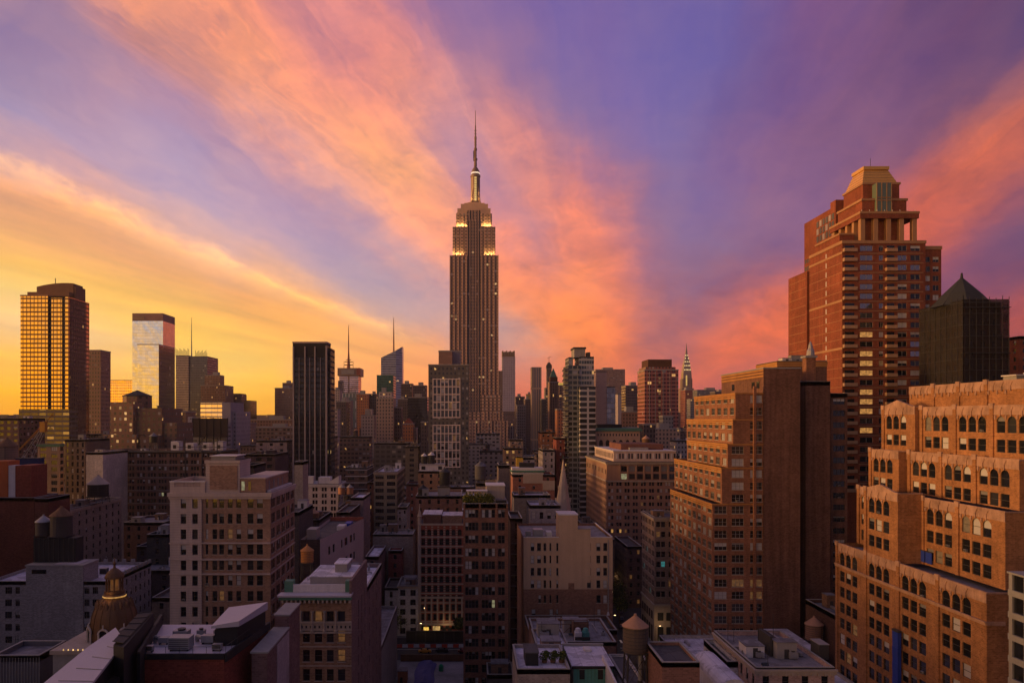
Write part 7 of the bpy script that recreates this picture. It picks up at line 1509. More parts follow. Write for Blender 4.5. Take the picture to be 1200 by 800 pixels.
for k in range(14): 
    xx = bx[0] + k * 1.7; m.box(xx, xx + .5, 1299, 1299.6, bx[4], Z(408 + (k * 5 % 4), 1300), STEEL)
    xx = X(228, 1300) + k * 1.5; m.box(xx, xx + .5, 1303, 1303.6, bx[4], Z(410 + (k * 3 % 4), 1300), STEEL)
m.build('screen', None, r); m = MB(); m.lathe(X(224.5, 1330), 1330, [(1.2, Z(417, 1300)), (.7, Z(395, 1330)), (.3, Z(372, 1330))], 6, CONC); m.build('mast', None, r)
T('brown stepped masonry tower right of the screened tower', 235, 264, 452, 1150, 40, name='masonry_tower', sh=WLR); T('brown upper stage behind the brown stepped masonry tower', 240, 258, 440, 1195, 20, name='masonry_tower', sh=WLR)
r, bx = T('small orange-brown block with curved top and dark side near the yellow horizon', 268, 286, 472, 1200, 40, sh=facade((.4, .16, .05), (.08, .05, .04), 4, 3, .5, .5, .03, .05))
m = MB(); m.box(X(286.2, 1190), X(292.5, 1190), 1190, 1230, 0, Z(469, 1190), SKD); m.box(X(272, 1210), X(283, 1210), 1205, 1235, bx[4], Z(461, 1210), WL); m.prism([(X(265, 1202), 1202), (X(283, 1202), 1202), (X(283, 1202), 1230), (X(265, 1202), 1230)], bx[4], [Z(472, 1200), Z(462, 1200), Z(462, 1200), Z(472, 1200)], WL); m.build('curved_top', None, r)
T('lone brown slab tower on the yellow horizon left of the black tower', 322, 343, 455, 1200, 40, sh=facade((.2, .12, .09), (.16, .1, .08), 4, 2.5, .6, .5, .03, .05)); T('smaller upper slab behind the lone brown slab tower', 331, 343, 449, 1250, 20, sh=WL)
# masonry building with dark pyramid roof
PM = facade((.34, .19, .11), (.1, .08, .06), 3.6, 3.4, .45, .5, .30, .12, .3, lits=1.0, litcol=(1, .55, .2)); PM2 = facade((.22, .13, .09), (.05, .04, .04), 3.6, 3.4, .45, .5, .05, .06, .3)
r = empty('pyramid_roofed_building', (X(158, 510), 520, 0), 'stepped masonry building with dark pyramid roof and glowing windows, left', 'building', 'skyline towers'); FOOT.append((X(120, 500), X(205, 500), 500, 545, 90, 'pyr'))
m = MB(); m.box(X(129, 500), X(156, 500), 500, 530, 0, Z(471, 500), PM); m.box(X(122, 499), X(162, 499), 496, 530.2, 0, Z(509, 499), PM); m.build('wall', None, r)
m = MB(); m.box(X(156.1, 504), X(190, 504), 504, 540, 0, Z(478, 504), PM2); m.box(X(190.1, 506), X(207, 506), 506, 536, 0, Z(495, 506), PM2); m.box(X(156, 504) + 7, X(190, 504), 497.5, 503.9, 0, Z(510, 504), PM2); m.build('east_wing', None, r)
m = MB(); m.lathe(X(161, 522), 522, [(9.2, Z(480, 515)), (9.2, Z(464, 512))], 8, PM2, rot=R(22.5)); m.build('drum', None, r)
m = MB(); m.lathe(X(161, 522), 522, [(9.5, Z(464, 512)), (9.4, Z(463, 512)), (.4, Z(456.5, 512))], 8, BLK, rot=R(22.5)); m.build('pyramid_roof', None, r)
# white and billboard building
LIL = facade((.40, .35, .37), (.12, .11, .12), 3.6, 2.9, .45, .4, .02, .05, .3)
r, bx = T('lilac-white building with bright glass top storeys behind the dark screen frame', 235, 261, 472, 650, 30, sh=facade((.4, .38, .36), (.7, .62, .5), 3.6, 5, .95, .7, 0, 0, .06, .9))
m = MB(); m.box(X(261.1, 648), X(271, 648), 646, 684, 0, Z(471.5, 648), srf((.36, .32, .34), .8, key='lilw')); m.box(X(271.1, 652), X(277, 652), 652, 694, 0, Z(482, 652), LIL); m.box(X(216, 640), X(268, 640), 634, 645, 0, Z(497, 640), facade((.36, .34, .33), (.1, .1, .1), 3.6, 6, .85, .45, .02, .05, .2)); m.box(X(220, 645), X(226, 645), 645.2, 660, 0, Z(488, 645), LIL); m.build('side_wing', None, r)
m = MB()
DKB2 = srf((.05, .03, .025), .6, key='dks'); m.box(X(225, 628), X(267, 628), 628, 629, Z(512, 628), Z(490, 628), DKB2)
for k in range(6): m.box(X(225 + k * 8.2, 627), X(225.6 + k * 8.2, 627), 627, 627.9, Z(520, 628), Z(489.5, 628), BLK)
m.bar((X(225, 627), 627, Z(512, 627)), (X(212, 620), 620, Z(526, 620)), .4, BLK); m.bar((X(240, 627), 627, Z(512, 627)), (X(228, 620), 620, Z(526, 620)), .4, BLK)
tag(m.build('screen_frame'), 'dark braced screen frame before the lilac-white building', 'frame')
# black slab tower with pale piers
BK = facade((.025, .025, .028), (.02, .022, .028), 3.6, 1.5, .8, .62, .012, .015, .08, .1, litcol=(1, .6, .2), lits=1.0)
r, bx = T('black glass slab tower with pale vertical piers left of centre', 343, 383, 402, 500, 14, name='slab_tower', sh=BK, crown=srf((.42, .3, .26), .7, key='bkc'))
m = MB(); PIER = srf((.33, .27, .26), .7, key='pier')
for px, w in ((343, 1.6), (356.6, 1.6), (368.3, 1.5), (381.4, 1.9)): m.box(X(px, 499), X(px + w, 499), 498.6, 499.99, 0, Z(405 if w > 1.7 else 406, 499), PIER)
for px in (350, 362.5, 375): m.box(X(px, 499), X(px + .7, 499), 499.2, 499.99, 0, Z(419, 499), PIER)
m.build('pier', None, r); m = MB(); m.box(bx[0] + .8, bx[1] - .8, 499.7, 499.985, Z(419, 500), bx[4] - 1.2, BLK); m.build('plant_floor', None, r)
m = MB(); m.box(bx[1] + .1, X(388, 506), 504, 520, 0, Z(408, 506), BK); m.build('side_wing', None, r)
# 4 times tower, slanted glass tower, green block
r, bx = T('tower with drum-like red-dark top, lit flank and tall ringed antenna', 397.5, 420, 441, 1500, 40, sh=facade((.3, .2, .18), (.75, .55, .45), 4, 30, .9, .6, 0, 0, .1, .9), crown=DKM)
m = MB(); m.box(X(395.5, 1495), X(422, 1495), 1495, 1545, bx[4] + 1, Z(431, 1495), DKM); m.box(X(418, 1494), X(422.3, 1494), 1493, 1494.9, bx[4] + 2, Z(431.5, 1494), RS); m.box(X(400, 1492), X(415, 1492), 1493, 1494.9, bx[4] + 4, Z(433, 1494), CONC); m.build('drum', None, r)
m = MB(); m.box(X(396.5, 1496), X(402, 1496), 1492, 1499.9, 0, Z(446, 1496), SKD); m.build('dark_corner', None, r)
m = MB(); zz = Z(431, 1510); ax = X(408.5, 1510); m.lathe(ax, 1510, [(3.5, zz), (2.2, zz + 16), (1.4, zz + 30), (1.0, zz + 60), (.4, zz + 84)], 6, srf((.3, .1, .06), .6, key='ant'))
for z_, w in ((zz + 6, 9), (zz + 12, 8), (zz + 16, 5)):
    for k in range(8): t = k * math.pi / 4; m.bar((ax + w * math.cos(t), 1510 + w * math.sin(t), z_), (ax + w * math.cos(t + .785), 1510 + w * math.sin(t + .785), z_), .5, STEEL)
    m.bar((ax - w, 1510, z_), (ax + w, 1510, z_), .5, STEEL)
for s in (-1, 1): m.bar((ax + s * 9, 1510, zz), (ax + s * 9, 1510, zz + 13), .5, STEEL)
m.build('antenna', None, r)
r = empty('slanted_glass_tower', (X(458, 1450), 1470, 0), 'slanting-topped glass tower with thin spire left of the tallest tower', 'building', 'skyline towers'); FOOT.append((X(446, 1450), X(471, 1450), 1450, 1490, 200, 'boa'))
SL = facade((.3, .28, .28), (.16, .18, .2), 4.4, 5, .96, .6, .01, .02, .08, .5, band=(.35, .33, .34)); SL2 = facade((.4, .4, .42), (.3, .33, .36), 4.4, 5, .96, .6, .01, .02, .08, .5)
m = MB(); m.prism([(X(446.5, 1450), 1450), (X(464, 1450), 1450), (X(464, 1450), 1490), (X(446.5, 1450), 1490)], 0, [Z(419, 1450), Z(410.5, 1450), Z(410.5, 1450), Z(419, 1450)], SL); m.prism([(X(464, 1450) + .05, 1450), (X(470.8, 1450), 1460), (X(470.8, 1450), 1490), (X(464, 1450) + .05, 1490)], 0, [Z(410.5, 1450), Z(405.5, 1450), Z(405.5, 1450), Z(410.5, 1450)], SL2); m.build('wall', None, r)
m = MB(); m.lathe(X(461.3, 1470), 1470, [(1.8, Z(412, 1470)), (1.3, Z(395, 1470)), (.5, Z(372, 1470))], 5, srf((.35, .2, .15), key='sp')); m.build('spire', None, r)
T('dark green glass block in front of the slanting-topped tower', 441.5, 457, 440, 1200, None, 466 if False else None, sh=facade((.03, .09, .055), (.02, .10, .06), 4, 3, .8, .6, .01, 0, .12, .3), name='glass_tower') if False else T('dark green glass block in front of the slanting-topped tower', 441.5, 461, 440, 1200, 40, sh=facade((.03, .09, .055), (.02, .10, .06), 4, 3, .8, .6, .01, 0, .12, .3), name='glass_tower', crown=COPPER)
SB = facade((.38, .27, .21), (.06, .05, .05), 3.5, 3.0, .5, .55, .03, .06, .3); SB2 = facade((.3, .2, .15), (.05, .04, .04), 3.6, 2.2, .45, .9, .03, .04, .3); RBK = facade((.42, .16, .07), (.06, .04, .04), 3.5, 2.6, .45, .55, .03, .05, .3); DKF = facade((.10, .07, .065), (.03, .025, .03), 3.7, 2.4, .5, .55, .04, .04, .25); PKF = facade((.5, .4, .35), (.07, .06, .06), 3.5, 3, .5, .5, .03, .05, .3); GRF = facade((.22, .21, .21), (.05, .05, .055), 3.6, 2.6, .6, .5, .03, .06, .2)
far = [ # label, px0, px1, py, Y, depth, material, name
 ('tan stepped apartment slab with recessed balconies in front of the green glass block', 441, 461, 467, 780, 26, SB, 'masonry_tower'), ('pinkish cap block on the tan stepped apartment slab', 444, 459, 460, 810, 14, PKF, 'masonry_tower'), ('narrow right wing of the tan stepped apartment slab', 461.3, 470, 478, 790, 20, DKF, 'masonry_tower'),
 ('cream wedding-cake block with punched windows below the orange brick slab', 423, 438.5, 487, 820, 22, PKF, 'masonry_tower'), ('small cream top stage above the wedding-cake block', 428, 436, 480, 845, 12, PKF, 'masonry_tower'), ('orange brick slab between the ringed-antenna tower and tan slab', 418, 432, 462, 1000, 26, RBK, 'masonry_tower'), ('brown slab just right of the orange brick slab', 432.3, 441, 462, 1010, 20, DKF, 'masonry_tower'),
 ('white-striped podium block below the ringed-antenna tower', 401, 421, 461, 1400, 16, facade((.16, .2, .18), (.55, .55, .5), 20, 6, .3, .7, 0, 0, .5), 'podium_block'), ('pale old block left of the ringed-antenna tower', 388, 398, 457, 1100, 24, PKF, 'masonry_tower'), ('grey mottled block right of the black slab tower', 394, 406, 471, 800, 20, DKF, 'masonry_tower'), ('cream slab with blank side behind the grey mottled block', 400, 410.5, 470, 900, 20, SB, 'masonry_tower'), ('pale column block close to the right edge of the black slab tower', 388.3, 395.5, 480, 700, 16, PKF, 'masonry_tower'),
 ('dark glass tower behind tan slab, left of the white-grid tower', 470, 483, 450, 1080, 30, DKF, 'office_tower'), ('dark brown twin-topped tower left of the white-grid tower', 484, 499.5, 452, 1060, 30, DKF, 'office_tower'), ('black glass tower between the dark glass tower and the white-grid tower', 478, 501, 466, 960, 30, BK, 'office_tower'), ('dark slab right behind the slanting-topped tower foot', 466, 478, 468, 990, 20, DKF, 'office_tower'),
 ('red gabled block with arched light, left of the white-grid tower foot', 472, 484, 497, 760, 22, RBK, 'masonry_tower'), ('tan block right of the red gabled block', 484.5, 488, 502, 770, 20, SB, 'masonry_tower'),
 ('brown block with dark water tank right of the red gabled block', 493, 501, 495, 740, 20, DKF, 'masonry_tower'),
 ('plain brown attic slab on top of the white-grid tower, rear left', 514, 530, 412, 620, 16, facade((.30, .17, .12), (.36, .2, .15), 6, 40, .9, .1, 0, 0, .8), 'attic_slab'), ('grey-pink slab beside the plain brown attic slab', 530.3, 540, 412, 630, 12, facade((.3, .24, .24), (.33, .26, .27), 6, 40, .9, .1, 0, 0, .8), 'attic_slab'),
 ('slim brown tower between the tallest tower and the pale pinstriped skyscraper', 583, 589, 435, 1300, 20, SB2, 'office_tower'),
 ('dark block right of the pale pinstriped skyscraper', 604.5, 615, 465, 1250, 30, DKF, 'office_tower'), ('yellow-topped small block between dark towers on the avenue horizon', 617, 623, 462, 1500, 20, facade((.6, .4, .08), (.5, .35, .08), 5, 5, .5, .5), 'office_tower'), ('dark bronze block left of the slim blue-striped tower', 615.5, 622.7, 468, 1150, 30, DKF, 'office_tower'), ('grey low tower below the dark block in the avenue gap', 606, 616, 475, 1000, 20, GRF, 'office_tower'),
 ('slim tower with blue centre stripes and gold left flank', 623.5, 634.5, 431, 900, 22, facade((.42, .3, .22), (.08, .09, .14), 60, 2.1, .5, .97, .0, 0, .2), 'office_tower'),
 ('thin tower with dark cap and small crane right of the blue-striped tower', 641, 646.5, 432, 1900, 20, DKF, 'office_tower'), ('grey ribbed tower left of the green-capped tower', 639, 645, 455, 1000, 18, GRF, 'office_tower'), ('brown tower with green pointed cap right of centre', 644, 655, 448, 950, 22, facade((.26, .14, .09), (.06, .04, .03), 3.6, 2.2, .5, .9, .02, .03), 'masonry_tower'), ('yellow crowned striped tower just left of the pale glass tower', 655.3, 662, 452, 980, 20, facade((.35, .2, .14), (.1, .07, .06), 3.6, 30, .95, .5), 'office_tower'), ('dark glass sliver between the grey ribbed and green-capped towers', 635, 640, 468, 880, 18, BK, 'office_tower'), ('red sliver block in front of the yellow crowned tower', 653, 661, 480, 760, 20, RBK, 'masonry_tower'),
 ('broad brown flat-topped office slab behind the pinkish concrete slab', 698, 732.5, 433, 1700, 40, facade((.2, .12, .1), (.24, .15, .12), 4.2, 3, .95, .5), 'office_slab'), ('dark brown office block with faint lit rows right of the broad slab', 733, 752, 452, 1100, 30, facade((.11, .07, .06), (.05, .035, .035), 4, 3, .9, .5, .05, .02), 'office_tower'), ('brown stepped block below the dark brown office block', 728, 752, 483, 760, 24, facade((.26, .15, .11), (.06, .05, .04), 3.6, 3, .45, .5, .04, .05), 'masonry_tower'), 
 ('grey masonry block right of the green copper cornice', 763, 797, 503, 640, 24, SB, 'masonry_tower'), ('grey upper stage behind the grey masonry block', 777, 789, 488, 670, 14, GRF, 'masonry_tower'), ('black tank-topped block right of the green copper cornice', 754, 768, 498, 560, 16, DKF, 'masonry_tower'),
 ('red brick slab in front of the silver art deco spire', 803, 811.5, 457, 1300, 30, facade((.3, .1, .06), (.1, .05, .04), 4, 2.5, .4, .6), 'masonry_tower'), ('narrow grey striped slab right of the red brick slab', 809, 813.5, 468, 1200, 20, GRF, 'office_tower'), ('long hazy grey block low on the horizon behind the setback tower', 817, 846, 457, 1500, 30, GRF, 'office_slab'), ('reddish-brown block on the horizon right of the hazy grey block', 838, 870, 459, 1420, 30, DKF, 'office_slab'),
 ('low tan block behind the pyramid-roofed building, between it and the brown slab tower', 103, 128, 472, 800, 26, DKF, 'masonry_tower'), ('brown narrow block left of the dark screen frame', 207, 218, 483, 700, 24, facade((.25, .14, .09), (.06, .05, .04), 3.6, 3, .4, .5), 'masonry_tower'), ('stone block right of the lilac-white building', 278, 294, 496, 820, 22, SB, 'masonry_tower'), ('long brown loft range on the left horizon, before the lone slab tower', 294, 342, 492, 900, 24, facade((.24, .13, .09), (.09, .06, .05), 3.6, 3.4, .5, .5, .03, .1), 'masonry_range'), ('tan loft range nearer than the long brown one, left of the black tower', 300, 343, 501, 760, 24, facade((.22, .14, .1), (.07, .055, .05), 3.6, 4, .6, .5, .03, .15), 'masonry_range'), ('rust block with small gable at the right end of the yellow sky gap', 262, 282, 486, 1000, 24, RBK, 'masonry_tower'),
]
TW_ = {}
for l, a, b, py, Y, d, mt, nm in far: TW_[l[:22]] = T(l, a, b, py, Y, d, sh=mt, name=nm)
# green caps and other toppings are parts of their towers
r, bx = TW_['brown tower with green']; m = MB(); cx, cy = (bx[0] + bx[1]) / 2, (bx[2] + bx[3]) / 2; m.box(cx - 4.5, cx + 4.5, cy - 8, cy + 8, bx[4] + 1, bx[4] + 7, DKB); m.lathe(cx, cy, [(6, bx[4] + 7), (3, bx[4] + 13), (.4, bx[4] + 18)], 4, COPPER, rot=R(45)); m.build('pointed_cap', None, r)
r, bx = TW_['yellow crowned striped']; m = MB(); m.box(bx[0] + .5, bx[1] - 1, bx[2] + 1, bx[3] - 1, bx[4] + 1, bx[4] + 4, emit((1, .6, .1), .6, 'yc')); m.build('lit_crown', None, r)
r, bx = TW_['thin tower with dark ca']if 'thin tower with dark ca' in TW_ else TW_['thin tower with dark c']; m = MB(); cx = (bx[0] + bx[1]) / 2; m.box(bx[0] - .5, bx[1] + .5, bx[2] - .5, bx[3], bx[4] + 1, bx[4] + 10, BLK); m.lathe(cx, bx[2] + 8, [(6, bx[4] + 10), (3, bx[4] + 16)], 8, BLK); m.bar((cx, bx[2] + 8, bx[4] + 16), (cx, bx[2] + 8, bx[4] + 30), .6, STEEL); m.bar((cx - 4, bx[2] + 8, bx[4] + 26), (cx + 6, bx[2] + 8, bx[4] + 31), .5, STEEL); m.build('crane_top', None, r)
r, bx = TW_['red gabled block with ']; m = MB(); m.face([(bx[0], bx[2], bx[4]), (bx[1], bx[2], bx[4]), ((bx[0] + bx[1]) / 2, bx[2], bx[4] + 6)], RS); m.face([(bx[0], bx[3], bx[4]), (bx[1], bx[3], bx[4]), ((bx[0] + bx[1]) / 2, bx[3], bx[4] + 6)], RS); c_ = (bx[0] + bx[1]) / 2
m.face([(bx[0], bx[2], bx[4]), (c_, bx[2], bx[4] + 6), (c_, bx[3], bx[4] + 6), (bx[0], bx[3], bx[4])], RS); m.face([(bx[1], bx[2], bx[4]), (c_, bx[2], bx[4] + 6), (c_, bx[3], bx[4] + 6), (bx[1], bx[3], bx[4])], RS); m.build('gable_roof', None, r)
# white-grid tower
gx0, gx1, gy, gz = X(502, 560), X(541.5, 560), 560.0, Z(428, 560)
gr = empty('grid_tower', ((gx0 + gx1) / 2, 575, 0), 'tower with white gridded panels on a dark grey facade before the tallest tower', 'building', 'skyline towers'); FOOT.append((gx0, X(550, 560), 560, 590, gz, 'grid'))
DGW = facade((.13, .115, .10), (.03, .03, .032), 3.62, 2.9, .45, .5, .05, .22, .2); m = MB(); m.box(gx0, X(549.5, 560), 560, 590, 0, gz, DGW); m.build('wall', None, gr)
WG = srf((.82, .66, .58), .7, .3, .1, key='wg')
for z0_, z1_ in ((Z(547, 560), Z(498, 560)), (Z(489, 560), Z(444, 560))):
    m = MB(); xa, xb = X(507.5, 560), X(539, 560); nx = 7; nz = max(1, round((z1_ - z0_) / 5.6))
    for i in range(nx + 1): xx = xa + (xb - xa) * i / nx; m.box(xx - .28, xx + .28, 559.4, 559.99, z0_, z1_, WG)
    for k in range(nz + 1): zz = z0_ + (z1_ - z0_) * k / nz; m.box(xa - .28, xb + .28, 559.3, 559.395, zz - .35, zz + .35, WG)
    m.build('white_grid', None, gr)
    wl = []
    for i in range(nx):
        for k in range(nz): wl.append((xa + (xb - xa) * (i + .5) / nx, 559.9, z0_ + (z1_ - z0_) * k / nz + .9, 0, 2.2, 3.9, '1L', pick({'d': 30, 'm': 20, 'h': 14, 'q': 20, 'b': 5, 'e': 2}), False))
    put_windows(gr, wl)
m = MB(); m.box(gx0 - .2, X(549.5, 560) + .2, 559.8, 590.2, gz, gz + .8, CONC); m.build('roof', None, gr)
T('olive side slab hugging the right edge of the white-grid tower', 541.7, 549.4, 437, 553, 6.5, sh=facade((.2, .17, .11), (.1, .09, .05), 3.6, 3, .7, .5, .06, .1), name='side_slab') if False else None
# pale pinstriped skyscraper
r, bx = T('pale pinstriped supertall skyscraper with brown unfinished crown', 588.5, 603.8, 418, 2200, 37, name='skyscraper', sh=facade((.42, .36, .42), (.16, .14, .18), 5, 5.2, .5, .5, .0, 0, .3), crown=srf((.3, .2, .12), key='cw'))
m = MB()
for k in range(7): m.box(bx[0] + k * 5.4, bx[0] + k * 5.4 + 4, bx[2], bx[3], bx[4] + 1, Z(411 + (k % 2), 2200), srf((.24, .16, .09), key='cw2'))
m.build('unfinished_crown', None, r)
m = MB(); m.box(X(590, 900), X(603, 900), 905, 925, 0, Z(500, 905), facade((.36, .3, .27), (.08, .07, .07), 3.6, 3, .5, .9)); tag(m.build('masonry_tower'), 'pale ribbed block at the foot of the pinstriped skyscraper', 'building', 'skyline towers')
# red tower with gridded glass and dark top box
RT = facade((.34, .09, .06), (.13, .04, .035), 3.5, 4.4, .75, .65, .04, .03, .2, .2, band=(.42, .18, .14))
r, bx = T('deep red gridded apartment tower with dark box top left of the silver spire', 755.5, 795, 434, 700, 30, name='apartment_tower', sh=RT); m = MB(); m.box(X(760, 700), X(788, 700), 702, 728, bx[4] + 1, Z(421, 702), DKB); m.box(X(757, 700), X(792, 700), 701, 729, bx[4] + 1, Z(430, 702), facade((.3, .1, .06), (.1, .05, .04), 3.5, 3, .5, .5)); m.build('top_box', None, r)
m = MB()
for k in range(26): m.box(X(772, 699), X(774.5, 699), 699.5, 699.99, Z(440, 700) - k * 3.5, Z(440, 700) - k * 3.5 + 2, LITD if k % 3 else BLK)
for px in (761, 768, 777, 785): m.box(X(px, 699), X(px + .5, 699), 699.4, 699.99, 0, Z(435, 700), PIER)
m.build('centre_strip', None, r)
# silver art deco spire
cy_ = 1750; r = empty('art_deco_skyscraper', (X(804.5, cy_), cy_, 0), 'silver spired art deco skyscraper with lit triangular crown windows', 'skyscraper'); FOOT.append((X(796, cy_), X(813, cy_), 1740, 1775, 200, 'chr'))
cx = X(804.3, cy_); CHB = facade((.42, .27, .19), (.1, .08, .07), 4, 3.2, .5, .6, .02, 0, .3); SIL = srf((.42, .30, .2), .35, .5, .15, .7, key='sil')
m = MB(); m.box(cx - 13.5, cx + 13.5, cy_ - 12, cy_ + 16, 0, Z(455, cy_), CHB); m.box(cx - 11, cx + 11, cy_ - 10, cy_ + 14, Z(455, cy_), Z(444, cy_), CHB); m.build('wall', None, r)
m = MB(); zs_ = [(10.5, Z(444, cy_)), (9.8, Z(436, cy_)), (8.2, Z(431, cy_)), (7.2, Z(426, cy_)), (5.2, Z(421, cy_)), (3.4, Z(417, cy_)), (2.0, Z(413, cy_)), (1.2, Z(409, cy_)), (.3, Z(402, cy_))]; m.lathe(cx, cy_, [(a * 1.3, b) for a, b in zs_], 4, SIL, rot=R(45)); m.build('crown', None, r)
m = MB(); EMC = emit((1, .7, .3), 2.0, 'chr')
for k, (zz, w) in enumerate(((Z(434, cy_), 8.5), (Z(429, cy_), 7.3), (Z(424.5, cy_), 5.8), (Z(420.5, cy_), 4.2), (Z(417, cy_), 2.8))):
    nT = 5 - k if k < 3 else 2
    for i in range(nT): xx = cx - w * .75 + (1.5 * w) * i / max(1, nT - 1); yy = cy_ - w * 1.0 - 1.2; m = MB(); m.face([(xx - .9, yy, zz), (xx + .9, yy, zz), (xx, yy, zz + 3.4)], EMC); m.build('triangular_window', None, r)

m = MB(); m.box(cx - 4, cx - 1, cy_ - 10.6, cy_ - 10.02, Z(452, cy_), Z(440, cy_), emit((1, .6, .15), .8, 'chw')); m.build('lit_shaft', None, r)

for k, bx in enumerate(WEST_SHADE):
    building('shade_block', '%s tall block of the avenue west of the view' % ['first', 'second', 'third', 'fourth', 'fifth', 'sixth', 'seventh'][k], bx, shader=facade((.2, .14, .11), (.04, .035, .035), 3.6, 3.2, .5, .5, .03, .08, .25), clutter=3, group='avenue blocks west of the view')
# ================================================================ infill blocks of the middle distance
rg = random.Random(42); COLS = [((.2, .13, .1), 'brown'), ((.28, .19, .14), 'tan'), ((.13, .09, .08), 'dark brown'), ((.3, .27, .26), 'grey'), ((.2, .09, .06), 'red brick'), ((.4, .34, .3), 'cream'), ((.09, .08, .09), 'charcoal'), ((.33, .22, .15), 'ochre'), ((.26, .24, .28), 'lilac-grey')]
LMK = [(24, 'gold glass tower'), (110, 'brown slab tower'), (160, 'pyramid-roofed building'), (245, 'lilac-white building'), (300, 'yellow sky gap'), (363, 'black slab tower'), (408, 'ringed antenna tower'), (452, 'green glass block'), (520, 'white-grid tower'), (568, 'tallest tower'), (597, 'pinstriped skyscraper'), (630, 'blue-striped tower'), (660, 'church spire'), (720, 'green copper cornice'), (775, 'deep red gridded tower'), (830, 'orange setback tower')]
ROOFS = [(LILAC, 'lilac roof'), (TAR, 'black roof'), (GREYR, 'grey roof'), (SILVER, 'bright roof')]; DISTW = ['near', 'middle', 'rear', 'farther', 'distant']
SIZEW = ['squat', 'low', 'mid-height', 'tall']; nfil = 0
def clear(a):
    for f in FOOT:
        if a[0] < f[1] + 1 and a[1] > f[0] - 1 and a[2] < f[3] + 1 and a[3] > f[2] - 1: return False
    return True
def envelope(px, Y):   # nothing of the infill may rise above this row
    return 499 + max(0, (650 - Y)) * .12
for Y0 in (300, 335, 372, 410, 450, 492, 536, 584, 636, 695, 760, 832, 910, 1000, 1100, 1220):
    x = X(-15, Y0)
    while x < X(860, Y0):
        w = rg.uniform(13, 26) * (1 + Y0 / 2500); d = rg.uniform(16, 26); y = Y0 + rg.uniform(0, 6); h = rg.uniform(16, 44) if Y0 < 560 else rg.uniform(30, 72)
        if Y0 > 900: h = rg.uniform(45, 84)
        px = VX + F * (x + w / 2) / y; ytop = HY + (H - h) * F / y; lim = envelope(px, y)
        if ytop < lim: h = H - (lim + rg.uniform(0, 12) - HY) * y / F
        street = abs((x + w / 2) - (64.6 + (y - 306) * .18)) < w / 2 + 11 and y < 480
        bx = (x, x + w, y, y + d, h)
        if h > 8 and clear(bx) and not street and not (Y0 < 420 and px < 345):
            (c, cn), (rm, rn) = rg.choice(COLS), rg.choice(ROOFS); lm = min(LMK, key=lambda l: abs(l[0] - px)); side = 'left of' if px < lm[0] else 'right of'
            base = '%s %s block with %s' % (SIZEW[min(3, int(h / 20))], cn, rn)
            lab = '%s, %s the %s' % (base, side, lm[1]); j = 0
            alts = ['', ' among lower roofs', ' in the row behind', ' half hidden by its neighbours', ' beyond a dark gap', ' close to the haze', ' showing little but its parapet', ' squeezed between taller walls']
            while lab + alts[j] in LABELS and j < 7: j += 1
            lab = lab + alts[j]
            if lab not in LABELS:
                nfil += 1
                sh = facade(tuple(round(v, 2) for v in c), (.035, .033, .035), 3.6, rg.choice([2.6, 3.2, 4.2]), rg.choice([.42, .5, .65]), rg.choice([.45, .52]), .05, .1, .25)
                building('city_block', lab, bx, shader=sh, roof=rm, clutter=4 if Y0 < 600 else 2, parapet=.9, group='infill city blocks')
                if rg.random() < .3 and Y0 < 800:
                    tx = x + w * rg.uniform(.25, .75); l2 = 'small water tank on the ' + lab
                    if len(l2.split()) > 16: l2 = 'water tank on ' + ' '.join(lab.split()[:13])
                    if l2 not in LABELS and len(l2.split()) <= 16:
                        rad = rg.uniform(1.5, 2.3); water_tower(tx, y + d * .5, h - .9, rad, rad * 2, 2.2, l2, wood=rg.choice([WOOD, BLK, TW]), roofc=rg.choice([TR, GREYR, STEEL]), group='small water tanks over the city')
        x += w + rg.choice([.8, .8, 2, 7])
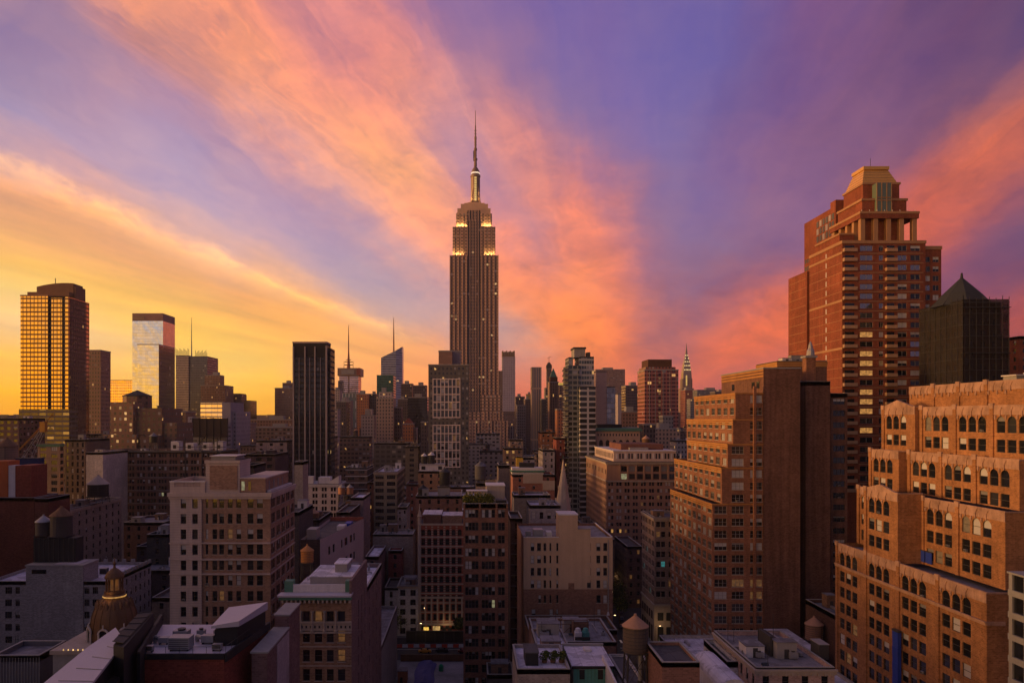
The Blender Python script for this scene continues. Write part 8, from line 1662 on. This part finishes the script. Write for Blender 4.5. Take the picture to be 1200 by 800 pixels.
# the far-off city as one mass
m = MB(); dm_ = [facade(c, (.05, .045, .05), 4, 3.4, .5, .5, .04, .06, .3) for c in ((.2, .13, .1), (.3, .2, .15), (.13, .1, .1))]
for Y0 in (1380, 1600, 1850, 2150, 2500, 3000, 3700, 4600):
    x = X(-40, Y0)
    while x < X(1240, Y0):
        w = rg.uniform(24, 55); h = H - (rg.uniform(481, 492) + (4 if x < X(330, Y0) else 0) - HY) * Y0 / F
        if clear((x, x + w, Y0, Y0 + 30)): m.box(x, x + w, Y0, Y0 + 30, 0, max(h, 10), rg.choice(dm_))
        x += w + rg.choice([2, 5, 20])
o = m.build('distant_city'); tag(o, 'dense far-off low skyline along the horizon', 'distant city', kind='stuff')
m = MB(); m.prism([(-3450, 4800), (3950, 4800), (3950, 5350), (-3450, 5350)], -.5, [60, 45, 55, 70]); tag(m.build('hills', srf((.05, .045, .05), key='hill')), None, None, kind='structure')
# the evening air
hz = bpy.data.meshes.new('haze'); b_ = MB(); b_.box(-3600, 4100, -500, 5500, -1.5, 452); hz.from_pydata(b_.v, [], b_.f); ho = bpy.data.objects.new('haze', hz); COL.objects.link(ho); tag(ho, None, None, kind='stuff')
hm = bpy.data.materials.new('haze'); hm.use_nodes = True; t_ = hm.node_tree; t_.nodes.clear(); vo = t_.nodes.new('ShaderNodeVolumePrincipled'); ou = t_.nodes.new('ShaderNodeOutputMaterial'); t_.links.new(vo.outputs[0], ou.inputs['Volume'])
vo.inputs['Color'].default_value = (.85, .8, .8, 1); vo.inputs['Density'].default_value = 0.00005; vo.inputs['Anisotropy'].default_value = 0.3; hz.materials.append(hm)

# ================================================================ tidy up
ov = 0
for i, a in enumerate(FOOT):
    for b in FOOT[i + 1:]:
        if a[0] < b[1] - .3 and a[1] > b[0] + .3 and a[2] < b[3] - .3 and a[3] > b[2] + .3:
            ov += 1; print('OVERLAP', a[5], [round(v) for v in a[:5]], b[5], [round(v) for v in b[:5]])
print('infill', nfil, 'overlaps', ov, 'windows', NWIN[0], 'objects', len(bpy.data.objects))
print('DUPLABEL', [l for l, n in LABELS.items() if len(n) > 1])
for o in bpy.data.objects:
    if 'o_' in o: del o['o_']
